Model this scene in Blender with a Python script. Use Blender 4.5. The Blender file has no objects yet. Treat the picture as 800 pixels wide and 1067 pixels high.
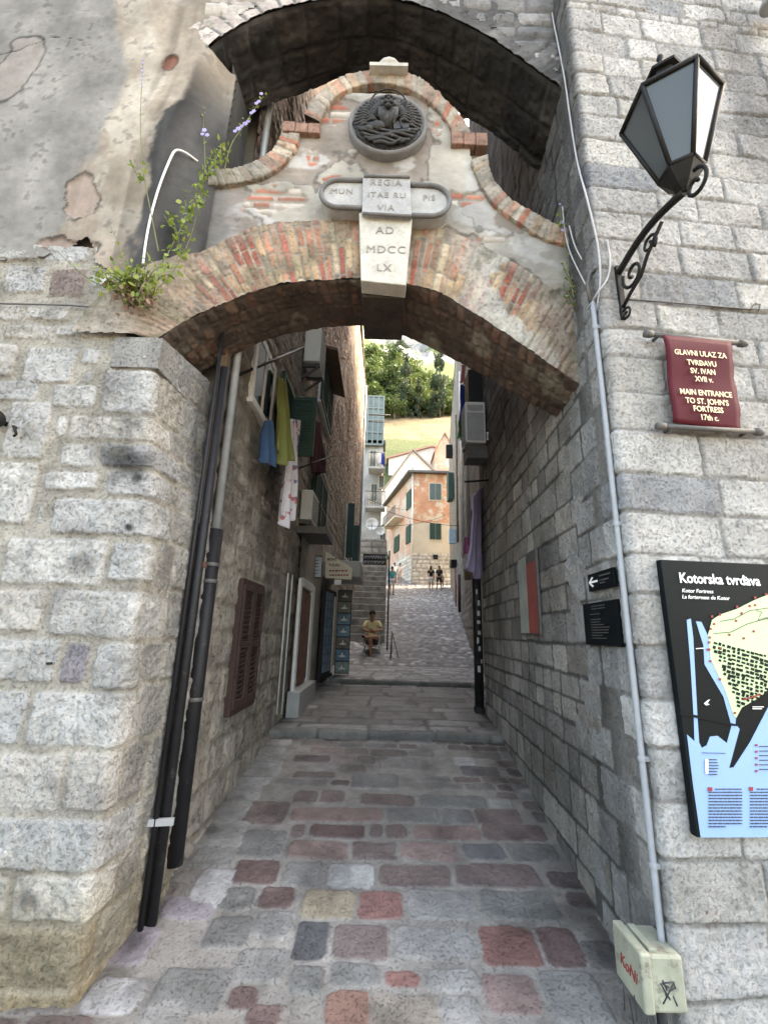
import bpy, bmesh, math, random
import numpy as np
from mathutils import Vector, Matrix
D = bpy.data
SC = bpy.context.scene
COL = SC.collection

# ---------------------------------------------------------------- camera, sky, sun, exposure
def nz(v):
    v = np.array(v, float); return v/np.linalg.norm(v)
FPX = 470.0
Uc = nz((50, 1769.5, -470)); Xc = nz((1769.5, -50, 0)); Yc = np.cross(Uc, Xc)
RM = np.array([Xc, Yc, Uc]); EYE = np.array([0, 0, 1.6])
cam_d = D.cameras.new('camera'); cam = D.objects.new('camera', cam_d); COL.objects.link(cam)
cam_d.sensor_fit = 'HORIZONTAL'; cam_d.sensor_width = 36; cam_d.lens = 36*FPX/800
cam_d.clip_start = .05; cam_d.clip_end = 3000
M4 = Matrix([list(RM[0])+[0], list(RM[1])+[0], list(RM[2])+[1.6], [0, 0, 0, 1]])
cam.matrix_world = M4
SC.camera = cam
SUN_EL, SUN_AZ = 50.0, 66.0      # azimuth from +Y (along the alley) towards +X
w = D.worlds.new('World'); SC.world = w; w.use_nodes = True
nt = w.node_tree; bgn = nt.nodes['Background']
sky = nt.nodes.new('ShaderNodeTexSky'); sky.sky_type = 'NISHITA'; sky.sun_disc = False
sky.sun_elevation = math.radians(SUN_EL); sky.sun_rotation = math.radians(SUN_AZ)
sky.air_density = 1.0; sky.dust_density = 4.0; sky.ozone_density = 1.0
nt.links.new(sky.outputs[0], bgn.inputs[0]); bgn.inputs[1].default_value = 0.15
sl = D.lights.new('sun', 'SUN'); so = D.objects.new('sun', sl); COL.objects.link(so)
sl.energy = 1.2; sl.angle = math.radians(11); sl.color = (1, .95, .86)
e, a = math.radians(SUN_EL), math.radians(SUN_AZ)
sdir = Vector((math.cos(e)*math.sin(a), math.cos(e)*math.cos(a), math.sin(e)))
so.rotation_euler = sdir.to_track_quat('Z', 'Y').to_euler()
vs = SC.view_settings
vs.view_transform = 'Standard'; vs.look = 'None'; vs.gamma = 1; vs.use_curve_mapping = False
vs.exposure = 3.4
try:
    vs.use_white_balance = True; vs.white_balance_temperature = 8600; vs.white_balance_tint = 8
except Exception: pass

# ---------------------------------------------------------------- pixel -> world on a real plane
def ray(u, v): return RM @ np.array([u-400, 533.5-v, -FPX])
def atY(u, v, Y):
    r = ray(u, v); return EYE+r*(Y/r[1])
def atX(u, v, x0, k=0.0):          # wall plane x = x0 + k*y
    r = ray(u, v); t = x0/(r[0]-k*r[1]); return EYE+r*t
def atZ(u, v, Z):
    r = ray(u, v); return EYE+r*((Z-1.6)/r[2])

# ---------------------------------------------------------------- noise
def hsh(i, j, k):
    n = (i.astype(np.int64)*374761393 + j.astype(np.int64)*668265263 + k.astype(np.int64)*2147483647) & 0xffffffff
    n = ((n ^ (n >> 13))*1274126177) & 0xffffffff
    n = (n ^ (n >> 16)) & 0xffffffff
    return (n & 0xffffff)/float(0xffffff)
def vn(x, y, z=0.0):
    x = np.asarray(x, float); y = np.asarray(y, float); z = np.asarray(z, float)+0*x
    xi, yi, zi = np.floor(x), np.floor(y), np.floor(z)
    fx, fy, fz = x-xi, y-yi, z-zi
    fx = fx*fx*(3-2*fx); fy = fy*fy*(3-2*fy); fz = fz*fz*(3-2*fz)
    r = 0
    for a in (0, 1):
        for b in (0, 1):
            for c in (0, 1):
                r = r + hsh(xi+a, yi+b, zi+c)*(fx if a else 1-fx)*(fy if b else 1-fy)*(fz if c else 1-fz)
    return r
def fbm(x, y, z=0.0, o=4):
    s, a, t = 0, .5, 0
    for i in range(o):
        s = s + a*vn(x*2**i+i*17.3, y*2**i-i*9.1, np.asarray(z)*2**i+i*5.7); t += a; a *= .5
    return s/t
def sst(e0, e1, x):
    t = np.clip((x-e0)/(e1-e0), 0, 1); return t*t*(3-2*t)

# ---------------------------------------------------------------- materials
MATS = {}
def P_(nt): return nt.nodes['Principled BSDF']
def newmat(name):
    m = D.materials.new(name); m.use_nodes = True; MATS[name] = m; return m
def nd(nt, t, **k):
    n = nt.nodes.new(t)
    for a, b in k.items(): setattr(n, a, b)
    return n
def noise_tex(nt, scale, detail=6, rough=.6, vec=None):
    n = nd(nt, 'ShaderNodeTexNoise'); n.inputs['Scale'].default_value = scale
    n.inputs['Detail'].default_value = detail; n.inputs['Roughness'].default_value = rough
    if vec is not None: nt.links.new(vec, n.inputs['Vector'])
    return n
def ramp(nt, src, stops):
    r = nd(nt, 'ShaderNodeValToRGB'); el = r.color_ramp.elements
    while len(el) < len(stops): el.new(.5)
    for e_, (p, c) in zip(el, stops):
        e_.position = p; e_.color = (c if len(c) == 4 else (*c, 1)) if hasattr(c, '__len__') else (c, c, c, 1)
    nt.links.new(src, r.inputs[0]); return r
def mixc(nt, f, a, b, mode='MIX'):
    n = nd(nt, 'ShaderNodeMix', data_type='RGBA', blend_type=mode)
    for q_, val in ((0, f), (6, a), (7, b)):
        s = n.inputs[q_]
        if hasattr(val, 'is_linked'): nt.links.new(val, s)
        elif isinstance(val, (int, float)): s.default_value = val if q_ == 0 else (val, val, val, 1)
        else: s.default_value = (*val, 1) if len(val) == 3 else val
    return n.outputs[2]
def stone_mat(name, s1=9, s2=45, s3=140, bump=.6, dist=.012, var=.35, rough=.88, pit=.5, pitcol=.5, bumpfine=.5):
    """carved stone: colour from the mesh attribute, mottled, pitted bump"""
    m = newmat(name); nt = m.node_tree; L = nt.links
    tc = nd(nt, 'ShaderNodeNewGeometry').outputs['Position']
    at = nd(nt, 'ShaderNodeAttribute', attribute_name='Col')
    n1 = noise_tex(nt, s1, 8, .65, tc); n2 = noise_tex(nt, s2, 6, .7, tc); n2.inputs['Distortion'].default_value = .12; n3 = noise_tex(nt, s3, 4, .7, tc)
    r1 = ramp(nt, n1.outputs[0], [(.3, 1-var), (.7, 1+var*.6)])
    c = mixc(nt, 1.0, at.outputs['Color'], r1.outputs[0], 'MULTIPLY')
    r2 = ramp(nt, n2.outputs[0], [(.36, pitcol), (.48, .93), (.56, 1.05), (.75, 1.15)])
    pm = noise_tex(nt, s1*.55, 5, .6, tc); pr_ = ramp(nt, pm.outputs[0], [(.40, .25), (.62, 1)])
    mm_ = nd(nt, 'ShaderNodeMath', operation='MULTIPLY'); L.new(at.outputs['Alpha'], mm_.inputs[0]); L.new(pr_.outputs[0], mm_.inputs[1])
    mk = ramp(nt, mm_.outputs[0], [(0, .08), (1, .72)])
    c = mixc(nt, mk.outputs[0], c, r2.outputs[0], 'MULTIPLY')
    L.new(c, P_(nt).inputs['Base Color'])
    P_(nt).inputs['Roughness'].default_value = rough
    P_(nt).inputs['Specular IOR Level'].default_value = .25
    b1 = nd(nt, 'ShaderNodeBump'); b1.inputs['Strength'].default_value = bump; b1.inputs['Distance'].default_value = dist
    r3 = ramp(nt, n2.outputs[0], [(.28, 0), (.28+.3*pit, .75), (.8, 1)])
    L.new(r3.outputs[0], b1.inputs['Height'])
    b2 = nd(nt, 'ShaderNodeBump'); b2.inputs['Strength'].default_value = bumpfine; b2.inputs['Distance'].default_value = dist*.35
    L.new(n3.outputs[0], b2.inputs['Height']); L.new(b1.outputs[0], b2.inputs['Normal'])
    L.new(b2.outputs[0], P_(nt).inputs['Normal'])
    return m
def plain(name, col, rough=.6, metal=0, var=.15, scale=12, bump=.15, dist=.004, spec=.4, spot=None, coat=0):
    m = newmat(name); nt = m.node_tree; L = nt.links
    tc = nd(nt, 'ShaderNodeNewGeometry').outputs['Position']
    n1 = noise_tex(nt, scale, 7, .65, tc)
    r1 = ramp(nt, n1.outputs[0], [(.3, 1-var), (.7, 1+var*.5)])
    c = mixc(nt, 1.0, tuple(col), r1.outputs[0], 'MULTIPLY')
    if spot:
        n2 = noise_tex(nt, spot[1], 8, .7, tc)
        r2 = ramp(nt, n2.outputs[0], [(spot[2], 0), (spot[2]+.08, 1)])
        c = mixc(nt, r2.outputs[0], c, spot[0])
    L.new(c, P_(nt).inputs['Base Color'])
    P_(nt).inputs['Roughness'].default_value = rough; P_(nt).inputs['Metallic'].default_value = metal
    P_(nt).inputs['Specular IOR Level'].default_value = spec
    if coat: P_(nt).inputs['Coat Weight'].default_value = coat
    b1 = nd(nt, 'ShaderNodeBump'); b1.inputs['Strength'].default_value = bump; b1.inputs['Distance'].default_value = dist
    L.new(noise_tex(nt, scale*5, 5, .7, tc).outputs[0], b1.inputs['Height']); L.new(b1.outputs[0], P_(nt).inputs['Normal'])
    return m
def leafmat(name, col, col2):
    m = newmat(name); nt = m.node_tree; L = nt.links
    tc = nd(nt, 'ShaderNodeNewGeometry')
    at = nd(nt, 'ShaderNodeAttribute', attribute_name='Col')
    c = mixc(nt, at.outputs['Fac'], tuple(col), tuple(col2))
    L.new(c, P_(nt).inputs['Base Color']); P_(nt).inputs['Roughness'].default_value = .6
    tr = nd(nt, 'ShaderNodeBsdfTranslucent'); L.new(c, tr.inputs[0])
    mx = nd(nt, 'ShaderNodeMixShader'); mx.inputs[0].default_value = .35
    L.new(P_(nt).outputs[0], mx.inputs[1]); L.new(tr.outputs[0], mx.inputs[2])
    L.new(mx.outputs[0], nt.nodes['Material Output'].inputs[0])
    return m

# ---------------------------------------------------------------- object helpers
def link(name, me, mat=None, parent=None):
    o = D.objects.new(name, me); COL.objects.link(o)
    if mat is not None: me.materials.append(mat)
    if parent is not None: o.parent = parent
    return o
def wloc(o):
    v = np.zeros(3)
    while o is not None:
        v = v+np.array(o.location); o = o.parent
    return v
def tag(o, label=None, cat=None, group=None, kind=None):
    for k, v in (('label', label), ('category', cat), ('group', group), ('kind', kind)):
        if v: o[k] = v
    return o
def thing(name, loc, label, cat, group=None):
    o = D.objects.new(name, None); COL.objects.link(o); o.location = loc; o.empty_display_size = .1
    return tag(o, label, cat, group)
def mesh_np(name, V, Fq, col=None, smooth=True):
    me = D.meshes.new(name); V = np.asarray(V, np.float32); Fq = np.asarray(Fq, np.int32); k = Fq.shape[1]
    me.vertices.add(len(V)); me.vertices.foreach_set('co', V.ravel())
    me.loops.add(Fq.size); me.loops.foreach_set('vertex_index', Fq.ravel())
    me.polygons.add(len(Fq)); me.polygons.foreach_set('loop_start', np.arange(0, Fq.size, k, dtype=np.int32))
    me.polygons.foreach_set('loop_total', np.full(len(Fq), k, np.int32))
    if smooth: me.polygons.foreach_set('use_smooth', np.ones(len(Fq), bool))
    me.update(calc_edges=True)
    if col is not None:
        at = me.color_attributes.new('Col', 'FLOAT_COLOR', 'POINT')
        c = np.ones((len(V), 4), np.float32); c[:, :col.shape[1]] = col; at.data.foreach_set('color', c.ravel())
    me.validate(); return me

def raster(S, T, stones, warp=.012, wf=6, corner=.02, seed=0):
    """nearest stone index and depth inside it for every grid point"""
    n, m = len(S), len(T)
    SS, TT = np.meshgrid(S, T, indexing='ij')
    ws = (fbm(SS*wf, TT*wf, seed+.5, 3)-.5)*2*warp + (vn(SS*wf*4, TT*wf*4, seed+2.5)-.5)*warp*.7
    wt = (fbm(SS*wf, TT*wf, seed+7.5, 3)-.5)*2*warp + (vn(SS*wf*4, TT*wf*4, seed+9.5)-.5)*warp*.7
    best = np.full((n, m), -1.0); idx = np.full((n, m), -1, int)
    for k, st in enumerate(stones):
        s0, s1, t0, t1 = st[:4]; pad = warp*2+.01
        i0, i1 = np.searchsorted(S, s0-pad), np.searchsorted(S, s1+pad)
        j0, j1 = np.searchsorted(T, t0-pad), np.searchsorted(T, t1+pad)
        if i1 <= i0 or j1 <= j0: continue
        p = SS[i0:i1, j0:j1]+ws[i0:i1, j0:j1]; q = TT[i0:i1, j0:j1]+wt[i0:i1, j0:j1]
        r = min(corner, .45*(s1-s0), .45*(t1-t0))
        ax = np.abs(p-(s0+s1)/2)-((s1-s0)/2-r); ay = np.abs(q-(t0+t1)/2)-((t1-t0)/2-r)
        d = r-(np.hypot(np.maximum(ax, 0), np.maximum(ay, 0))+np.minimum(np.maximum(ax, ay), 0))
        b = best[i0:i1, j0:j1]; ii = idx[i0:i1, j0:j1]; u = d > b
        b[u] = d[u]; ii[u] = k
    return SS, TT, best, idx

def field(name, P, S, T, stones, mat, parent=None, relief=.012, bevel=.016, rough=.005, rf=22, warp=.012, wf=6, corner=.02,
          mortar=(.3, .28, .25), mrough=.004, mask=None, hx=None, colf=None, seed=0, flip=False, jitter=.35, edge=0.0, mvar=.3, colvar=.25, tiltk=.02):
    """a masonry surface: P[n,m,3] base points, stones = (s0,s1,t0,t1,colour) in the (S,T) metric; real relief, colour attribute"""
    P = np.asarray(P, float)
    SS, TT, dep, idx = raster(S, T, stones, warp, wf, corner, seed)
    dS = np.gradient(P, axis=0); dT = np.gradient(P, axis=1); N = np.cross(dS, dT); N /= np.linalg.norm(N, axis=2, keepdims=True)+1e-12
    if flip: N = -N
    rng = np.random.RandomState(seed+11); K = max(1, len(stones))
    off = rng.uniform(1-jitter, 1+jitter, K); tx = rng.normal(0, tiltk, K); ty = rng.normal(0, tiltk, K)
    cs = np.array([(s[0]+s[1])/2 for s in stones] or [0]); ct = np.array([(s[2]+s[3])/2 for s in stones] or [0])
    sc = np.array([s[4] for s in stones] or [(1, 1, 1)], float)
    k = np.maximum(idx, 0); inside = (idx >= 0)
    sm = sst(0, bevel, dep)*inside
    n1 = fbm(SS*rf, TT*rf, seed+1.1, 3)-.5; n2 = fbm(SS*rf*.25, TT*rf*.25, seed+4.1, 3)-.5
    h = sm*(relief*off[k] + (tx[k]*(SS-cs[k])+ty[k]*(TT-ct[k])) + rough*2*n1 + rough*1.5*n2)
    h = h + (1-sm)*mrough*2*(fbm(SS*rf*.8, TT*rf*.8, seed+8, 3)-.5)
    if hx is not None: h = h + hx(SS, TT, sm)
    if edge: pass
    c1 = (fbm(SS*5, TT*5, seed+20, 4)-.5)*2
    cm = np.array(mortar)[None, None]*(1+mvar*(fbm(SS*4, TT*4, seed+30, 4)-.5)*2)[..., None]
    c = cm*(1-sm[..., None]) + sc[k]*(1+colvar*c1)[..., None]*sm[..., None]
    if colf is not None: c = colf(SS, TT, sm, c, P)
    V = P+N*h[..., None]
    n, m = len(S), len(T)
    I = np.arange(n*m).reshape(n, m)
    Fq = np.stack([I[:-1, :-1], I[1:, :-1], I[1:, 1:], I[:-1, 1:]], -1)
    if flip: Fq = Fq[..., ::-1]
    if mask is not None:
        mk = mask(SS, TT, P); mk = mk[:-1, :-1] & mk[1:, :-1] & mk[1:, 1:] & mk[:-1, 1:]
        Fq = Fq[mk]
    Fq = Fq.reshape(-1, 4)
    used = np.zeros(n*m, bool); used[Fq.ravel()] = True; re = np.cumsum(used)-1
    V = V.reshape(-1, 3)[used]; c = np.concatenate([np.clip(c.reshape(-1, 3)[used], .005, .95), (sm*rng.uniform(.3, 1, K)[k] if len(stones) else sm+1).reshape(-1, 1)[used]], 1); Fq = re[Fq]
    if parent is not None: V = V-wloc(parent)
    return link(name, mesh_np(name, V, Fq, c), mat, parent)

def rows(s0, s1, t0, t1, hr, lr, rng, joint=.012, pal=((.4, .4, .38),), zs=None, cv=.12):
    """coursed stones; hr = course height range, lr = length range"""
    out = []; t = t0; zi = 0
    while t < t1:
        if zs is not None:
            if zi >= len(zs)-1: break
            t, tn = zs[zi], zs[zi+1]; zi += 1
        else: tn = t+rng.uniform(*hr)
        s = s0-rng.uniform(0, lr[1])
        while s < s1:
            l = rng.uniform(*lr)*(.8 if rng.rand() < .2 else 1); l = max(l, (tn-t)*.55)
            c = np.array(pal[rng.randint(len(pal))])*(1+rng.uniform(-cv, cv))
            jt = joint*rng.uniform(.6, 1.5)
            out.append((s+jt/2, s+l-jt/2, t+jt/2+rng.uniform(-.004, .004), tn-jt/2+rng.uniform(-.006, .006), tuple(c))); s += l
        t = tn
    return out
def drop_in(st, box):
    return [s for s in st if not (box[0] < (s[0]+s[1])/2 < box[1] and box[2] < (s[2]+s[3])/2 < box[3])]
def steps(*segs):
    """sample positions: (start, end, step) pieces"""
    a = np.concatenate([np.arange(s, e_, d) for s, e_, d in segs]+[[segs[-1][1]]]); return np.unique(np.round(a, 5))
def path_pts(pts, r, S):
    """points along an XY polyline with rounded corners at arclength S"""
    out = [np.array(pts[0], float)]
    for i in range(1, len(pts)-1):
        p, a_, b_ = np.array(pts[i], float), np.array(pts[i-1], float), np.array(pts[i+1], float)
        da, db = nz(a_-p), nz(b_-p)
        for t in np.linspace(0, 1, 7): out.append((p+da*r)*(1-t)**2+2*p*t*(1-t)+(p+db*r)*t*t)
    out.append(np.array(pts[-1], float)); out = np.array(out)
    cum = np.concatenate([[0], np.cumsum(np.linalg.norm(np.diff(out, axis=0), axis=1))])
    return np.stack([np.interp(S, cum, out[:, 0]), np.interp(S, cum, out[:, 1])], -1), cum[-1]
def resamp(pts, n=None, step=None):
    pts = np.array(pts, float); cum = np.concatenate([[0], np.cumsum(np.linalg.norm(np.diff(pts, axis=0), axis=1))])
    if n is None: n = int(cum[-1]/step)+2
    S = np.linspace(0, cum[-1], n)
    return np.stack([np.interp(S, cum, pts[:, i]) for i in range(pts.shape[1])], -1), S
def smoothc(pts, it=2):
    pts = np.array(pts, float)
    for _ in range(it):
        q = [pts[0]]
        for a_, b_ in zip(pts[:-1], pts[1:]): q += [a_*.75+b_*.25, a_*.25+b_*.75]
        q.append(pts[-1]); pts = np.array(q)
    return pts

def textw(body, size, bold=0, spacing=1.0):
    cu = D.curves.new('w', 'FONT'); cu.body = body; cu.size = size; cu.offset = bold; cu.space_character = spacing
    t_ = D.objects.new('w', cu); me = D.meshes.new_from_object(t_); x = max([v.co.x for v in me.vertices] or [0]); x0 = min([v.co.x for v in me.vertices] or [0])
    D.objects.remove(t_); D.meshes.remove(me); return x0, x
class MB:
    def __init__(s): s.v = []; s.f = []; s.sm = []
    def add(s, V, Fs, smooth=False):
        b = len(s.v); s.v += [tuple(map(float, p)) for p in V]
        for f in Fs: s.f.append([b+i for i in f]); s.sm.append(smooth)
        return s
    def box(s, c, size, rot=None):
        x, y, z = np.array(size)/2.; V = np.array([(sx*x, sy*y, sz*z) for sz in (-1, 1) for sy in (-1, 1) for sx in (-1, 1)])
        if rot is not None: V = V@np.array(rot).T
        return s.add(V+np.array(c), [(0, 2, 3, 1), (4, 5, 7, 6), (0, 1, 5, 4), (2, 6, 7, 3), (0, 4, 6, 2), (1, 3, 7, 5)])
    def hexa(s, V8): return s.add(V8, [(0, 2, 3, 1), (4, 5, 7, 6), (0, 1, 5, 4), (2, 6, 7, 3), (0, 4, 6, 2), (1, 3, 7, 5)])
    def bb(s, x0, x1, y0, y1, z0, z1): return s.box(((x0+x1)/2, (y0+y1)/2, (z0+z1)/2), (x1-x0, y1-y0, z1-z0))
    def tube(s, pts, r, n=8, cap=True, flat=None):
        pts = np.array(pts, float); m = len(pts); r = np.full(m, r) if np.isscalar(r) else np.array(r, float)
        V = []; prev = None
        for i in range(m):
            t = nz(pts[min(i+1, m-1)]-pts[max(i-1, 0)]+1e-9)
            if prev is None:
                u_ = np.cross(t, (0, 0, 1)) if abs(t[2]) < .9 else np.cross(t, (1, 0, 0))
            else: u_ = prev-t*np.dot(prev, t)
            u_ = nz(u_); prev = u_; w_ = np.cross(t, u_)
            for k in range(n):
                an = 2*math.pi*k/n; V.append(pts[i]+r[i]*(math.cos(an)*u_+math.sin(an)*w_*(flat or 1)))
        Fs = [(i*n+k, i*n+(k+1) % n, (i+1)*n+(k+1) % n, (i+1)*n+k) for i in range(m-1) for k in range(n)]
        s.add(V, Fs, True)
        if cap:
            b = len(s.v)-m*n; s.f.append([b+k for k in range(n)][::-1]); s.f.append([b+(m-1)*n+k for k in range(n)]); s.sm += [False, False]
        return s
    def prism(s, poly, ext):
        """poly: 3D points of a planar outline, ext: extrusion vector"""
        p = np.array(poly, float); n = len(p); V = list(p)+list(p+np.array(ext))
        return s.add(V, [tuple(range(n))[::-1], tuple(range(n, 2*n))]+[(i, (i+1) % n, n+(i+1) % n, n+i) for i in range(n)])
    def lathe(s, prof, c, axis=(0, 0, 1), n=16, smooth=True):
        ax = nz(axis); u_ = nz(np.cross(ax, (0, 0, 1)) if abs(ax[2]) < .9 else np.cross(ax, (1, 0, 0))); w_ = np.cross(ax, u_)
        V = []; c = np.array(c)
        for r, h in prof:
            for k in range(n):
                an = 2*math.pi*k/n; V.append(c+ax*h+r*(math.cos(an)*u_+math.sin(an)*w_))
        m = len(prof)
        return s.add(V, [(i*n+k, i*n+(k+1) % n, (i+1)*n+(k+1) % n, (i+1)*n+k) for i in range(m-1) for k in range(n)], smooth)
    def blob(s, c, r, n=10, amp=0, seed=0, rot=None):
        V = []; r = np.array(r)*np.ones(3)
        for i in range(n+1):
            for k in range(2*n):
                th, ph = math.pi*i/n, math.pi*k/n; d = np.array([math.sin(th)*math.cos(ph), math.sin(th)*math.sin(ph), math.cos(th)])
                q = 1+amp*(float(vn(d[0]*3+seed, d[1]*3, d[2]*3))-.5)*2; p_ = d*r*q
                if rot is not None: p_ = np.array(rot)@p_
                V.append(p_+np.array(c))
        m = 2*n
        return s.add(V, [(i*m+k, (i+1)*m+k, (i+1)*m+(k+1) % m, i*m+(k+1) % m) for i in range(n) for k in range(m)], True)
    def sheet(s, G, smooth=True):
        G = np.array(G, float); n, m = G.shape[:2]
        return s.add(G.reshape(-1, 3), [(i*m+j, (i+1)*m+j, (i+1)*m+j+1, i*m+j+1) for i in range(n-1) for j in range(m-1)], smooth)
    def build(s, name, mat, parent=None, bevel=0, solid=0, sub=0):
        me = D.meshes.new(name); V = np.array(s.v)
        if parent is not None: V = V-wloc(parent)
        me.from_pydata([tuple(p) for p in V], [], s.f)
        me.polygons.foreach_set('use_smooth', s.sm)
        bm = bmesh.new(); bm.from_mesh(me); bmesh.ops.remove_doubles(bm, verts=bm.verts, dist=1e-5)
        if not solid: bmesh.ops.recalc_face_normals(bm, faces=bm.faces)
        bm.to_mesh(me); bm.free(); me.update()
        o = link(name, me, mat, parent)
        if solid: md = o.modifiers.new('s', 'SOLIDIFY'); md.thickness = solid; md.offset = 0
        if bevel:
            md = o.modifiers.new('b', 'BEVEL'); md.width = bevel; md.segments = 2; md.limit_method = 'ANGLE'
        if sub: md = o.modifiers.new('u', 'SUBSURF'); md.levels = sub; md.render_levels = sub
        return o
def rotz(a):
    c, s = math.cos(a), math.sin(a); return np.array([[c, -s, 0], [s, c, 0], [0, 0, 1]])
def text(name, body, size, loc, xdir, updir, mat, parent=None, bold=0.0, ext=.001, align='LEFT', xs=1.0, spacing=1.0, line=1.0, shear=0):
    cu = D.curves.new(name, 'FONT'); cu.body = body; cu.size = size; cu.extrude = ext; cu.offset = bold; cu.align_x = align
    cu.align_y = 'CENTER'; cu.space_character = spacing; cu.space_line = line; cu.shear = shear; cu.resolution_u = 3
    tmp = D.objects.new('tmp_' + name, cu); me = D.meshes.new_from_object(tmp); D.objects.remove(tmp)
    me.materials.clear(); me.materials.append(mat); o = D.objects.new(name, me); COL.objects.link(o)
    X = nz(xdir); Z = np.cross(X, nz(updir)); Y = np.cross(Z, X); loc = np.array(loc, float)
    if parent is not None: loc = loc-wloc(parent)
    m = Matrix([[X[0]*xs, Y[0], Z[0], loc[0]], [X[1]*xs, Y[1], Z[1], loc[1]], [X[2]*xs, Y[2], Z[2], loc[2]], [0, 0, 0, 1]])
    if parent is not None: o.parent = parent
    o.matrix_basis = m
    return o
# ================================================================ SETTING
rng = np.random.RandomState(5)
M_lime = stone_mat('pale limestone', 7, 55, 150, 1.0, .03, .3, .9, .6, .45, .9)
M_right = stone_mat('grey limestone ashlar', 8, 62, 160, 1.0, .028, .25, .88, .6, .52, .9)
M_dark = stone_mat('soot and shade dark stone', 6, 34, 110, .55, .016, .4, .92, .5, .5, .6)
M_brick = stone_mat('weathered brick', 9, 48, 170, .8, .012, .45, .92, .5, .72, .8)
M_plaster = stone_mat('stained plaster', 2.2, 22, 130, .35, .008, .28, .95, .3, .82, .7)
M_pave = stone_mat('worn paving', 8, 60, 190, .8, .010, .3, .6, .5, .6, .8)
M_alley = stone_mat('alley rubble', 6, 26, 90, .9, .035, .35, .92, .5, .55, .6)
M_iron = plain('black iron', (.012, .0115, .011), .6, .1, .3, 30, .3, .002, .25)
M_mass = plain('wall core', (.25, .23, .2), .95)
M_roof = plain('sun blocking roof', (.16, .11, .09), .9, 0, .3, 3, .4, .02)
LIM = ((.52, .515, .495), (.58, .57, .54), (.49, .49, .48), (.53, .505, .465))
GRY = ((.52, .515, .5), (.56, .55, .53), (.48, .475, .465), (.54, .525, .495), (.58, .575, .555))
ALR = ((.30, .285, .265), (.35, .335, .31), (.26, .25, .235), (.38, .36, .33), (.31, .285, .255))
ALL_ = ((.31, .275, .23), (.35, .31, .26), (.27, .24, .21), (.38, .34, .29))

def gz(y):
    """height of the street along the alley"""
    return float(np.interp(y, [-300, 2.4, 5.49, 5.5, 8.9, 8.901, 12, 36, 60], [0, 0, .433, .508, .635, .72, .76, 5.3, 12]))

# ---- ground sheet under everything
mb = MB(); mb.sheet([[(x, y, -.35) for y in (-400, 0, 900)] for x in (-700, 0, 700)])
tag(mb.build('ground', plain('earth', (.16, .14, .11), .95, 0, .3, .5)), kind='structure')

# ---- street paving, nearest stones placed one by one (seen in the photograph), the rest in rows
def P2(x, y):        # street plane of the first flight
    return (x, y)
def ray_ground(u, v, lo=0):
    r = ray(u, v); k = r[2]/r[1]
    for Y in np.arange(1.2, 9, .004):
        if 1.6+k*Y >= -0 and False: pass
        if 1.6+k*Y <= (max(0, .14*(Y-2.4)) if Y < 5.5 else .533+.031*(Y-5.5)): return r[0]/r[1]*Y, Y
    return r[0]/r[1]*9, 9
RED, DRD, PNK = (.21, .115, .105), (.125, .088, .085), (.22, .165, .155)
LGR, WHT, GR2, BLK = (.225, .225, .218), (.36, .365, .365), (.165, .168, .163), (.075, .078, .082)
BRN, YEL, LIL = (.15, .12, .115), (.25, .22, .165), (.26, .24, .265)
def half(L, ox, oy, k): return [(a/k+ox, b/k+oy, c/k+ox, d/k+oy, col) for a, b, c, d, col in L]
near = half([(205, 240, 235, 270, BRN), (245, 240, 362, 270, DRD), (370, 240, 398, 268, BRN), (402, 240, 448, 270, BRN), (460, 242, 600, 272, PNK), (605, 240, 735, 275, BRN),
  (200, 275, 325, 315, PNK), (333, 275, 427, 315, BRN), (435, 278, 555, 315, PNK), (565, 280, 650, 315, (.14, .14, .15)), (656, 280, 760, 318, GR2),
  (85, 315, 182, 368, DRD), (190, 318, 275, 370, LGR), (281, 322, 381, 373, WHT), (391, 323, 538, 373, BRN), (548, 325, 720, 373, BRN),
  (137, 372, 215, 418, DRD), (228, 378, 342, 440, YEL), (346, 378, 437, 442, RED), (447, 378, 595, 440, LGR), (602, 378, 760, 440, GR2), (60, 372, 130, 420, GR2),
  (130, 422, 212, 478, LGR), (212, 442, 285, 526, BLK), (293, 450, 411, 526, BRN), (421, 455, 596, 522, LGR), (603, 452, 721, 540, RED), (726, 455, 812, 540, DRD), (30, 430, 122, 500, GR2),
  (285, 530, 395, 582, GR2), (400, 546, 478, 582, RED), (487, 542, 603, 590, LGR), (612, 552, 722, 640, PNK), (735, 545, 860, 660, LGR),
  (75, 577, 140, 632, DRD), (112, 616, 190, 670, DRD), (275, 588, 368, 670, (.22, .135, .11)), (372, 592, 516, 670, (.22, .2, .175)), (524, 598, 606, 680, LGR), (205, 535, 275, 600, GR2), (90, 500, 205, 570, LGR),
  (0, 335, 77, 418, WHT), (0, 287, 95, 333, LGR), (20, 243, 104, 284, LGR), (45, 204, 110, 240, LGR), (78, 166, 126, 200, LGR), (100, 141, 150, 164, WHT), (118, 108, 176, 128, WHT),
  (98, 250, 192, 310, GR2), (205, 205, 398, 235, PNK), (405, 205, 515, 235, GR2), (518, 208, 586, 238, (.17, .17, .17)), (590, 208, 684, 240, BRN),
  (212, 170, 263, 195, BRN), (268, 168, 318, 195, BRN), (350, 177, 465, 201, BRN), (475, 180, 612, 206, GR2), (390, 100, 492, 126, LGR), (545, 100, 590, 118, WHT), (110, 190, 200, 240, BRN),
  (330, 135, 430, 165, GR2), (620, 185, 665, 205, LGR), (560, 118, 640, 140, (.13, .12, .125))], 200, 740, 2.0)
near += [(105, 965, 160, 1010, LIL), (90, 1020, 150, 1060, WHT), (160, 1010, 235, 1060, GR2), (170, 935, 225, 960, LIL), (150, 1035, 200, 1080, LGR)]
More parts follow.
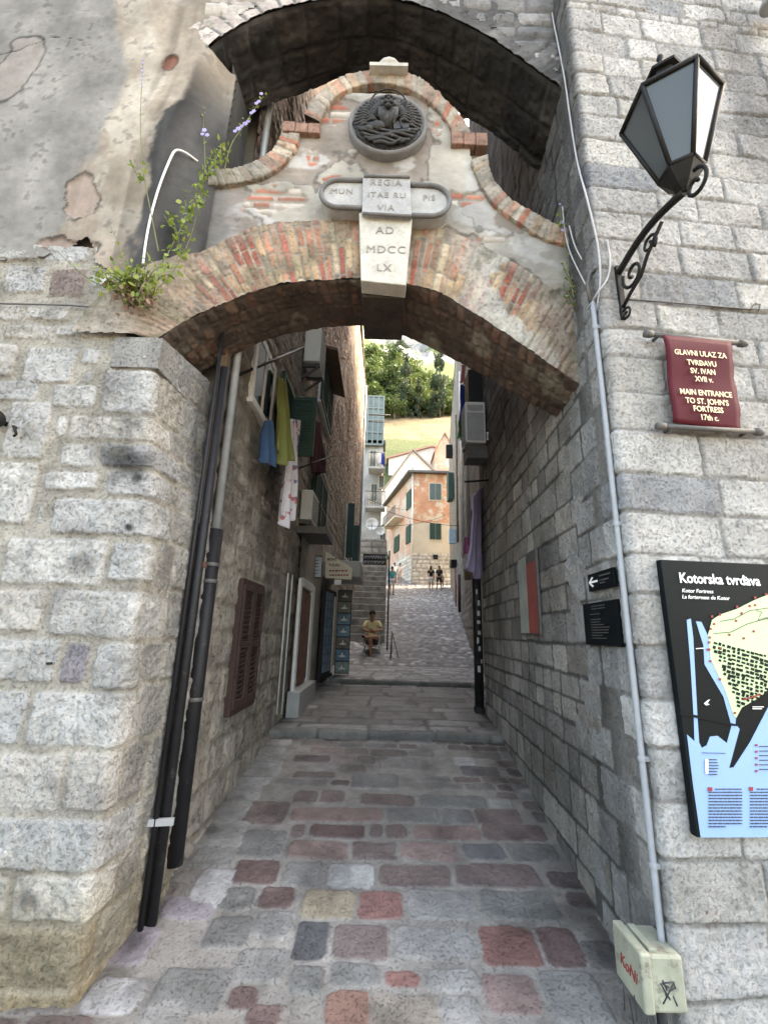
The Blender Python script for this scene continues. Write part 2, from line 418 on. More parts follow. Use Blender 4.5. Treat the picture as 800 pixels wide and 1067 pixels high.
def px_floor(L):
    out = []
    for u0, v0, u1, v1, c in L:
        vm = (v0+v1)/2; um = (u0+u1)/2
        x0 = ray_ground(u0, vm)[0]; x1 = ray_ground(u1, vm)[0]; y0 = ray_ground(um, v1)[1]; y1 = ray_ground(um, v0)[1]
        if y1 > 5.45: continue
        out.append((x0, x1, y0, y1, c))
    return out
st_near = px_floor(near)
PAV = ((.165, .14, .133), (.18, .175, .17), (.135, .115, .11), (.195, .192, .188), (.16, .158, .155), (.12, .10, .10), (.185, .15, .142), (.175, .158, .15))
auto = rows(-7, 7.5, -6, .3, (.14, .24), (.2, .5), np.random.RandomState(77), .02, PAV, cv=.2)+rows(-7, 7.5, .3, 5.5, (.13, .2), (.18, .42), rng, .016, PAV, cv=.2)
ky = 3.5; rke = np.random.RandomState(55)
while ky < 5.35:
    l_ = rke.uniform(.17, .27); st_near.append((-1.24, -.93+rke.uniform(-.03, .03), ky+.008, min(ky+l_-.008, 5.44), tuple(np.array((.30, .30, .29))*rke.uniform(.8, 1.1)))); ky += l_
def clash(a, b): return min(a[1], b[1])-max(a[0], b[0]) > .03 and min(a[3], b[3])-max(a[2], b[2]) > .025
auto = [a for a in auto if not any(clash(a, b) for b in st_near)]
def pcol(SS, TT, sm, c, P):
    g = fbm(SS*1.6, TT*1.6, 3.3, 4); x_ = P[..., 0]
    e_ = (np.maximum(sst(-.95, -1.2, x_), sst(.95, 1.25, x_))*.35+sst(.6, .75, fbm(SS*4, TT*4, 13, 4))*.3)[..., None]     # darker along the walls and in patches
    return c*(1+(g-.5)*.9)[..., None]*np.array((.98, .95, .93))*(1-e_)
Sx = steps((-7, -1.5, .06), (-1.5, 1.55, .011), (1.55, 7.5, .06)); Ty = steps((-6, 1.6, .12), (1.6, 3.4, .009), (3.4, 5.5, .014))
def terrace(name, Sx, Ty, stones, **k):
    Z = np.array([gz(y) if y < 5.495 else .433 for y in Ty]) if Ty[-1] < 5.6 else np.array([gz(y) for y in Ty])
    P = np.stack([np.repeat(Sx[:, None], len(Ty), 1), np.repeat(Ty[None], len(Sx), 0), np.repeat(Z[None], len(Sx), 0)], -1)
    o = field(name, P, Sx, Ty, stones, M_pave, None, **k); tag(o, kind='structure'); return o
terrace('pavement', Sx, Ty, auto+st_near, relief=.008, bevel=.008, rough=.005, rf=40, warp=.022, wf=6, corner=.045, mortar=(.235, .226, .21), mrough=.003, colf=pcol, seed=3, jitter=.5, tiltk=.012, mvar=.25)
Sx2 = steps((-2.2, 2.6, .022)); Ty2 = steps((5.5, 8.9, .02))
terrace('pavement', Sx2, Ty2, rows(-2.2, 2.6, 5.5, 8.9, (.3, .5), (.4, .95), rng, .03, ((.19, .19, .19), (.22, .22, .217), (.17, .168, .165), (.25, .25, .25)), cv=.2), relief=.01, bevel=.02, rough=.003, warp=.018, mortar=(.11, .105, .1), colf=pcol, seed=4, jitter=.8)
Sx3 = steps((-2.2, 4, .03)); Ty3 = steps((8.901, 12, .03))
terrace('pavement', Sx3, Ty3, rows(-2.2, 4, 8.9, 12, (.2, .35), (.3, .7), rng, .03, ((.28, .28, .28), (.22, .22, .22), (.32, .32, .31)), cv=.2), relief=.015, bevel=.03, rough=.005, warp=.02, mortar=(.15, .145, .14), seed=5)
Sx4 = steps((-3, 8, .05)); Ty4 = steps((12, 40, .06))
def cobb(SS, TT, sm, c, P): return 1.25*c*(1+.4*(fbm(SS*.7, TT*.7, 9, 3)-.5))[..., None]
terrace('cobbled_street', Sx4, Ty4, rows(-3, 8, 12, 40, (.18, .34), (.2, .5), rng, .05, ((.3, .3, .3), (.24, .24, .245), (.36, .36, .36), (.2, .2, .2)), cv=.25), relief=.045, bevel=.08, rough=.015, warp=.06, wf=4, corner=.09, mortar=(.13, .125, .12), colf=cobb, seed=6, jitter=.6)
def kerb(y, x0, x1, z0, z1, seed):
    S = steps((x0, x1, .02)); n = len(S)
    prof = [(-.0, z0-.05), (-.012, z0+.3*(z1-z0)), (-.014, z1-.03), (-.006, z1-.008), (.02, z1+.003), (.08, z1+.005), (.12, z1+.004), (.13, z1-.03)]
    pr, T = resamp(prof, 40)
    wob = (fbm(S*2.2, 0*S, seed, 3)-.5)*.05
    P = np.zeros((n, 40, 3)); P[..., 0] = S[:, None]; P[..., 1] = y+pr[None, :, 0]+wob[:, None]; P[..., 2] = pr[None, :, 1]+((fbm(S*3, 0*S, seed+4, 3)-.5)*.018)[:, None]
    st = rows(x0, x1, -.02, T[-1]+.02, (T[-1]+.04, T[-1]+.05), (.5, .95), np.random.RandomState(seed), .012, ((.17, .165, .155), (.21, .205, .195), (.15, .147, .14)))
    o = field('kerb_step', P, S, T, st, M_pave, None, relief=.006, bevel=.02, rough=.006, mortar=(.1, .1, .09), seed=seed); tag(o, kind='structure')
kerb(5.49, -1.3, 1.6, .433, .512, 31); kerb(8.9, -1.3, 2.2, .635, .726, 32)

# ================================================================ LEFT BUILDING (facade, pier side, alley wall)
LB = thing('stone_building', (-1.3, 2.4, 0), 'building left of the gate, rough stone below and peeling plaster above', 'building')
Lpx = [(5, 277, 52, 306), (55, 280, 98, 310, (.3, .24, .22)), (101, 286, 126, 300), (0, 319, 25, 335), (28, 319, 80, 335), (6, 339, 62, 354), (64, 340, 118, 352),
 (-8, 358, 20, 392), (29, 362, 90, 400), (98, 363, 119, 381), (100, 386, 112, 402), (-5, 396, 45, 419), (63, 401, 115, 425), (122, 386, 172, 431),
 (8, 419, 57, 479), (65, 434, 78, 455), (80, 434, 172, 460), (68, 463, 107, 487), (112, 463, 172, 488, (.36, .36, .36)), (48, 491, 107, 512), (116, 492, 170, 518),
 (-30, 481, 38, 545), (56, 520, 172, 558), (40, 524, 48, 546), (4, 560, 112, 610), (115, 566, 168, 607), (-60, 560, -2, 612), (-40, 615, 47, 658), (54, 615, 158, 665), (-50, 664, 62, 711), (65, 669, 93, 713, (.3, .28, .3)), (97, 670, 152, 720),
 (-60, 718, 27, 776), (31, 720, 142, 779), (-60, 783, 65, 846), (69, 783, 128, 846), (-70, 851, 124, 908), (-70, 914, 9, 960), (14, 911, 112, 962), (-80, 967, 96, 1031, (.36, .33, .27)), (-80, 1035, 92, 1100, (.37, .33, .25))]
XC = -1.28; YF = 2.42
ls = []; rg = np.random.RandomState(9)
for q in Lpx:
    u0, v0, u1, v1 = q[:4]; um, vm = (u0+u1)/2, (v0+v1)/2
    x0 = atY(u0, vm, YF)[0]; x1 = atY(min(u1, 400), vm, YF)[0]; z0 = atY(um, v1, YF)[2]; z1 = atY(um, v0, YF)[2]
    c = q[4] if len(q) > 4 else tuple(np.array(LIM[rg.randint(4)])*(1+rg.uniform(-.08, .08)))
    ls.append((x0-XC, x1-XC, z0, z1, c))
ls = [(b[0], (rg.uniform(.05, .12) if i % 2 else rg.uniform(.16, .3)), b[2], b[3], b[4]) if b[1] > -.17 and b[2] < 3.1 else b for i, b in enumerate(ls)]
a2 = rows(-4.8, 1.0, -.4, 4.0, (.18, .3), (.3, .7), rg, .03, LIM)
a2 = [a for a in a2 if a[0] < 0 and not any(clash(a, b) for b in ls)]
zc = [atY(u, v, YF)[2] for u, v in ((66, 1105), (76, 1033), (90, 965), (98, 910), (106, 849), (118, 781), (128, 716), (138, 668), (148, 612), (156, 558), (158, 519), (160, 490), (160, 461), (161, 432), (162, 384), (165, 357))]
side = []
SPAL = ((.36, .345, .32), (.39, .38, .355), (.32, .31, .29), (.38, .36, .32))
zc = zc+[zc[-1]+.25]
for za, zb in zip(zc[:-1], zc[1:]):
    st_ = [b[1] for b in ls if b[1] > 0 and min(b[3], zb)-max(b[2], za) > .4*(zb-za)]
    s0_ = max(st_) if st_ else rg.uniform(-.2, -.05)
    if not st_:
        e_ = rg.uniform(.08, .25); side.append((s0_, e_, za+.006, zb-.006, LIM[0])); s0_ = e_
    while s0_ < .8:
        l = rg.uniform(.16, .36); side.append((s0_+.012, s0_+l, za+rg.uniform(.003, .012), zb-rg.uniform(.003, .012), tuple(np.array(SPAL[rg.randint(4)])*rg.uniform(.9, 1.1)))); s0_ += l
S = steps((-4.7, -1.9, .08), (-1.9, .72, .0085)); T = steps((-.3, 3.97, .0095))
XY, tot = path_pts([(-6, YF), (XC, YF), (-1.2, 3.12)], .035, S+4.72)
P = np.zeros((len(S), len(T), 3)); P[..., 0] = XY[:, None, 0]; P[..., 1] = XY[:, None, 1]; P[..., 2] = T[None]
shift = -.13*sst(2.05, 3.05, T)
near_c = np.clip((S+1.0)/1.0, 0, 1)
P[..., 0] += shift[None]*near_c[:, None]
def stain_left(SS, TT, sm, c, P):
    g = fbm(SS*2.2, TT*2.2, 14, 4)
    low = sst(.75, .15, TT+.35*(g-.5))[..., None]
    c = c*(1-low)+c*np.array((.86, .79, .67))*low; g5 = fbm(SS*5, TT*7, 24, 5); c = c*(1+.5*(g5-.5))[..., None]
    # soot patches by the pier corner
    for (u, v, r, k) in ((140, 480, .14, .75), (150, 440, .13, .5), (85, 590, .09, .5), (135, 550, .03, .9), (30, 935, .06, .6), (150, 500, .05, .8), (132, 400, .12, .4)):
        p = atY(u, v, YF); d = np.hypot((SS+XC-p[0]), (TT-p[2])*1.2)
        c = c*(1-k*sst(r*1.3, r*.3, d+.5*r*(fbm(SS*14, TT*14, u*.1, 3)-.5)*2))[..., None]
    grn = (sst(.62, .75, fbm(SS*5, TT*9, 44, 4))*sst(1.2, 2.6, TT)*.35)[..., None]
    return c*(1-grn)+np.array((.16, .15, .1))*grn
cutz = atY(165, 352, YF)[2]
def mlow(SS, TT, P): return (TT < cutz-.01) | (SS+XC < -1.52)
field('stone_wall', P, S, T, ls+a2+side, M_lime, LB, relief=.011, bevel=.016, rough=.010, rf=30, warp=.018, wf=7, corner=.03, mortar=(.43, .40, .345), mrough=.006, colf=stain_left, seed=21, mask=mlow, mvar=.2)

# impost block
p0 = atY(118, 357, YF); p1 = atY(163, 386, YF)
xa, xb = p0[0]+.02, -1.375; z0 = p1[2]+.005; zf_, zk_ = p0[2]+.035, p0[2]+.12
S = steps((0, (xb-xa)+.655, .008)); XY, _ = path_pts([(xa, 2.395), (xb, 2.395), (xb+.03, 3.06)], .015, S); T = steps((0, zf_-z0, .008))
P = np.zeros((len(S), len(T), 3)); P[..., 0] = XY[:, None, 0]; P[..., 1] = XY[:, None, 1]; zt_i = zf_+(zk_-zf_)*np.clip((XY[:, 1]-2.41)/.6, 0, 1)
P[..., 2] = z0+(zt_i-z0)[:, None]*(T/T[-1])[None]
field('impost_block', P, S, T, [(-.1, 2, -.1, 2, (.41, .41, .4))], M_lime, LB, relief=0, rough=.006, rf=24, seed=51)
mb = MB(); mb.hexa([(xa, 2.402, z0+.004), (xb-.007, 2.402, z0+.004), (xa, 3.05, z0+.004), (xb+.02, 3.05, z0+.004), (xa, 2.402, zf_-.004), (xb-.007, 2.402, zf_-.004), (xa, 3.05, zk_-.004), (xb+.02, 3.05, zk_-.004)])
o_ = mb.build('impost_core', M_lime, LB); at = o_.data.color_attributes.new('Col', 'FLOAT_COLOR', 'POINT'); at.data.foreach_set('color', np.tile((.34, .335, .32, 1), len(o_.data.vertices)))

# ---- plaster facade with the splayed niche edge
ZX = [2.9, 3.8, 4.4, 5.06, 5.5, 5.84, 9]; XE = [-1.6, -1.59, -1.596, -1.589, -1.5, -1.44, -1.44]
XI, YI = -1.32, 2.6
T = steps((3.28, 6.6, .0125), (6.6, 9, .06)); S = steps((-4.5, -1.6, .07), (-1.6, .34, .0125))   # s = 0 at the niche edge
P = np.zeros((len(S), len(T), 3))
for j, z in enumerate(T):
    xe = np.interp(z, ZX, XE)
    XY, _ = path_pts([(xe-4.5, YF), (xe, YF), (XI, YI), (XI+.02, YI)], .045, S+4.5)
    P[:, j, :2] = XY; P[:, j, 2] = z
edge_px = [(-60, 268), (0, 273), (38, 273), (60, 266), (85, 255), (93, 250), (100, 275), (125, 288), (150, 300), (400, 300)]
EX = [atY(u, v, YF)[0] for u, v in edge_px]; EZ = [atY(u, v, YF)[2] for u, v in edge_px]
def intr(x): return np.interp(x, IX, IZ)
low_front = [(163, 355), (180, 343), (199, 332), (235, 316), (280, 299), (316, 294), (370, 291), (400, 292), (424, 296), (460, 305), (490, 326), (520, 344), (550, 364), (580, 386), (614, 409), (640, 432)]
def Yp(x): return np.interp(x, [-1.66, -1.56, -1.32, -1.2], [YF-.028, YF-.012, 2.58, 2.6])
def atYp(u, v):
    Y = 2.6
    for _ in range(25): Y = .5*Y+.5*float(Yp(atY(u, v, Y)[0]))
    return atY(u, v, Y)
LF = np.array([atYp(u, v) for u, v in low_front]); IX, IZ = LF[:, 0], LF[:, 2]
def mpl(SS, TT, P):
    x = P[..., 0]; e_ = np.interp(x, EX, EZ)+(fbm(SS*9, TT*2, 61, 4)-.5)*.07
    m = (TT > e_) & ~((TT > 5.86) & (SS > .0)) & ((x < -1.535) | (TT > intr(x)+.04))
    return m
def hpl(SS, TT, sm):
    f = fbm(SS*1.4, TT*1.4, 71, 5); x = SS-1.59
    patch = sst(.60, .615, f+.05*(fbm(SS*12, TT*12, 72, 3)-.5))
    q = atY(85, 205, YF); d = np.hypot(x-q[0], (TT-q[2])*.8)+.2*(fbm(SS*8, TT*8, 33, 4)-.5); hole = sst(.13, .115, d)
    q = atY(162, 67, YF); d2 = np.hypot(x-q[0], (TT-q[2])*.6)+.03*(fbm(SS*20, TT*20, 35, 3)-.5); hole = np.maximum(hole, sst(.05, .04, d2))
    q = atY(75, 262, YF); d3 = np.hypot((x-q[0])*.45, (TT-q[2]))+.14*(fbm(SS*9, TT*9, 36, 4)-.5); hole = np.maximum(hole, sst(.075, .065, d3))
    cr = np.abs(fbm(SS*.9+.4*fbm(SS*6, TT*6, 5, 3), TT*.9, 81, 4)-.5); crack = sst(.004, .001, cr)*sst(.45, .6, vn(SS*.8, TT*.8, 8))
    return .016-.013*hole-.004*patch+.014*(fbm(SS*3, TT*3, 91, 4)-.5)+.006*(fbm(SS*16, TT*16, 93, 4)-.5)-.006*crack
def cpl(SS, TT, sm, c, P):
    x = SS-1.59; f = fbm(SS*1.4, TT*1.4, 71, 5)
    g = fbm(SS*2.6, TT*1.3, 101, 5); g2 = fbm(SS*7, TT*5, 111, 5)
    grey = np.array((.205, .198, .183)); tan = np.array((.275, .235, .19)); pale = np.array((.335, .305, .26)); brn = np.array((.25, .195, .165)); dk = np.array((.11, .11, .108))
    # grey render to the left, warmer render towards the niche, border like a torn sheet
    xb = np.interp(TT, [3.3, 4.0, 4.6, 5.3, 6.2, 7], [-2.15, -2.12, -2.12, -2.1, -2.3, -2.4])+.16*(fbm(TT*3+0*SS, SS*3, 7, 4)-.5)*2
    k = sst(-.03, .05, x-xb)[..., None]
    c = grey*(1-k)+tan*k
    hi = (k[..., 0]*sst(.5, .64, g2)*.8)[..., None]; c = c*(1-hi)+pale*hi
    pb = (k[..., 0]*sst(.10, .02, np.abs(x-xb-.17)+.1*(g-.5))*sst(4.5, 5.1, TT)*.7)[..., None]; c = c*(1-pb)+pale*pb
    lo = (sst(4.35, 3.7, TT+.5*(g-.5))*.45*k[..., 0])[..., None]; c = c*(1-lo)+np.array((.33, .25, .2))*lo
    g3 = fbm(SS*22, TT*22, 151, 4); sp = (sst(.62, .7, g3)*sst(.45, .6, g2)*.4)[..., None]; c = c*(1+.9*(g-.5)+.6*(g2-.5)+.35*(g3-.5))[..., None]*(1-sp)
    q = atY(85, 205, YF); d = np.hypot(x-q[0], (TT-q[2])*.8)+.2*(fbm(SS*8, TT*8, 33, 4)-.5)
    q3 = atY(75, 262, YF); d3 = np.hypot((x-q3[0])*.45, (TT-q3[2]))+.14*(fbm(SS*9, TT*9, 36, 4)-.5)
    q4 = atY(162, 67, YF); d4 = np.hypot(x-q4[0], (TT-q4[2])*.6)+.03*(fbm(SS*20, TT*20, 35, 3)-.5)
    q5 = atY(5, 70, YF); d5 = np.hypot(x-q5[0], (TT-q5[2])*.35)+.1*(fbm(SS*6, TT*6, 36, 3)-.5)
    for dd, r, cc, kk in ((d, .13, (.28, .22, .185), .9), (d3, .075, (.26, .2, .17), 1), (d4, .05, (.22, .1, .07), 1), (d5, .14, (.25, .22, .2), .6)):
        h_ = (sst(r+.006, r-.008, dd)*kk)[..., None]; rim = (sst(.012, .0, np.abs(dd-r))*.75)[..., None]
        c = c*(1-h_)+np.array(cc)*(1+.5*(g2-.5))[..., None]*h_; c = c*(1-rim)
    # darker, streaked splay of the niche
    dark_mix = (sst(-.09, -.03, SS+.22*(fbm(SS*6, TT*3, 121, 5)-.5)*2)*sst(5.9, 5.3, TT))[..., None]
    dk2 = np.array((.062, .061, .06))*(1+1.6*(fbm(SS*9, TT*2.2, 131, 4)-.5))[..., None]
    c = c*(1-dark_mix)+dk2*dark_mix
    rn = (sst(.55, .72, vn(SS*16, TT*.7, 12))*sst(.5, 0, np.abs(SS+.25))*.35)[..., None]
    c = c*(1-rn)
    cr = np.abs(fbm(SS*.9+.4*fbm(SS*6, TT*6, 5, 3), TT*.9, 81, 4)-.5); crack = (sst(.004, .001, cr)*sst(.45, .6, vn(SS*.8, TT*.8, 8)))[..., None]
    return c*(1-.8*crack)
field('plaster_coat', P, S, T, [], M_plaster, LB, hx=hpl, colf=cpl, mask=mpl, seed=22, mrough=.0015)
# plastered inner side of the niche, above the pediment, deep shade painted into its colour
T2 = steps((4.4, 6.35, .02)); S2 = steps((0, .44, .02)); P = np.zeros((len(S2), len(T2), 3)); P[..., 0] = XI; P[..., 1] = YI+S2[:, None]; P[..., 2] = T2[None]
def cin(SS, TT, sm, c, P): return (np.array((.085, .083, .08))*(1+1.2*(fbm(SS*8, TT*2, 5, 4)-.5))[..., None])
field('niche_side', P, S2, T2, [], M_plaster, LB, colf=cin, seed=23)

# ================================================================ GATE: lower brick arch, tympanum, coping
GA = thing('gateway', (0, 2.6, 0), 'arched stone and brick gateway over the alley with lion roundel, inscription and curved brick gable', 'gateway')
ext_px = [(60, 350), (68, 333), (85, 318), (120, 300), (165, 280), (200, 262), (220, 248), (259, 238), (310, 232), (370, 229), (400, 229), (430, 232), (460, 241), (490, 250), (520, 265), (550, 285), (580, 307), (612, 330), (640, 352)]
pairs = [((163, 355), (74, 353)), ((172, 349), (82, 336)), ((185, 340), (104, 310)), ((199, 332), (138, 288)), ((235, 316), (193, 265)), ((280, 299), (257, 239)), ((316, 294), (303, 232)), ((370, 291), (368, 229)), ((400, 292), (402, 229)), ((424, 296), (432, 232)), ((460, 305), (478, 245)), ((490, 326), (515, 263)), ((520, 344), (550, 285)), ((550, 364), (583, 310)), ((580, 386), (612, 333)), ((614, 409), (648, 362)), ((636, 428), (672, 388))]
Ia = smoothc([atYp(*a)[[0, 2]] for a, b in pairs], 3); Ea = smoothc([atYp(*b)[[0, 2]] for a, b in pairs], 3)
mm = Ia*.55+Ea*.45; cu_ = np.concatenate([[0], np.cumsum(np.linalg.norm(np.diff(mm, axis=0), axis=1))]); Lm = cu_[-1]
def rs(A, n): q = np.linspace(0, Lm, n); return np.stack([np.interp(q, cu_, A[:, 0]), np.interp(q, cu_, A[:, 1])], -1)
Ic = rs(Ia, 700); Ec = rs(Ea, 700); si = np.concatenate([[0], np.cumsum(np.linalg.norm(np.diff(Ic, axis=0), axis=1))])
S = np.linspace(0, Lm, 430); Ii = rs(Ia, 430); Ei = rs(Ea, 430)
THK = .52; T = np.linspace(0, THK, 64)
BR = ((.46, .34, .21), (.42, .28, .17), (.32, .115, .08), (.36, .18, .12), (.26, .2, .15), (.40, .25, .16), (.46, .36, .24), (.34, .22, .15))
rb = np.random.RandomState(4); st = []; s = 0
while s < Lm:
    w_ = rb.uniform(.04, .062); t = -.02-rb.uniform(0, .15); red = rb.rand() < .14
    while t < THK:
        l = rb.uniform(.13, .3); c = np.array(BR[2 if red and rb.rand() < .7 else rb.randint(8)])*rb.uniform(.8, 1.15)
        st.append((s+.004, s+w_-.003, t+.004, t+l-.004, tuple(c))); t += l
    s += w_
P = np.zeros((430, 64, 3)); f = T/THK
P[..., 0] = Ii[:, None, 0]*(1-f)+Ei[:, None, 0]*f; P[..., 2] = Ii[:, None, 1]*(1-f)+Ei[:, None, 1]*f; P[..., 1] = Yp(P[..., 0])-.012
def carch(SS, TT, sm, c, P):
    x = P[..., 0]; g = fbm(SS*4, TT*4, 77, 5)
    d = np.clip(sst(-1.0, -1.45, x+.3*(g-.5))+sst(.85, 1.2, x+.3*(g-.5)), 0, 1)*.85
    dark_mix = np.array((.235, .195, .16))*(1+.9*(g-.5))[..., None]  # grey brown grime towards both arch ends
    c = c*(1-d[..., None])+dark_mix*d[..., None]
    lf = (sst(-1.45, -1.75, x+.25*(g-.5))*.8)[..., None]; c = c*(1-lf)+np.array((.36, .325, .275))*(1+.8*(g-.5))[..., None]*lf
    pl = (sst(.57, .61, fbm(SS*3.3, TT*3.3+3, 88, 4))*sst(.25, .8, x)*(1-d))[..., None]     # leftover plaster on the right haunch
    c = c*(1-pl)+np.array((.44, .42, .37))*pl
    tp = (sst(.36, .5, TT+.2*(g-.5))*.45)[..., None]; c = c*(1-tp)+np.array((.25, .23, .19))*tp
    gr = (sst(.6, .72, fbm(SS*6, TT*6, 99, 4))*.6)[..., None]
    return c*(1-gr)+np.array((.17, .16, .11))*gr
def harch(SS, TT, sm): return .014*(fbm(SS*5, TT*5, 3, 4)-.5)*2
def marc(SS, TT, P): return (P[..., 2] > cutz-.008) | (P[..., 0] > -1.45)
field('brick_arch', P, S, T, st, M_brick, GA, relief=.005, bevel=.006, rough=.004, rf=40, warp=.006, wf=14, corner=.004, mortar=(.27, .245, .2), mrough=.003, hx=harch, colf=carch, mask=marc, seed=41, jitter=1.0, colvar=.3)
# soffit
lb_px = [(196, 402), (205, 391), (235, 373), (265, 358), (304, 346), (340, 340), (370, 338), (415, 347), (445, 361), (475, 376), (520, 400), (550, 418), (595, 442), (625, 460)]
BK = smoothc([atY(u, v, 3.05)[[0, 2]] for u, v in lb_px]); nS, nT = 300, 44
A, sa = resamp(Ic, nS); B, _ = resamp(BK, nS)
S = np.linspace(0, sa[-1], nS); T = np.linspace(0, .5, nT); f = T/.5
P = np.zeros((nS, nT, 3)); P[..., 0] = A[:, None, 0]*(1-f)+B[:, None, 0]*f; P[..., 2] = A[:, None, 1]*(1-f)+B[:, None, 1]*f
P[..., 1] = (Yp(A[:, 0])-.012)[:, None]*(1-f)+3.05*f
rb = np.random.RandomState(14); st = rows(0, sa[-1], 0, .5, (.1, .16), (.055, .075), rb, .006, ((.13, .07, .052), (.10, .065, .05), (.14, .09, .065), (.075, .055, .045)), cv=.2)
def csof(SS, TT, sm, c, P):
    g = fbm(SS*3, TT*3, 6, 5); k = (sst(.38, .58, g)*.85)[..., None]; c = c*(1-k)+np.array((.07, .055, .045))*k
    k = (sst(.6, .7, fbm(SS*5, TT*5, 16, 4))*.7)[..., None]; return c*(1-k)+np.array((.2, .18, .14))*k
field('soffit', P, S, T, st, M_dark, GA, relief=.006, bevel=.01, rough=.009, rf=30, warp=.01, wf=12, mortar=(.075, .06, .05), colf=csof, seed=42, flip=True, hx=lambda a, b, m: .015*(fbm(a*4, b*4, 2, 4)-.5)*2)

# tympanum (area between the arch and the coping)
def W(pts, Y=2.6): return np.array([atY(u, v, Y) for u, v in pts])
cop_in = [(205, 192), (218, 192), (251, 190), (282, 180), (301, 165), (312, 143), (313, 131), (333, 131), (333, 126), (337, 113), (350, 98), (372, 88), (400, 84), (430, 93), (448, 105), (463, 120), (472, 138), (473, 150), (489, 152), (491, 166), (499, 190), (511, 208), (529, 223), (559, 244), (576, 252), (640, 262)]
cop_out = [(205, 176), (221, 176), (249, 175), (271, 165), (287, 154), (294, 137), (294, 129), (314, 127), (317, 118), (326, 102), (345, 85), (367, 75), (400, 71), (430, 76), (454, 93), (472, 111), (487, 129), (490, 138), (506, 143), (508, 160), (509, 175), (514, 187), (529, 205), (544, 215), (580, 233), (588, 238), (640, 248)]
ci = W(cop_in)
poly = np.concatenate([ci[:, [0, 2]]+np.array((0, .015)), [[1.5, 3.0]], np.array(Ec)[::-40]*1.0-np.array((0, .06)), [[-1.3, 3.6], [-1.34, 4.0]]])
def inpoly(x, z, pl):
    r = np.zeros(x.shape, bool); n = len(pl); j = n-1
    for i in range(n):
        xi, zi = pl[i]; xj, zj = pl[j]
        c = ((zi > z) != (zj > z)) & (x < (xj-xi)*(z-zi)/(zj-zi+1e-12)+xi); r ^= c; j = i
    return r
S = steps((-1.36, 1.4, .0105)); T = steps((3.2, 5.7, .0105)); P = np.zeros((len(S), len(T), 3)); P[..., 0] = S[:, None]; P[..., 1] = 2.612; P[..., 2] = T[None]
exz = lambda x: np.interp(x, Ec[:, 0], Ec[:, 1])
cix = ci[:, [0, 2]]
def mty(SS, TT, P):
    top = inpoly(SS, TT, np.concatenate([cix+np.array((0, .02)), [[1.6, 3.0], [-1.6, 3.0]]]))
    return top & (TT > exz(SS)-.06)
def ptf(SS, TT):     # exposed brick patches
    m = 0
    for (u, v, rx, rz_) in ((392-60, 100, 0, 0),): pass
    for u, v, rx, rz_ in ((352, 116, .12, .16), (285, 208, .22, .12), (345, 215, .1, .05), (480, 208, .16, .06), (345, 190, .06, .07), (455, 135, .04, .08), (520, 250, .12, .04), (325, 165, .05, .07)):
        q = atY(u, v, 2.6); d = np.hypot((SS-q[0])/rx, (TT-q[2])/rz_)+1.1*(fbm(SS*10, TT*10, u, 4)-.5)*2
        m = np.maximum(m, sst(1.05, .92, d))
    return m
def hty(SS, TT, sm):
    m = ptf(SS, TT); lay = sst(.5, .52, fbm(SS*2.6, TT*2.6, 55, 5))
    return m*sm*.012+(1-m)*(.014+.007*lay+.008*(fbm(SS*7, TT*7, 56, 4)-.5))+m*.003
def cty(SS, TT, sm, c, P):
    m = ptf(SS, TT)[..., None]; f_ = fbm(SS*2.6, TT*2.6, 55, 5); lay = sst(.5, .52, f_)[..., None]; g = fbm(SS*6, TT*6, 57, 5)
    pc = np.array((.32, .297, .255))*lay+np.array((.235, .2, .17))*(1-lay); pc = pc*(1+.9*(g-.5))[..., None]
    wt = (sst(.56, .62, fbm(SS*3.1, TT*4, 58, 5))*.7)[..., None]; pc = pc*(1-wt)+np.array((.42, .41, .39))*wt
    edge = (sst(.02, .0, np.abs(f_-.51))*.5)[..., None]; pc = pc*(1-edge)
    gy = np.clip(sst(-.95, -1.25, SS+.3*(g-.5))+sst(.8, 1.2, SS-.45*(4.6-TT)+.4*(g-.5)), 0, 1)[..., None]*.85
    pc = pc*(1-gy)+np.array((.16, .155, .15))*(1+.8*(g-.5))[..., None]*gy
    bc = c*(1-.2*(1-sm[..., None]))
    return pc*(1-m)+bc*m
st = rows(-1.4, 1.4, 3.2, 5.7, (.06, .07), (.16, .26), np.random.RandomState(8), .014, ((.36, .13, .09), (.4, .17, .12), (.32, .16, .12), (.45, .4, .35)))
field('tympanum', P, S, T, st, M_plaster, GA, relief=0, tiltk=0, bevel=.01, rough=.004, warp=.01, wf=12, corner=.012, mortar=(.4, .37, .32), hx=hty, colf=cty, mask=mty, seed=43)
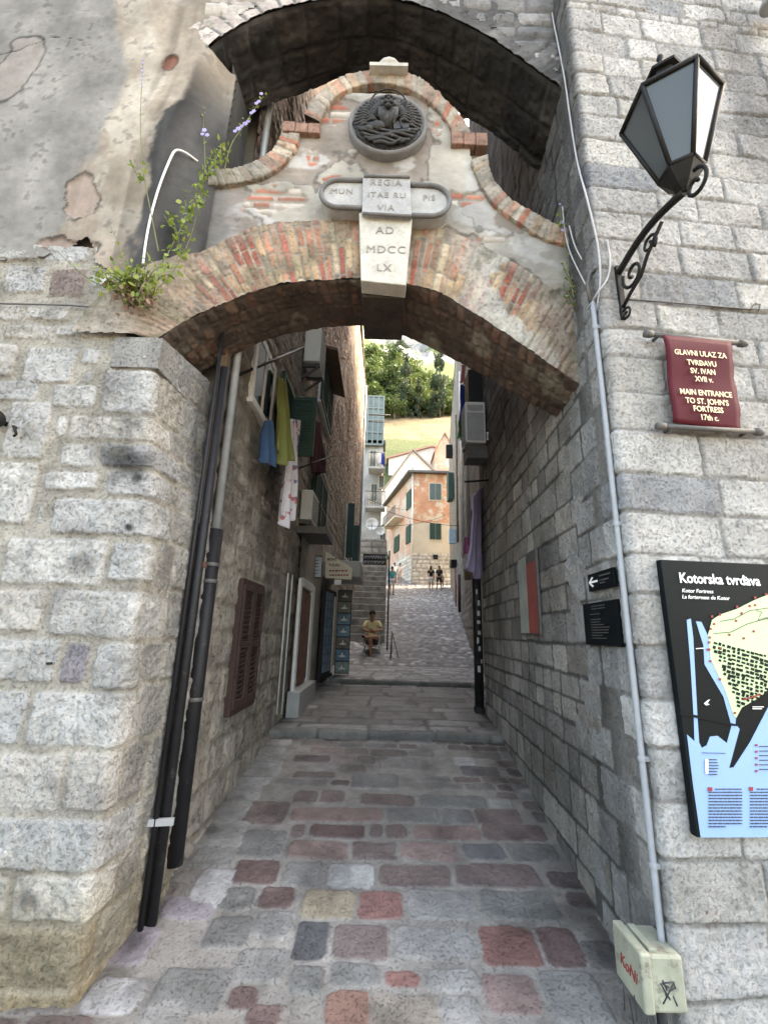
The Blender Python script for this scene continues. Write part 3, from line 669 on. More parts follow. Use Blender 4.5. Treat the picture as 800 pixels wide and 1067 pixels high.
# coping: projecting brick band following the curved gable (front, underside, top)
def coping(i0, i1, o0, o1, seed):
    n = 150; PY = 2.565
    a_ = resamp(smoothc(W(cop_in[i0:i1], PY), 1), n)[0]; b_ = resamp(smoothc(W(cop_out[o0:o1], PY), 1), n)[0]
    mid = (a_+b_)/2; L = np.concatenate([[0], np.cumsum(np.linalg.norm(np.diff(mid, axis=0), axis=1))])
    wid = np.linalg.norm(a_-b_, axis=1).mean()
    nt_ = 52; prof = [(0, .10), (0, 0), (1, 0), (1, .3)]     # (towards outer, depth back)
    tp = np.array([0, .10, .10+wid, .10+wid+.3]); T = np.linspace(0, tp[-1], nt_)
    k = np.interp(T, tp, [0, 0, 1, 1]); dy = np.interp(T, tp, [.06, 0, 0, .24])
    P = a_[:, None]*(1-k)[None, :, None]+b_[:, None]*k[None, :, None]; P[..., 1] += dy[None]
    rb = np.random.RandomState(seed); st = []; s = 0
    while s < L[-1]:
        w_ = rb.uniform(.05, .08); c = np.array(((.46, .34, .24), (.36, .15, .1), (.42, .24, .17), (.38, .33, .27), (.44, .37, .29), (.3, .26, .22))[rb.randint(6)])*rb.uniform(.85, 1.1)
        st.append((s+.003, s+w_-.003, -.1, tp[-1]+.1, tuple(c))); s += w_
    def cc(SS, TT, sm, c, P):
        g = fbm(SS*6, TT*6, seed, 5); x = P[..., 0]
        d = (sst(.45, .6, g)*.5+.45*sst(-.75, -1.1, x))[..., None].clip(0, .85); return c*(1-d)+np.array((.22, .2, .165))*d
    field('coping', P, L, T, st, M_brick, GA, relief=.004, bevel=.006, rough=.007, rf=34, warp=.008, wf=14, corner=.005, mortar=(.28, .25, .2), seed=seed, jitter=1, colf=cc)
    return a_, b_
coping(0, 7, 0, 7, 61); coping(8, 18, 8, 18, 62); coping(19, 26, 19, 27, 63)
# short level returns of the coping
for (u0, v0, u1, v1) in ((294, 128, 334, 137), (470, 138, 508, 150)):
    q0 = atY(u0, v1, 2.56); q1 = atY(u1, v0, 2.56); n = 3
    mb = MB()
    for i in range(n): mb.bb(q0[0]+(q1[0]-q0[0])*i/n+.002, q0[0]+(q1[0]-q0[0])*(i+1)/n-.002, 2.55+.004*i, 2.8, min(q0[2], q1[2]), max(q0[2], q1[2])-.006*(i % 2))
    o_ = mb.build('coping_return', M_brick, GA, bevel=.006)
    at = o_.data.color_attributes.new('Col', 'FLOAT_COLOR', 'POINT'); at.data.foreach_set('color', np.tile((.27, .16, .12, 1), len(o_.data.vertices)))
# wall body behind the gable
body = [tuple(p) for p in W(cop_out[::1], 2.6)*1.0]
bp = [(p[0], 2.64, p[2]-.03) for p in body]+[(1.45, 2.64, exz(1.4))]+[(p[0], 2.64, p[1]-.25) for p in Ec[::-60]]
mb = MB(); mb.prism(bp, (0, .28, 0)); mb.build('gable_core', M_mass, GA)
M_mass2 = plain('arch core', (.12, .1, .08), .95)

# ================================================================ UPPER ARCH between the two houses
UA = thing('relieving_arch', (0, 2.42, 5.6), 'soot dark rubble arch spanning high between the two houses above the gateway gable', 'arch')
uf_px = [(216, 51), (230, 40), (249, 28), (276, 14), (317, 3), (360, -3), (400, -2), (436, 6), (469, 18), (505, 36), (535, 57), (568, 81), (586, 93), (606, 112)]
ub_px = [(236, 140), (250, 123), (271, 110), (300, 101), (330, 90), (365, 76), (400, 75), (435, 88), (465, 106), (490, 124), (505, 132), (535, 153), (553, 172), (565, 176), (590, 196)]
UF = smoothc([atY(u, v, YF)[[0, 2]] for u, v in uf_px]); UB = smoothc([atY(u, v, 3.0)[[0, 2]] for u, v in ub_px])
nS, nT = 260, 56; A, sa = resamp(UF, nS); B, _ = resamp(UB, nS); B_u = B; T = np.linspace(0, .58, nT); f = T/.58
P = np.zeros((nS, nT, 3)); P[..., 0] = A[:, None, 0]*(1-f)+B[:, None, 0]*f; P[..., 2] = A[:, None, 1]*(1-f)+B[:, None, 1]*f; P[..., 1] = (YF+(3.0-YF)*f)[None]
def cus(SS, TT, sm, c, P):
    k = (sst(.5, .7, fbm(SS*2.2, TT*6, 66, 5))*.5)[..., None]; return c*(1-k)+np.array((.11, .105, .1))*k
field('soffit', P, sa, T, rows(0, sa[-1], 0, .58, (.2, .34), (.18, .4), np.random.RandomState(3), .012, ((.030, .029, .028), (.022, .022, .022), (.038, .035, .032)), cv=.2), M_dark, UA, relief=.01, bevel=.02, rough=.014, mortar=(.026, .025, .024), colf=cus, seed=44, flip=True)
nrm = np.gradient(A, axis=0); nrm = np.stack([-nrm[:, 1], nrm[:, 0]], -1); nrm /= np.linalg.norm(nrm, axis=1, keepdims=True)
T = np.linspace(0, .34, 40); P = np.zeros((nS, 40, 3)); P[..., 0] = A[:, None, 0]+nrm[:, None, 0]*T[None]; P[..., 2] = A[:, None, 1]+nrm[:, None, 1]*T[None]; P[..., 1] = YF-.012
rb = np.random.RandomState(6); st = []; s = 0
while s < sa[-1]:
    w_ = rb.uniform(.11, .17); x = np.interp(s, sa, A[:, 0])
    c = np.array((.42, .37, .34) if x < -.7 and rb.rand() < .8 else ((.19, .185, .18), (.24, .235, .225), (.16, .155, .15))[rb.randint(3)])*rb.uniform(.85, 1.1)
    st.append((s+.01, s+w_-.006, -.05, .28+rb.uniform(-.02, .03), tuple(c))); s += w_
field('voussoirs', P, sa, T, st, M_dark, UA, relief=.004, bevel=.012, rough=.007, warp=.012, mortar=(.16, .155, .15), seed=45, colf=lambda SS, TT, sm, c, P: c*(1-.45*sst(-.75, -.3, P[..., 0]))[..., None])
S = steps((-1.5, 1.32, .022)); T = steps((5.3, 9, .024)); P = np.zeros((len(S), len(T), 3)); P[..., 0] = S[:, None]; P[..., 1] = YF; P[..., 2] = T[None]
def muw(SS, TT, P): return TT > np.interp(SS, A[:, 0], A[:, 1])+.1
def cuw(SS, TT, sm, c, P):
    k = sst(-.3, -.9, SS+.2*(fbm(SS*4, TT*4, 6, 4)-.5))[..., None]; return c*(1-k)+np.array((.4, .37, .33))*(1+.5*(fbm(SS*5, TT*5, 16, 4)-.5))[..., None]*k
field('rubble_wall', P, S, T, rows(-1.5, 1.4, 5.3, 9, (.1, .2), (.2, .42), np.random.RandomState(31), .02, ((.2, .195, .19), (.26, .25, .24), (.15, .15, .15))), M_dark, UA, relief=.02, mortar=(.13, .125, .12), colf=cuw, mask=muw, seed=46)
mb = MB(); mb.prism([(x, 2.46, max(np.interp(x, A[:, 0], A[:, 1]), np.interp(x, B_u[:, 0], B_u[:, 1]))+.06) for x in np.linspace(-1.42, 1.3, 40)]+[(1.32, 2.46, 9), (-1.45, 2.46, 9)], (0, .52, 0)); mb.build('arch_core', M_mass2, UA)

# ================================================================ RIGHT BUILDING (one continuous wall: alley side, corner, facade)
RB = thing('stone_building', (1.3, 2.3, 0), 'building right of the gate, pale limestone blocks turning into the alley', 'building')
YR = 2.2; XR = 1.222
cor = [(590, 0), (592, 8), (594, 30), (597, 53), (599, 74), (601, 97), (604, 118), (606, 143), (609, 169), (611, 194), (614, 219), (617, 247), (621, 279), (625, 311), (628, 341), (631, 370), (636, 407), (640, 447), (646, 492), (650, 533), (655, 577), (659, 618), (665, 673), (670, 729), (676, 780), (683, 835), (690, 898), (697, 965), (706, 1045)]
zr = [atY(u, v, YR)[2] for u, v in cor][::-1]; zr = [zr[0]-.5]+zr+[zr[-1]+.16*i for i in range(1, 40)]
rr = np.random.RandomState(17)
fac = []
for z0, z1 in zip(zr[:-1], zr[1:]):
    s = .0; first = True; h = z1-z0
    while s < 6:
        l = max(rr.uniform(1.0, 2.6)*h, .15) if h < .3 else rr.uniform(.35, .6); l = min(l, .62)
        c = np.array(GRY[rr.randint(5)])*rr.uniform(.85, 1.1)
        if rr.rand() < .06: c = np.array((.33, .34, .35))
        j = .008*rr.uniform(.6, 1.6)
        a0 = s+j/2 if not first else (-.13 if rr.rand() < .5 else -.24)
        fac.append((a0, s+l-j/2, z0+j/2, z1-j/2, tuple(c))); s += l; first = False
        if s > 6: break
sidez = [zr[0]]; 
while sidez[-1] < 12: sidez.append(sidez[-1]+rr.uniform(.15, .25))
sd = rows(-.6, -.02, zr[0], 12, None, (.2, .4), rr, .014, GRY, zs=zr)
sd = [s for s in sd if s[1] < .05 and not any(clash(s, b) for b in fac[:400] if b[0] < 0)]
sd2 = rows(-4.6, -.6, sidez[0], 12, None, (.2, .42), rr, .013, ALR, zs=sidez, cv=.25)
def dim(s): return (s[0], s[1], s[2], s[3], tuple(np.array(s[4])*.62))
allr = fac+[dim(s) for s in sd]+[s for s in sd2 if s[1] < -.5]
S = steps((-4.45, -2.2, .02), (-2.2, 1.55, .0095), (1.55, 6, .08)); T = steps((-.3, 5.2, .0105), (5.2, 6.6, .013), (6.6, 12, .05))
y_end = 6.62; xk = .055
far = (XR+xk*(y_end-YR), y_end); L0 = math.hypot(far[0]-XR, far[1]-YR)
XY, _ = path_pts([far, (XR, YR), (XR+6*math.cos(math.radians(5)), YR+6*math.sin(math.radians(5)))], .028, S+L0)
P = np.zeros((len(S), len(T), 3)); P[..., 0] = XY[:, None, 0]; P[..., 1] = XY[:, None, 1]; P[..., 2] = T[None]
def crt(SS, TT, sm, c, P):
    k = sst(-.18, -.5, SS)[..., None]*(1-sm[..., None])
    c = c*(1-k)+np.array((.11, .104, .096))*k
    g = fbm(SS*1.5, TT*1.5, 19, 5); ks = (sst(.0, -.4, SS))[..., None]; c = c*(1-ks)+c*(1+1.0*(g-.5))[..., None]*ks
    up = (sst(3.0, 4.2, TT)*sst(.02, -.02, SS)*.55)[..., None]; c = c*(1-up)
    q = (XR+.98, 5.6)   # dark run-off stain on the facade
    x = SS; d = np.abs(x-1.28-.03*np.sin(TT*5))/.3; st_ = (sst(1.1, .2, d+.7*(fbm(SS*6, TT*3, 23, 4)-.5))*sst(4.2, 5.0, TT)*sst(6.9, 5.6, TT)*.7)[..., None]
    c = c*(1-st_)+np.array((.12, .12, .125))*st_
    rd = sst(.02, .0, np.abs(fbm(SS*26, TT*26, 71, 3)-.5))*sst(.07, .03, np.hypot(SS-.17, (TT-.52)*.6))
    return c*(1-rd[..., None]*.7)+np.array((.2, .03, .03))*rd[..., None]*.7
def hrt(SS, TT, sm): return -sst(-.2, -.6, SS)*sm*.006
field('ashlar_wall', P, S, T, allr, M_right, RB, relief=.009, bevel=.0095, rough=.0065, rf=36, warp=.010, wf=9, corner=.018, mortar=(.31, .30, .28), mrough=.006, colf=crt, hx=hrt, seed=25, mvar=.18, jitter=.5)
# far end of that building; unseen core and roof slab added to block sun
mb = MB(); mb.prism([(far[0]+.01, y_end-.01, -.3), (9, y_end-.01, -.3), (9, YR+.75, -.3), (XR+.12, YR+.1, -.3)], (0, 0, 12.2)); mb.build('hidden_core', M_mass, RB)
S = steps((0, 1.2, .03)); T = steps((-.3, 12, .04)); P = np.zeros((len(S), len(T), 3)); P[..., 0] = far[0]+1.2-S[:, None]; P[..., 1] = y_end; P[..., 2] = T[None]
field('end_wall', P, S, T, rows(0, 1.2, -.3, 12, (.2, .3), (.25, .5), rr, .02, ALR), M_right, RB, mortar=(.1, .1, .09), seed=26)
mb = MB(); mb.prism([(.95, 1.9, 12), (.95+.4, 7, 12), (9, 7, 13.5), (9, 2.4, 13.5)], (0, 0, .18)); mb.build('roof', M_roof, RB)

# left building: alley wall, then unseen core and roof slab added to block sun
def LX(y): return -1.235+.012*(y-3)
S = steps((0, 4.5, .017), (4.5, 16, .03)); T = steps((-.2, 9.5, .022), (9.5, 13, .08)); P = np.zeros((len(S), len(T), 3)); yy = 3.06+S
P[..., 0] = LX(yy)[:, None]; P[..., 1] = yy[:, None]; P[..., 2] = T[None]
al = rows(0, 16, -.2, 5.2, (.17, .3), (.22, .5), rr, .02, ALL_, cv=.12)+rows(0, 16, 5.2, 13, (.08, .16), (.15, .4), rr, .02, ((.50, .38, .32), (.55, .47, .42), (.42, .31, .27), (.58, .53, .48), (.46, .29, .24)), cv=.2)
def cal(SS, TT, sm, c, P):
    g = fbm(SS*1.3, TT*1.3, 29, 5); pl = sst(.44, .56, fbm(SS*.9, TT*.9, 39, 5))
    up = sst(4.2, 5.6, TT+1.0*(g-.5)-.12*SS)
    ren = np.array((.37, .325, .27))*(1-up)[..., None]+np.array((.56, .45, .39))*up[..., None]
    k = (pl*.5)[..., None]; c = c*(1-k)+ren*(1+.6*(fbm(SS*5, TT*5, 49, 4)-.5))[..., None]*k
    dk = (sst(.55, .7, fbm(SS*2.2, TT*.8, 59, 4))*.4)[..., None]; c = c*(1-dk)
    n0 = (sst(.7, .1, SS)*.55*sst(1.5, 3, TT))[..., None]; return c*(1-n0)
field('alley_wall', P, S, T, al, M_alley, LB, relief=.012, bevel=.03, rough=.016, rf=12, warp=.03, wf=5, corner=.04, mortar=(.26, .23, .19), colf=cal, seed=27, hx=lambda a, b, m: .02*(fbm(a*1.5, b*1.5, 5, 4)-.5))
mb = MB(); mb.bb(-7, -1.30, 3.2, 19.0, -.3, 12.6); mb.bb(-7, -1.68, 2.48, 3.3, -.3, 8.9); mb.bb(-7, -1.42, 2.48, 3.1, -.3, 3.2); mb.build('hidden_core', M_mass, LB)
mb = MB(); mb.prism([(-7, 2.2, 14.5), (-7, 19.3, 14.5), (-1.02, 19.3, 12.7), (-1.02, 3.0, 12.7), (-1.02, 2.2, 12.7)], (0, 0, .15)); mb.build('roof', M_roof, LB)
# ================================================================ OBJECTS
c5, s5 = math.cos(math.radians(5)), math.sin(math.radians(5))
FN = np.array((s5, -c5, 0)); FXd = np.array((c5, s5, 0)); FO = np.array((XR, YR, 0)); UPV = np.array((0, 0, 1.))
def Ff(u, v, off=0): return atPl(u, v, FO+FN*off, FN)
def atPl(u, v, p, n):
    r = ray(u, v); return EYE+r*(np.dot(np.array(p)-EYE, n)/np.dot(r, n))
def Rw(u, v, off=0): return atX(u, v, XR-.055*YR-off, .055)
def Lw(u, v, off=0): return atX(u, v, -1.271+off, .012)
M_white = plain('white paint', (.72, .72, .7), .5, 0, .12, 8)
M_rod = plain('grey metal rod', (.12, .115, .11), .6, .4, .3, 20)
M_red = plain('dark red enamel', (.075, .006, .012), .6, 0, .12, 5, .1, spec=.15)
M_gold = plain('cream lettering', (.72, .6, .4), .6, 0, .02, 5, 0)
M_whl = plain('white lettering', (.8, .8, .78), .6, 0, .02, 5, 0)
M_blk = plain('black lettering', (.03, .03, .035), .6, 0, .02, 5, 0)
M_redl = plain('red lettering', (.26, .03, .03), .6, 0, .1, 5, 0)
M_panel = plain('dark slate panel', (.0035, .006, .0075), .45, 0, .1, 3, .02, spec=.12)
M_water = plain('printed pale blue', (.20, .34, .60), .4, 0, .04, 2, .02)
M_land = plain('printed pale green', (.42, .53, .32), .4, 0, .04, 2, .02)
M_pvc = plain('grey plastic conduit', (.28, .30, .32), .45, 0, .12, 12, .1)
M_cable = plain('pale cable', (.42, .42, .43), .6, 0, .2, 12)
M_box = plain('cream plastic', (.30, .31, .24), .55, 0, .3, 7, .3, spot=((.15, .14, .11), 11, .55))
M_blkp = plain('black plastic pipe', (.012, .012, .014), .55, 0, .3, 9, .15, spec=.3, spot=((.05, .046, .04), 16, .6))
M_rust = plain('rusty iron', (.10, .045, .03), .8, .2, .4, 25, .4)
M_galv = plain('grey zinc pipe', (.36, .38, .39), .5, .3, .2, 9, .1)
M_brown = plain('brown painted wood', (.05, .026, .02), .7, 0, .35, 14, .4)
M_wood = plain('old wood', (.16, .11, .07), .8, 0, .35, 14, .4)
M_green = plain('dark green paint', (.025, .065, .05), .55, 0, .25, 10, .2)
M_glass = plain('dark window glass', (.02, .025, .03), .08, 0, .1, 3, 0, spec=.8)
M_ac = plain('white enamel casing', (.62, .63, .61), .45, 0, .12, 6, .1, spot=((.4, .38, .34), 5, .62))
M_acd = plain('grey casing', (.33, .34, .33), .5, 0, .15, 6, .1)
M_dark = MATS['soot and shade dark stone']; M_void = plain('dark interior', (.012, .011, .01), .9, 0, .1)
M_iron2 = plain('dark bronze relief', (.038, .036, .034), .55, .2, .5, 24, .5, .006, spot=((.16, .155, .15), 30, .6))
M_plq = stone_mat('carved plaque stone', 9, 70, 180, .25, .005, .25, .85, .4, .75, .5)
def colfill(o, c):
    at = o.data.color_attributes.new('Col', 'FLOAT_COLOR', 'POINT'); at.data.foreach_set('color', np.tile((*c, 1), len(o.data.vertices)).astype(np.float32)); return o

# ---------------------------------------------------------------- keystone, inscription plaque, roundel, finial (parts of the gateway)
def G(u, v, Y): return atY(u, v, Y)
YK = 2.49
mb = MB(); a_, b_, c_, d_ = G(374, 221, YK), G(430, 223, YK), G(423, 297, YK), G(376, 292, YK)
mb.prism([a_, d_, c_, b_], (0, .12, 0)); ks = colfill(mb.build('keystone', M_plq, GA, bevel=.006), (.47, .445, .39))
Mletter = plain('carved letters', (.24, .225, .20), .9, 0, .2)
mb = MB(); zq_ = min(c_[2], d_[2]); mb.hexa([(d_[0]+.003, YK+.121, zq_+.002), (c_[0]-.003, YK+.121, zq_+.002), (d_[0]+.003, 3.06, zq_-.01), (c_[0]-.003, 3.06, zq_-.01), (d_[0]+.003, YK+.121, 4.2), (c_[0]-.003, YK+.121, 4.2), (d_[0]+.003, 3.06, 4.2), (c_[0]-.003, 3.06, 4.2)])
colfill(mb.build('keystone_underside', M_dark, GA, bevel=.006), (.05, .042, .035))  # shadow under the keystone painted in as a dark stone colour
def carve(body, u, v, size, par, Y, xs=1.0):
    return text('inscription', body, size, G(u, v, Y), (1, 0, 0), (0, 0, 1), Mletter, par, ext=.0012, align='CENTER', xs=xs, spacing=1.15)
carve('AD', 401, 240, .085, ks, YK-.003); carve('MDCC', 402, 260, .085, ks, YK-.003); carve('LX', 400, 279, .08, ks, YK-.003)
Ypq = 2.46
mb = MB(); mb.prism([G(378, 182, Ypq), G(377, 222, Ypq), G(429, 225, Ypq), G(427, 183, Ypq)], (0, .16, 0))
pq = colfill(mb.build('plaque', M_plq, GA, bevel=.005), (.33, .33, .325))
mb = MB()
def arm(u0, u1, v0, v1, left):
    # arm of the plaque: slab with a rounded end
    pts = []; n = 12; pl, pr, t, b = G(u0, (v0+v1)/2, Ypq)[0], G(u1, (v0+v1)/2, Ypq)[0], G((u0+u1)/2, v0, Ypq)[2], G((u0+u1)/2, v1, Ypq)[2]
    r = (t-b)/2; zc_ = (t+b)/2
    if left: pts = [(pr, t)]+[(pl+r-r*math.sin(math.pi*i/n), zc_+r*math.cos(math.pi*i/n)) for i in range(n+1)]+[(pr, b)]
    else: pts = [(pl, b)]+[(pr-r+r*math.sin(math.pi*i/n), zc_-r*math.cos(math.pi*i/n)) for i in range(n+1)]+[(pl, t)]
    return pts
for q in ((334, 380, 184, 213, True), (426, 469, 190, 222, False)):
    pts = arm(*q); m1 = MB(); m1.prism([(x, Ypq+.03, z) for x, z in pts], (0, .12, 0)); colfill(m1.build('plaque_arm', M_plq, GA), (.36, .355, .34))
    m1 = MB(); m1.tube([(x, Ypq+.02, z) for x, z in pts], .017, 8); colfill(m1.build('plaque_moulding', M_plq, GA), (.15, .148, .145))
m1 = MB(); m1.tube([G(379, 183, Ypq-.006), G(427, 184, Ypq-.006)], .011, 8); m1.tube([G(378, 222, Ypq-.006), G(429, 225, Ypq-.006)], .011, 8)
colfill(m1.build('plaque_moulding', M_plq, GA), (.15, .148, .145))
for body, u, v, sz in (('REGIA', 402, 190, .072), ('ITAE RU', 403, 203, .066), ('VIA', 402, 216, .07)): carve(body, u, v, sz, pq, Ypq-.003)
carve('MUN', 356, 199, .066, pq, Ypq+.027); carve('PIS', 447, 206, .066, pq, Ypq+.027)
# finial
p = G(405, 71, 2.52); mb = MB(); mb.bb(p[0]-.15, p[0]+.15, 2.50, 2.72, p[2], p[2]+.035); mb.lathe([(0, .15), (.05, .145), (.1, .1), (.115, .05), (.1, .03)], (p[0], 2.6, p[2]), n=14)
colfill(mb.build('finial', M_plq, GA), (.42, .4, .35))
# roundel with the winged lion
pc = G(404, 131, 2.55); RR = .285
ro = MB(); ro.lathe([(RR+.012, .08), (RR+.014, -.01), (RR+.004, -.026), (RR-.012, -.024), (RR-.02, -.008), (0, -.006)], pc, (0, 1, 0), 40)
rd = colfill(ro.build('roundel', M_plq, GA), (.16, .155, .15))
def R_(x, z, y=0): return np.array((pc[0]+x*RR, pc[1]-.02-y, pc[2]+z*RR))
mb = MB(); mb.blob(R_(0, 0, -.012), (RR*.9, .022, RR*.9), 12, .15, 3)
rk = random.Random(21)
for sgn in (-1, 1):       # two layers of wing feathers sweeping round the rim
    for i in range(13):
        a0 = math.radians(-18+i*8.2); e_ = .9-.02*(i % 2)
        mb.tube([R_(sgn*.36*math.cos(a0), .02+.40*math.sin(a0), .012), R_(sgn*.66*math.cos(a0), .02+.68*math.sin(a0), .03), R_(sgn*e_*math.cos(a0), .0+e_*math.sin(a0), .012)], [.008, .013, .005], 6)
    for i in range(9):
        a0 = math.radians(-12+i*11); mb.tube([R_(sgn*.26*math.cos(a0), .0+.30*math.sin(a0), .03), R_(sgn*.44*math.cos(a0), .02+.48*math.sin(a0), .045), R_(sgn*.60*math.cos(a0), .0+.62*math.sin(a0), .03)], [.009, .015, .006], 6)
for i in range(11):       # chest mane falling under the head
    x_ = -.25+.05*i; mb.tube([R_(x_*.9, .22, .06), R_(x_*.8+rk.uniform(-.02, .02), .0, .055), R_(x_*.55+rk.uniform(-.03, .03), -.22-.08*(1-abs(x_)*4), .03)], [.014, .017, .005], 6)
mb.blob(R_(0, .05, .01), (RR*.26, .035, RR*.34), 8, .15, 9)
for i in range(6):        # body and ground ripples along the lower rim
    z_ = -.36-.085*i; w_ = math.sqrt(max(.05, .86**2-z_**2)); mb.tube([R_(-w_+w_*2*t, z_+.035*math.sin(6*t+i*1.7), .025+.01*math.sin(9*t+i)) for t in np.linspace(0, 1, 12)], .013, 6)
mb.blob(R_(-.28, -.24, .02), (RR*.26, .035, RR*.13), 8, .2, 5); mb.blob(R_(-.5, -.38, .02), (RR*.14, .035, RR*.08), 8, .2, 6)
mb.prism([R_(.14, -.10, .035), R_(.52, -.06, .035), R_(.56, -.30, .035), R_(.16, -.36, .035)][::-1], (0, .025, 0)); mb.tube([R_(.33, -.08, .04), R_(.36, -.33, .04)], .006, 5)
mb.build('lion_relief', M_iron2, rd)
HS = 1.38; H0 = R_(0, .40, .02); mb = MB()
for rr_, k_, n_ in ((.085, .125, 24), (.065, .10, 20)):
    for i in range(n_):
        a0 = 2*math.pi*(i+.5*(n_ == 20))/n_; q = H0+HS*np.array((rr_*.75*math.cos(a0), -.008 if n_ == 20 else .006, rr_*.85*math.sin(a0))); q2 = H0+HS*np.array((k_*.85*math.cos(a0), .01, k_*math.sin(a0)-.012)); mb.tube([q, (q+q2)/2+np.array((0, -.008, 0)), q2], [.014, .015, .004], 6)
mb.blob(H0, HS*np.array((.056, .045, .068)), 12, .08, 2); mb.blob(H0+HS*np.array((0, -.042, -.026)), HS*np.array((.026, .022, .020)), 8); mb.blob(H0+HS*np.array((0, -.063, -.014)), HS*np.array((.011, .007, .007)), 6)
mb.tube([H0+HS*np.array((0, -.040, .035)), H0+HS*np.array((0, -.062, -.010))], [.012*HS, .012*HS], 6)
for sgn in (-1, 1):
    mb.blob(H0+HS*np.array((sgn*.024, -.042, .014)), HS*.0075, 6); mb.tube([H0+HS*np.array((sgn*.010, -.048, .026)), H0+HS*np.array((sgn*.042, -.034, .027))], [.010, .006], 6)
    mb.blob(H0+HS*np.array((sgn*.05, 0, .058)), HS*np.array((.014, .012, .017)), 6); mb.blob(H0+HS*np.array((sgn*.014, -.058, -.032)), HS*np.array((.013, .012, .010)), 6); mb.blob(H0+HS*np.array((sgn*.03, -.03, -.01)), HS*np.array((.016, .016, .018)), 6)
mb.blob(H0+HS*np.array((0, -.050, -.052)), HS*np.array((.018, .014, .009)), 6)
mb.build('lion_head', M_iron2, rd)
mb = MB(); mb.tube([H0+np.array((.135*math.cos(t), -.03, .15*math.sin(t)+.005)) for t in np.linspace(0, 2*math.pi, 44)], .0055, 6); mb.build('halo', M_iron, rd)

# ---------------------------------------------------------------- wall lantern
P0 = Ff(644, 285, .02); r_ = ray(712, 200); t_ = (P0[2]-1.6)/r_[2]; P1 = EYE+r_*t_
P1[0] = P0[0]*.5+P1[0]*.5
LN = thing('street_lamp', tuple(P0), 'black iron wall lantern on a scrolled bracket above the red sign', 'street lamp')
rb_ = ray(706, 196); tb = (P1[1])/rb_[1]; base = EYE+rb_*tb      # bottom tip of the lantern
rc_ = ray(700, 113); rimc = EYE+rc_*(P1[1]/rc_[1]); base[0] = rimc[0] = (base[0]+rimc[0])/2
rA = ray(647, 139); pA = EYE+rA*((rimc[2]-1.6)/rA[2]); rD = ray(753, 87); pD = EYE+rD*((rimc[2]-1.6)/rD[2])
Rr = np.linalg.norm(pA-pD)/2; cen = (pA+pD)/2; phi = math.atan2(pA[1]-cen[1], pA[0]-cen[0])
cx, cy = cen[0], cen[1]; zt = rimc[2]; zb = EYE[2]+ray(714, 181)[2]*(cy/ray(714, 181)[1])
print('LAMP', P0, P1, base, rimc, Rr, zt, zb, cen)
Rb = Rr*.42
def hexp(R, z, k, ph=phi): return np.array((cx+R*math.cos(ph+k*math.pi/3), cy+R*math.sin(ph+k*math.pi/3), z))
mb = MB()
for k in range(6):
    mb.tube([hexp(Rr, zt, k), hexp(Rb, zb, k)], .011, 6); mb.tube([hexp(Rr, zt, k), hexp(Rr, zt, k+1)], .013, 6); mb.tube([hexp(Rb, zb, k), hexp(Rb, zb, k+1)], .012, 6)
mb.build('lantern_frame', M_iron, LN)
def loft(mb, rings):
    V = [hexp(R, z, k) for R, z in rings for k in range(6)]
    mb.add(V, [(i*6+k, i*6+(k+1) % 6, i*6+6+(k+1) % 6, i*6+6+k) for i in range(len(rings)-1) for k in range(6)])
mb = MB(); loft(mb, [(.002, zt+.16), (Rr*.40, zt+.13), (Rr*1.04, zt+.012), (Rr*1.04, zt+.0), (Rr*.98, zt+.004), (Rr*.38, zt+.12), (.002, zt+.15)]); mb.build('roof', M_iron, LN)
mb = MB(); loft(mb, [(.002, zt+.33), (Rr*.2, zt+.30), (Rr*.44, zt+.235), (Rr*.42, zt+.225), (Rr*.3, zt+.225), (Rr*.28, zt+.12), (.002, zt+.12)]); mb.lathe([(0, .4), (.012, .39), (.018, .37), (.008, .35), (.014, .32)], (cx, cy, zt), n=10); mb.build('cupola', M_iron, LN)
mb = MB(); loft(mb, [(Rb*1.0, zb+.004), (Rb*1.05, zb-.01), (Rb*.5, zb-.075), (.02, zb-.10), (.002, zb-.10)]); mb.build('base_cup', M_iron, LN)
mb = MB(); mb.tube([hexp(Rb*.4, zb-.06, 5), hexp(Rb*1.0, zb-.05, 5), hexp(Rb*1.25, zb-.06, 5.05), hexp(Rb*1.25, zb-.09, 5.1)], .008, 6); mb.build('door_catch', M_rod, LN)
m = newmat('frosted lantern glass'); q = P_(m.node_tree); q.inputs['Base Color'].default_value = (.06, .07, .075, 1); q.inputs['Roughness'].default_value = .12; q.inputs['Specular IOR Level'].default_value = .35
q.inputs['Transmission Weight'].default_value = 0
mx = noise_tex(m.node_tree, 7, 6, .6, nd(m.node_tree, 'ShaderNodeNewGeometry').outputs['Position']); m.node_tree.links.new(ramp(m.node_tree, mx.outputs[0], [(.35, .04), (.7, .25)]).outputs[0], q.inputs['Roughness'])
for k in range(6):
    a1, a2_, b1, b2 = hexp(Rr*.985, zt, k), hexp(Rr*.985, zt, k+1), hexp(Rb*.985, zb, k), hexp(Rb*.985, zb, k+1)
    mb = MB(); n_ = nz(np.cross(a2_-a1, b1-a1))*.003; mb.prism([a1, a2_, b2, b1], n_); mb.build('glass_pane', m, LN)
mb = MB(); mb.lathe([(0, .0), (.03, .01), (.045, .06), (.03, .12), (.012, .15), (.012, .2)][::1], (cx, cy, zb+.02), n=12); mb.build('bulb', M_ac, LN)
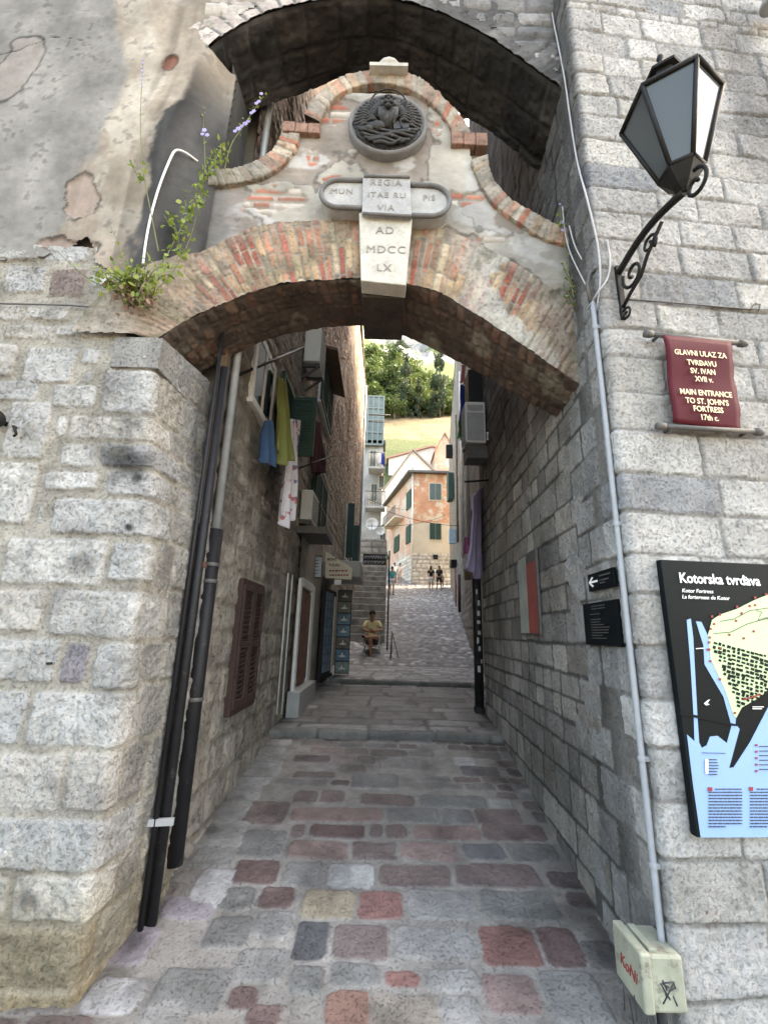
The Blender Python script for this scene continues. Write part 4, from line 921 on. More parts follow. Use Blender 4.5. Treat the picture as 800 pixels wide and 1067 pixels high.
# bracket
end = np.array((cx, cy, zb-.11)); L_ = P0[:2]-end[:2]
def arm_pt(t, dz=0): return np.array((P0[0]+(end[0]-P0[0])*t, P0[1]+(end[1]-P0[1])*t, P0[2]+(end[2]-P0[2])*t+dz))
mb = MB()
mb.box(P0+np.array((0, .0, -.13)), (.03, .02, .36), rotz(math.radians(5)))
mb.build('wall_plate', M_iron, LN)
mb = MB(); mb.tube([arm_pt(t, .05*math.sin(math.pi*t)) for t in np.linspace(0, 1, 16)], .019, 8)
mb.tube([arm_pt(1), np.array((cx, cy, zb-.07))], .016, 8); mb.build('arm', M_iron, LN)
def spiral(c, r0, turns, a0, dirn, lead=None):
    pts = [] if lead is None else [lead]
    for i in range(26):
        t = i/25; a = a0+dirn*turns*2*math.pi*t; r = r0*(1-.8*t)
        # scroll lies in the vertical plane of the arm
        d = nz(np.array((end[0]-P0[0], end[1]-P0[1], 0))); pts.append(c+d*r*math.cos(a)+np.array((0, 0, 1))*r*math.sin(a))
    return pts
Larm = np.linalg.norm(end-P0)
mb = MB()
mb.tube(spiral(arm_pt(1.0, -.02)-np.array((0, 0, .02))-np.array((0, .07, 0)), .075, 1.2, 1.5, -1), .010, 6)
mb.tube([P0+np.array((0, -.0, -.24)), arm_pt(.15, -.2), arm_pt(.33, -.17), arm_pt(.45, -.1), arm_pt(.58, -.05), arm_pt(.7, -.01)], .011, 6)
mb.tube(spiral(arm_pt(.22, -.10), .085, 1.3, 2.6, 1), .010, 6); mb.tube(spiral(arm_pt(.5, -.05), .055, 1.3, -1, 1), .009, 6); mb.tube(spiral(P0+np.array((0, -.03, -.30)), .04, 1.2, 2.2, -1), .007, 6)
mb.build('scroll', M_iron, LN)

# ---------------------------------------------------------------- hanging red sign
c1, c2, c3, c4 = Ff(690, 349, .07), Ff(759.5, 357, .07), Ff(773, 449, .07), Ff(702, 440, .07)
SG = thing('hanging_sign', tuple((c1+c2+c3+c4)/4), 'dark red metal banner with cream writing about the main entrance to the fortress', 'sign')
G_ = np.zeros((14, 18, 3))
for i in range(14):
    for j in range(18):
        a, b = i/13, j/17; p = (c1*(1-a)+c2*a)*(1-b)+(c4*(1-a)+c3*a)*b; G_[i, j] = p+FN*(.008*math.sin(b*9+a)+.006*math.sin(b*5))+FXd*(.004*math.sin(b*26) if i == 13 else 0)
mb = MB(); mb.sheet(G_); mb.build('banner', M_red, SG, solid=.006)
for (u0, v0, u1, v1) in ((676, 348, 774, 358), (689, 444, 791, 450)):
    a, b = Ff(u0, v0, .06), Ff(u1, v1, .06); mb = MB(); mb.tube([a, b], .014, 10)
    for q in (a, b): mb.lathe([(0, -.03), (.02, -.025), (.022, .0), (.018, .02), (0, .025)], q, FXd, 10)
    mb.tube([a+FXd*.06, a+FXd*.06-FN*.075], .01, 6); mb.tube([b-FXd*.06, b-FXd*.06-FN*.075], .01, 6); mb.build('rod', M_rod, SG)
hS = np.linalg.norm(c1-c4); cc_ = (c1+c2+c3+c4)/4; dn = (c4+c3-c1-c2)/2
for i, (body, fr_, sx) in enumerate((('GLAVNI ULAZ ZA', .20, 1.02), ('TVRĐAVU', .31, 1.0), ('SV. IVAN', .405, 1.0), ('XVII v.', .495, 1.0), ('MAIN ENTRANCE', .65, 1.0), ('TO ST. JOHN\'S', .745, 1.0), ('FORTRESS', .83, 1.0), ('17th c.', .92, 1.0))):
    q = (c1+c2)/2+dn*fr_+FN*.016-UPV*0; text('lettering', body.replace('Đ', 'D'), .046, q, FXd, UPV, M_gold, SG, bold=.0007, ext=.001, align='CENTER', xs=sx*.82)

W_ = textw('TVRDAVU', .046, .0007); w0 = textw('TVR', .046, .0007); q = (c1+c2)/2+dn*.31+FN*.0165; k_ = .82; xs_ = (w0[1]-(W_[0]+W_[1])/2)*k_
mb = MB(); a = q+FXd*(xs_+.000); mb.prism([a+UPV*.002, a+FXd*.014+UPV*.002, a+FXd*.014-UPV*.003, a-UPV*.003], FN*.0015); mb.build('lettering', M_gold, SG)
# ---------------------------------------------------------------- map panel
o1 = .05
def Mp(x, y, off=0): return Ff(680+x*.281, 580+y*.2812, o1+off)     # crop pixel -> panel plane
tl, bl = Ff(687, 583, o1), Ff(727, 873, o1); ztop, zbot = tl[2], bl[2]
xl = (np.dot(tl-FO, FXd)+np.dot(bl-FO, FXd))/2; xr_ = xl+.98
def Pp(s, z, off=0): return np.array((FO+FXd*s+FN*(o1+off))[:2].tolist()+[z])
MPN = thing('map_board', tuple(Pp(xl+.5, zbot)), 'large dark information board with pale blue and green fortress map and white title', 'information board')
mb = MB(); mb.prism([Pp(xl, ztop), Pp(xl, zbot), Pp(xr_, zbot), Pp(xr_, ztop)], -FN*.035); mb.build('board', M_panel, MPN, bevel=.003)
pr = MB()
def poly(lst, off): return [Mp(x, y, off) for x, y in lst]
def clipz(P): return P
def flat(name, polys, mat, off):
    mb = MB()
    for pl in polys: mb.prism([Mp(x, y, off) if not isinstance(x, str) else None for x, y in pl], -FN*.0015)
    return mb.build(name, mat, MPN)
R9 = 730   # crop x beyond the frame edge, the board runs on
flat('sea', [[(127, 660), (155, 685), (152, 600), (140, 400), (126, 235), (141, 230), (150, 300), (166, 600), (172, 690), (182, 710), (200, 700), (212, 668), (240, 665), (275, 692), (292, 628), (310, 625), (322, 640), (283, 785), (300, 782), (360, 690), (427, 560), (560, 420), (730, 380), (730, 1040), (178, 1042), (150, 850)],
  [(160, 240), (180, 242), (222, 330), (240, 400), (285, 500), (308, 600), (306, 628), (292, 626), (262, 520), (192, 400), (188, 330)]], M_water, .002)
flat('land', [[(220, 235), (250, 215), (310, 195), (380, 160), (430, 140), (560, 100), (730, 120), (730, 330), (560, 380), (450, 470), (400, 520), (330, 560), (310, 598), (300, 590), (270, 500), (215, 380), (205, 290)]], M_land, .0035)
rk = random.Random(12); blks = []
for i in range(14):
    for j in range(15):
        x = 228+i*17+rk.uniform(-3, 3); y = 315+j*15+i*4.5+rk.uniform(-2, 2)
        if x+.0*y > 430 and y > 470 or y > 565-(x-300)*.5 or y < 300+abs(x-270)*.1 or x < 222+(y-330)*.42: continue
        w_, h_ = rk.uniform(8, 15), rk.uniform(6, 12); a = .35
        blks.append([(x, y), (x+w_, y+w_*a), (x+w_-h_*.3, y+w_*a+h_), (x-h_*.3, y+h_)])
flat('town_blocks', blks, M_panel, .005)
dots = [(220, 222), (250, 215), (313, 186), (380, 152), (420, 140), (310, 238), (228, 250), (215, 268), (212, 300), (210, 318), (210, 345), (214, 388), (250, 455), (305, 580), (338, 303), (375, 277), (285, 290), (252, 340), (205, 345), (377, 520), (395, 512), (342, 527), (360, 183), (330, 210), (380, 180)]
dots += [(380+5, 700+i*24) for i in range(5)]
flat('markers', [[(x-4, y-4), (x+4, y-4), (x+4, y+4), (x-4, y+4)] for x, y in dots]+[[(205, 856), (221, 856), (221, 870), (205, 870)], [(358, 855), (372, 855), (372, 869), (358, 869)], [(335, 530), (400, 508), (402, 512), (338, 534)]], M_redl, .006)
line_p = []
for (x0, x1, y0) in ((208, 332, 885), (362, 486, 885)):
    for i in range(13):
        xe = x1 if i < 12 else x0+.5*(x1-x0); x = x0+(24 if i == 0 else 0)
        yy_ = y0-24+i*11.6
        while x < xe:
            w_ = rk.uniform(5, 16); line_p.append([(x, yy_), (min(x+w_, xe), yy_), (min(x+w_, xe), yy_+4), (x, yy_+4)]); x += w_+3
for i in range(6): line_p.append([(207, 752+i*11), (207+rk.uniform(22, 48), 752+i*11), (240, 755+i*11), (207, 755+i*11)])
for i in range(6): line_p.append([(395, 703+i*17), (440, 703+i*17), (440, 706+i*17), (395, 706+i*17)])
line_p += [[(183, 727), (270, 729), (270, 731), (183, 729)]]
flat('small_print', line_p, M_blk, .006)
flat('legend_marks', [[(194, 752), (206, 752), (206, 805), (196, 805)], [(190, 545), (205, 532), (212, 530), (202, 545), (212, 548), (198, 552)], [(160, 340), (190, 338), (190, 341), (160, 343)], [(370, 556), (412, 556), (412, 559), (370, 559)], [(370, 563), (405, 563), (405, 566), (370, 566)]], M_white, .0062)
flat('bridge', [[(100, 578), (160, 588), (310, 622), (312, 630), (160, 598), (102, 587)]], M_panel, .0065)
contour = []
for pts in ([(225, 285), (290, 280), (350, 250), (420, 230), (520, 220)], [(385, 200), (405, 205), (390, 235), (425, 225), (430, 240)], [(250, 240), (300, 232), (360, 200), (430, 190)]):
    contour.append([Mp(x, y, .006) for x, y in pts])
mb = MB()
for cpt in contour: mb.tube(cpt, .0012, 4)
mb.build('footpaths', M_panel, MPN)
W_ = textw('Kotorska tvr', .068, .0012); q = Mp(97, 80, .003)+FXd*(W_[1]*.88+.014); mb = MB(); mb.prism([q+UPV*.019, q+FXd*.024+UPV*.019, q+FXd*.024+UPV*.014, q+UPV*.014], FN*.002); mb.build('title', M_whl, MPN)
text('title', 'Kotorska tvrdava', .068, Mp(97, 80, .003), FXd, UPV, M_whl, MPN, bold=.0012, xs=.88)
text('subtitle', 'Kotor Fortress', .026, Mp(107, 126, .003), FXd, UPV, M_whl, MPN, shear=.25)
text('subtitle', 'La forteresse de Kotor', .026, Mp(107, 149, .003), FXd, UPV, M_whl, MPN, shear=.25)

# ---------------------------------------------------------------- signs in the passage (right wall)
def wall_quad(fn, pts, off): 
    q = [fn(u, v, off) for u, v in pts]; y0 = (q[0][1]+q[3][1])/2; y1 = (q[1][1]+q[2][1])/2; z1 = (q[0][2]+q[1][2])/2; z0 = (q[2][2]+q[3][2])/2
    return y0, y1, z0, z1
RD = nz((-.055, -1, 0))    # reading direction on the right wall
def rpt(y, z, off): return np.array((XR+.055*(y-YR)-off, y, z))
def plate(name, pts, off, label, cat, mat):
    y0, y1, z0, z1 = wall_quad(Rw, pts, off); t = thing(name, tuple(rpt((y0+y1)/2, z0, off)), label, cat)
    mb = MB(); mb.prism([rpt(y0, z0, off), rpt(y1, z0, off), rpt(y1, z1, off), rpt(y0, z1, off)], (off*.6, 0, 0)); mb.build('plate', mat, t, bevel=.002); return t, y0, y1, z0, z1
t, y0, y1, z0, z1 = plate('direction_sign', [(612, 598), (639, 592), (640, 612), (613, 616)], .03, 'small black sign with a white arrow pointing up the alley', 'sign', M_panel)
hh = z1-z0; ya = y0-.02; zm = (z0+z1)/2
mb = MB(); A3 = lambda a, b: rpt(y0+(y1-y0)*a, z0+hh*b, .033)
for pl in ([(.05, .5), (.2, .8), (.26, .74), (.15, .56), (.42, .56), (.42, .44), (.15, .44), (.26, .26), (.2, .2)],): mb.prism([A3(a, b) for a, b in pl], (-.001, 0, 0))
mb.build('arrow', M_whl, t)
mb = MB()
for a0, a1, b in ((.5, .9, .7), (.5, .85, .45), (.5, .7, .3)): mb.prism([A3(a0, b), A3(a1, b), A3(a1, b+.07), A3(a0, b+.07)], (-.001, 0, 0))
mb.build('small_print', M_rod, t)
t, y0, y1, z0, z1 = plate('plaque_sign', [(607, 630), (641, 624), (648, 675), (610, 671)], .03, 'black square text plate on the passage wall below the arrow sign', 'sign', M_panel); hh = z1-z0
mb = MB(); rk = random.Random(4)
for i in range(13):
    b = .9-i*.062; a0, a1 = (.3, .7) if i < 2 else (.25, .3+rk.uniform(.2, .5))
    if i in (2, 4): continue
    mb.prism([A3(a0, b), A3(a1, b), A3(a1, b+.018), A3(a0, b+.018)], (-.001, 0, 0))
mb.build('small_print', M_rod, t)
t, y0, y1, z0, z1 = plate('notice_board', [(539, 584), (557, 571), (563, 661), (543, 662)], .035, 'tall faded notice board, red on one side and grey on the other, in the passage', 'notice board', M_rod); hh = z1-z0
M_fr = plain('faded red print', (.26, .06, .05), .5, 0, .3, 4); M_fg = plain('faded grey print', (.30, .32, .29), .5, 0, .3, 4)
A4 = lambda a, b: rpt(y0+(y1-y0)*a, z0+hh*b, .0375)
mb = MB(); mb.prism([A4(.03, .02), A4(.5, .02), A4(.5, .98), A4(.03, .98)], (-.001, 0, 0)); mb.build('grey_panel', M_fg, t)
mb = MB(); mb.prism([A4(.5, .02), A4(.97, .02), A4(.97, .86), A4(.5, .86)], (-.0012, 0, 0)); mb.build('red_panel', M_fr, t)

# ---------------------------------------------------------------- conduit, junction box, cables on the right corner
def rwp(u, v, off=.03):
    p = Rw(u, v, off)
    return p if p[1] > YR+.0 else Ff(u, v, off*.7)
CD = [rwp(u, v, .03) for u, v in ((613, 322), (618, 345), (630, 430), (644, 545), (657, 670), (668, 790), (679, 900), (686, 972))]
ym = np.mean([p[1] for p in CD[2:]]); xm = XR+.055*(ym-YR)-.03
CD = [np.array((xm, ym, p[2])) for p in CD]
CN = thing('conduit_pipe', tuple(CD[-1]), 'thin grey plastic conduit running down the corner to the cream box', 'conduit')
mb = MB(); mb.tube(CD+[CD[-1]-np.array((0, 0, .03))], .0145, 10); mb.build('pipe', M_pvc, CN)
top = CD[0]; mb = MB(); mb.tube([top+np.array((-.01, .0, 0)), top+np.array((-.02, .0, .12)), top+np.array((.0, .0, .2)), top+np.array((.05, -.02, .23))], .013, 8); mb.build('bend', M_rod, CN)
for k in (1, 3, 5, 6):
    mb = MB(); mb.lathe([(.018, -.012), (.02, 0), (.018, .012)], CD[k], n=10); mb.box(CD[k]+np.array((.02, 0, 0)), (.03, .03, .02)); mb.build('clip', M_pvc, CN)
cab = [(572, -8), (576, 20), (580, 39), (588, 79), (594, 124), (601, 169), (611, 205), (619, 238), (624, 262), (626, 300), (617, 340)]
mb = MB(); mb.tube(smoothc([rwp(u, v, .02) for u, v in cab]), .006, 6)
tag(mb.build('cable', M_cable, None), 'pale cable hanging down the right wall edge beside the upper arch', 'cable')
mb = MB(); rk = random.Random(2)
for i, pts in enumerate(([(586, 215), (588, 240), (593, 262), (604, 285), (612, 300)], [(593, 235), (598, 255), (606, 270)], [(632, 250), (636, 270), (634, 290), (622, 305), (612, 322)])):
    mb.tube(smoothc([rwp(u, v, .03) for u, v in pts]), .0045 if i < 2 else .006, 6)
tag(mb.build('cable', M_cable, None), 'tangle of thin loose wires at the right springing of the brick arch', 'cable')
mb = MB(); mb.tube([Ff(u, v, .015) for u, v in ((655, 312), (700, 315), (745, 319), (780, 322), (840, 324))], .0045, 6); mb.tube([Ff(u, v, .02) for u, v in ((782, 322), (786, 316), (792, 317), (790, 324))], .003, 5)
tag(mb.build('cable', M_rod, None), 'thin grey wire stretched level across the limestone facade above the red sign', 'cable')
# cream box
xw = XR-.004
fl = atY(672, 997, 2.10); y_f = 2.14
bx0, bx1 = atY(672, 1020, y_f)[0], XR-.002; zt_, zb_ = atY(686, 997, y_f)[2], atY(686, 1060, y_f)[2]; y_b = atX(641, 960, bx0)[1]; y_b = min(max(y_b, 2.35), 2.7)
BXT = thing('electrical_box', (bx1, y_f, zb_), 'weathered cream electrical box with red scrawl, low on the right corner by the paving', 'electrical box')
mb = MB(); mb.bb(bx0+.02, bx1, y_f+.012, y_b, zb_, zt_-.005); mb.build('casing', M_box, BXT, bevel=.01)
mb = MB(); mb.bb(bx0-.012, bx0+.03, y_f, y_b+.01, zb_+.0, zt_+.006); mb.build('lid', M_box, BXT, bevel=.008)
mb = MB(); mb.bb(bx0+.04, bx0+.07, y_f+.03, y_b-.02, zt_-.005, zt_+.008); mb.build('lid_rib', M_box, BXT, bevel=.003)
text('red_scrawl', 'KoNi', .06, (bx0-.0135, (y_f+y_b)/2, zt_-.1), (0, -1, 0), (0, 0, 1), M_redl, BXT, bold=.0005, align='CENTER', shear=.3)
mb = MB(); rk = random.Random(3)
for i in range(7):
    q = np.array((bx0-.0135, y_b-.05-.045*i, zt_-.19+rk.uniform(-.02, .02))); mb.tube([q, q+np.array((0, rk.uniform(-.02, .02), -rk.uniform(.03, .08))), q+np.array((0, rk.uniform(-.03, .03), -rk.uniform(.05, .1)))], .0025, 4)
q = np.array((bx0+.09, y_f+.0115, zb_+.06))
for i in range(9): mb.tube([q+np.array((rk.uniform(-.03, .03), 0, rk.uniform(-.04, .05))), q+np.array((rk.uniform(-.03, .03), 0, rk.uniform(-.04, .05)))], .003, 4)
mb.build('black_scrawl', M_blk, BXT)
mb = MB(); mb.tube([(bx0+.09, y_f+.08, zb_+.01), (bx0+.09, y_f+.08, -.02)], .02, 8); mb.build('feed_pipe', M_blkp, BXT)
# top right: rim of a lamp or gutter cut by the frame
q = Ff(800, 8, .1); mb = MB(); mb.lathe([(.0, .12), (.07, .1), (.13, .0), (.125, -.02), (.0, .02)], q+np.array((.06, -.05, .02)), (-.3, -.35, 1), 18)
tag(mb.build('floodlight', M_galv, None), 'grey round lamp hood high on the limestone facade', 'lamp')

# ---------------------------------------------------------------- left pier: drain pipes, cables, irons
PA = [np.array((-1.09, 3.25, z)) for z in (0,)]
def vpipe(x, y, z0, z1, r, mb=None, n=12): mb = mb or MB(); return mb.tube([(x, y, z0), (x, y, z1)], r, n)
def vfit(u, v, x): # Y of a vertical at wall offset x through the pixel
    return atX(u, v, x)
pA = vfit(190, 800, -1.18); pB = vfit(179, 800, -1.17)
print('PIPES', pA, pB)
ya, yb = max(pA[1], 3.11), pB[1]
t = thing('drainpipe', (-1.18, ya, gz(ya)), 'thick drainpipe in the left corner, grey metal above and black plastic below', 'drainpipe')
zj = atY(228, 552, ya)[2]
vpipe(-1.18, ya, gz(ya)+.14, zj, .052).build('lower_pipe', M_blkp, t); vpipe(-1.18, ya, zj-.02, 12.6, .03).build('upper_pipe', M_galv, t)
for z in (1.15, 1.9, zj-.25): mb = MB(); mb.lathe([(.055, -.012), (.059, 0), (.055, .012)], (-1.18, ya, z), n=14); mb.box((-1.18, ya, z), (.1, .02, .02)); mb.build('clamp', M_rod, t)
t = thing('drainpipe', (-1.17, yb, 0), 'slim black drainpipe reaching the ground beside the thick one', 'drainpipe')
vpipe(-1.17, yb, .02, 3.4, .03).build('pipe', M_blkp, t); vpipe(-1.20, yb-.05, .03, 4.5, .014).build('side_pipe', M_blkp, t)
mb = MB(); q = atY(165, 857, yb-.05); mb.box(q, (.16, .02, .035), rotz(.2)); mb.build('bracket', M_galv, t)
q = atY(205, 588, yb); mb = MB(); mb.box(q, (.12, .03, .04), rotz(.2)); mb.build('bracket', M_rust, t)
t = MB(); a = atX(238, 400, -1.2); t.bb(-1.27, -1.215, 3.0, 3.07, 1.9, 4.2); tag(t.build('wooden_board', M_wood, None), 'weathered brown board fixed upright beside the left drainpipes', 'board')
mb = MB(); 
for (u, v) in ((21, 450),): q = atY(u, v, YF-.01); mb.tube([q+np.array((-.02, .02, .02)), q+np.array((-.02, -.03, .02)), q+np.array((.0, -.04, .0)), q+np.array((.012, -.035, -.03)), q+np.array((-.005, -.03, -.04))], .008, 6)
tag(mb.build('iron_hook', M_iron, None), 'small rusty hook set in the large squared stone left of the gate', 'hook')
mb = MB(); q = atY(50, 692, YF-.01); mb.tube([q+np.array((-.03, .02, 0)), q+np.array((.03, -.02, .005))], .007, 6); tag(mb.build('iron_stub', M_iron, None), 'short iron spike sticking from a pinkish stone left of the gate', 'spike')
q = atY(-4, 436, YF-.07); mb = MB(); mb.blob(q, (.04, .05, .05), 10); mb.tube([q, q+np.array((0, .08, 0))], .015, 8); tag(mb.build('wall_fitting', M_iron, None), 'round dark iron fitting on the left wall at the photo edge', 'fitting')
mb = MB(); mb.tube([atY(u, v, YF-.025) for u, v in ((-60, 315), (0, 316), (40, 317), (75, 318), (100, 320), (128, 322))], .0055, 6)
tag(mb.build('cable', M_rod, None), 'thin cable along the rough stones under the peeling plaster', 'cable')
mb = MB(); mb.tube(smoothc([atY(u, v, y) for u, v, y in ((149, 275, 2.40), (152, 250, 2.40), (158, 220, 2.40), (167, 190, 2.40), (178, 163, 2.41), (183, 155, 2.42), (193, 158, 2.44), (206, 168, 2.52))]), .0075, 8)
tag(mb.build('cable', M_white, None), 'bent white cable stub on the grey niche edge above the plants', 'cable')
# ================================================================ ALLEY OBJECTS
def lrange(u0, v0, u1, v1, off=0):
    """pixel box -> y and z ranges on the left wall plane"""
    um, vm = (u0+u1)/2, (v0+v1)/2
    return Lw(u0, vm, off)[1], Lw(u1, vm, off)[1], Lw(um, v1, off)[2], Lw(um, v0, off)[2]
def lx(y, off=0): return -1.271+.012*y+off
def slats(mb, x, y0, y1, z0, z1, n, th=.012, t=.5):
    for i in range(n):
        z = z0+(z1-z0)*(i+.5)/n; mb.box((x, (y0+y1)/2, z), (.006, y1-y0, (z1-z0)/n*.95), np.array([[math.cos(t), 0, math.sin(t)], [0, 1, 0], [-math.sin(t), 0, math.cos(t)]]))
def shutter(par, y0, y1, z0, z1, x, mat, n=22, name='shutter'):
    """louvred leaf lying in the plane x=const"""
    mb = MB(); f = .05
    for a, b, c, d in ((y0, y0+f, z0, z1), (y1-f, y1, z0, z1), (y0+f, y1-f, z0, z0+f*1.3), (y0+f, y1-f, z1-f, z1), (y0+f, y1-f, (z0+z1)/2-f/2, (z0+z1)/2+f/2)): mb.bb(x-.02, x+.02, a, b, c, d)
    o = mb.build(name, mat, par, bevel=.003)
    m2 = MB(); slats(m2, x, y0+f, y1-f, z0+f*1.3, z1-f, n); m2.build('slats', mat, o)
    return o
def leaf_y(par, y, x0, x1, z0, z1, mat, n=18, name='shutter'):
    """louvred leaf opened square to the wall (plane y=const)"""
    mb = MB(); f = .05
    for a, b, c, d in ((x0, x0+f, z0, z1), (x1-f, x1, z0, z1), (x0+f, x1-f, z0, z0+f*1.3), (x0+f, x1-f, z1-f, z1)): mb.bb(a, b, y-.02, y+.02, c, d)
    o = mb.build(name, mat, par, bevel=.003); m2 = MB(); m2.bb(x0+f, x1-f, y-.008, y+.008, z0+f, z1-f)
    for i in range(n):
        z = z0+f+(z1-z0-2*f)*(i+.5)/n; m2.box(((x0+x1)/2, y, z), (x1-x0-2*f, .03, .006), np.array([[1, 0, 0], [0, .8, -.6], [0, .6, .8]]))
    m2.build('slats', mat, o); return o
# low shuttered window
y0, y1, z0, z1 = lrange(245, 610, 268, 731, .03)
t = thing('window', (lx(y0), (y0+y1)/2, z0), 'low window closed by brown louvred shutters in the left alley wall', 'window')
ym_ = (y0+y1)/2
shutter(t, y0, ym_-.005, z0, z1, lx(ym_, .045), M_brown); shutter(t, ym_+.005, y1, z0, z1, lx(ym_, .045), M_brown)
mb = MB()
for a, b, c, d in ((y0-.03, y0-.004, z0-.04, z1+.04), (y1+.004, y1+.03, z0-.04, z1+.04), (y0-.004, y1+.004, z0-.05, z0-.004), (y0-.004, y1+.004, z1+.004, z1+.05)): mb.bb(lx(ym_, -.02), lx(ym_, .05), a, b, c, d)
mb.build('frame', M_brown, t, bevel=.004)
mb = MB(); mb.bb(lx(ym_, -.05), lx(ym_, .018), y0, y1, z0, z1); mb.build('pane', M_void, t)
# upper windows
def window(u0, v0, u1, v1, label, framemat, leaves, sill=True, open_=True, leafw=.45):
    y0, y1, z0, z1 = lrange(u0, v0, u1, v1, .02); x = lx((y0+y1)/2)
    t = thing('window', (x, (y0+y1)/2, z0), label, 'window'); f = .07
    mb = MB()
    for a, b, c, d in ((y0, y0+f, z0, z1), (y1-f, y1, z0, z1), (y0+f, y1-f, z0, z0+f), (y0+f, y1-f, z1-f, z1), ((y0+y1)/2-.03, (y0+y1)/2+.03, z0+f, z1-f)): mb.bb(x-.02, x+.03, a, b, c, d)
    mb.build('frame', framemat, t, bevel=.004)
    for k in (0, 1):
        ya_, yb_ = (y0+f, (y0+y1)/2-.03) if k == 0 else ((y0+y1)/2+.03, y1-f); mb = MB(); mb.bb(x-.02, x+.022, ya_, yb_, z0+f, z1-f); mb.build('pane', M_glass, t)
    if sill: mb = MB(); mb.bb(x-.02, x+.06, y0-.04, y1+.04, z0-.05, z0-.005); mb.build('sill', M_ac, t, bevel=.006)
    if leaves:
        if open_: leaf_y(t, y0-.03, x+.03, x+.03+leafw, z0, z1, leaves); leaf_y(t, y1+.03, x+.03, x+.03+leafw, z0, z1, leaves)
        else: shutter(t, y0, (y0+y1)/2, z0, z1, x+.06, leaves); shutter(t, (y0+y1)/2, y1, z0, z1, x+.06, leaves)
    return t, y0, y1, z0, z1, x
t1 = window(262, 352, 287, 440, 'nearest upper alley window, white frame with green shutters standing open', M_white, None)
_, y0, y1, z0, z1, x = t1
shutter(t1[0], y1+.02, y1+.55, z0, z1, x+.1, M_green); leaf_y(t1[0], y1+.6, x+.03, x+.38, z0, z1, M_green)
t2 = window(332, 385, 345, 440, 'upper alley window with closed green shutters and a white sill, past the first air conditioner', M_white, M_green, open_=False)
_, y0, y1, z0, z1, x = t2; mb = MB(); mb.prism([(x, y0-.1, z1+.12), (x+.3, y0-.1, z1+.03), (x+.3, y0-.1, z1+.08), (x, y0-.1, z1+.18)], (0, y1-y0+.2, 0)); mb.build('hood', M_wood, t2[0])
t3 = window(324, 494, 338, 560, 'dark shuttered window low over the alley shop, beside an air conditioner', M_green, M_green, open_=False)
t4 = window(360, 532, 368, 590, 'white framed window with open green shutters just above the shop sign', M_white, M_green, leafw=.2)
# air conditioners
def ac(x0, x1, y0, ylen, z0, z1, side, label, grp='air conditioners in the alley'):
    t = thing('air_conditioner', ((x0+x1)/2, y0, z0), label, 'air conditioner', grp)
    mb = MB(); mb.bb(x0, x1, y0, y0+ylen, z0, z1); mb.build('casing', M_ac, t, bevel=.012)
    xf = x1+.004 if side > 0 else x0-.004; mb = MB(); n = 16
    for i in range(n): z = z0+.05+(z1-z0-.1)*i/(n-1); mb.bb(xf-.004, xf+.004, y0+.05, y0+ylen-.06, z-.006, z+.006)
    for i in range(7): y = y0+.05+(ylen-.11)*i/6; mb.bb(xf-.006, xf+.006, y-.006, y+.006, z0+.05, z1-.05)
    mb.build('grille', M_acd, t)
    mb = MB(); mb.bb(xf-.003, xf+.002, y0+.05, y0+ylen-.06, z0+.05, z1-.05); mb.build('fan_opening', M_void, t)
    xa, xb = (x0-.1, x1) if side > 0 else (x0, x1+.1); xi, xo = (xa, xb-.02) if side > 0 else (xb, xa+.02)
    for y in (y0+.08, y0+ylen-.08):
        mb = MB(); mb.bb(xa, xb, y-.02, y+.02, z0-.045, z0-.005); mb.prism([(xi, y-.015, z0-.3), (xi, y+.015, z0-.3), (xo, y+.015, z0-.05), (xo, y-.015, z0-.05)], (0, 0, .03)); mb.build('bracket', M_rod, t)
    return t
q0 = Lw(314, 372, 0); y_ = q0[1]; ac(lx(y_, .03), atY(333, 372, y_)[0], y_, .5, atY(323, 384, y_)[2]+.12, atY(323, 384, y_)[2]+.67, 1, 'white air conditioner high on the left wall just under the arch')
q0 = Lw(311, 525, 0); y_ = q0[1]; ac(lx(y_, .03), atY(323, 525, y_)[0]+.03, y_, .6, atY(316, 541, y_)[2], atY(316, 510, y_)[2], 1, 'white air conditioner on the left wall below the laundry')
mb = MB(); mb.bb(lx(y_), lx(y_, .42), y_-.05, y_+.8, atY(316, 556, y_)[2], atY(316, 549, y_)[2]); tag(mb.build('shelf', M_rod, None), 'dark metal shelf under the lower left air conditioner', 'shelf')
q0 = Rw(508, 440, 0); y_ = q0[1]; xr0 = atY(485, 440, y_)[0]
za_, zb_2 = atY(497, 461, y_)[2], atY(497, 418.5, y_)[2]
tA = ac(xr0, q0[0]-.03, y_, .34, za_, zb_2, -1, 'grey white air conditioner hung on the right wall under the brick arch')
mb = MB(); mb.bb(xr0+.03, q0[0]-.06, y_-.006, y_, zb_2-.14, zb_2-.05); mb.bb(xr0+.07, xr0+.11, y_-.008, y_, za_+.12, za_+.17); mb.bb(xr0+.02, q0[0]-.05, y_-.004, y_, za_+.03, zb_2-.17); mb.build('service_cover', M_acd, tA)
mb = MB(); mb.bb(xr0+.02, q0[0], y_+.02, y_+.32, za_-.22, za_-.05); tag(mb.build('metal_box', M_rod, None), 'dark grey box hung directly under the right air conditioner', 'box')
y2 = y_+.3; mb = MB(); xq = atY(488, 405, y2)[0]; mb.bb(xq, 1.101+.055*y2, y2, y2+.3, zb_2+.05, atY(495, 385, y2)[2]); tag(mb.build('metal_box', M_blkp, None), 'black box on the right wall directly above the air conditioner', 'box')
mb = MB(); mb.bb(xq+.05, 1.08+.055*y2, y2+.0, y2+.5, atY(495, 383, y2)[2], atY(495, 372, y2)[2]); tag(mb.build('metal_box', M_ac, None), 'pale box at the top of the right wall, half hidden by the arch', 'box')
mb = MB()
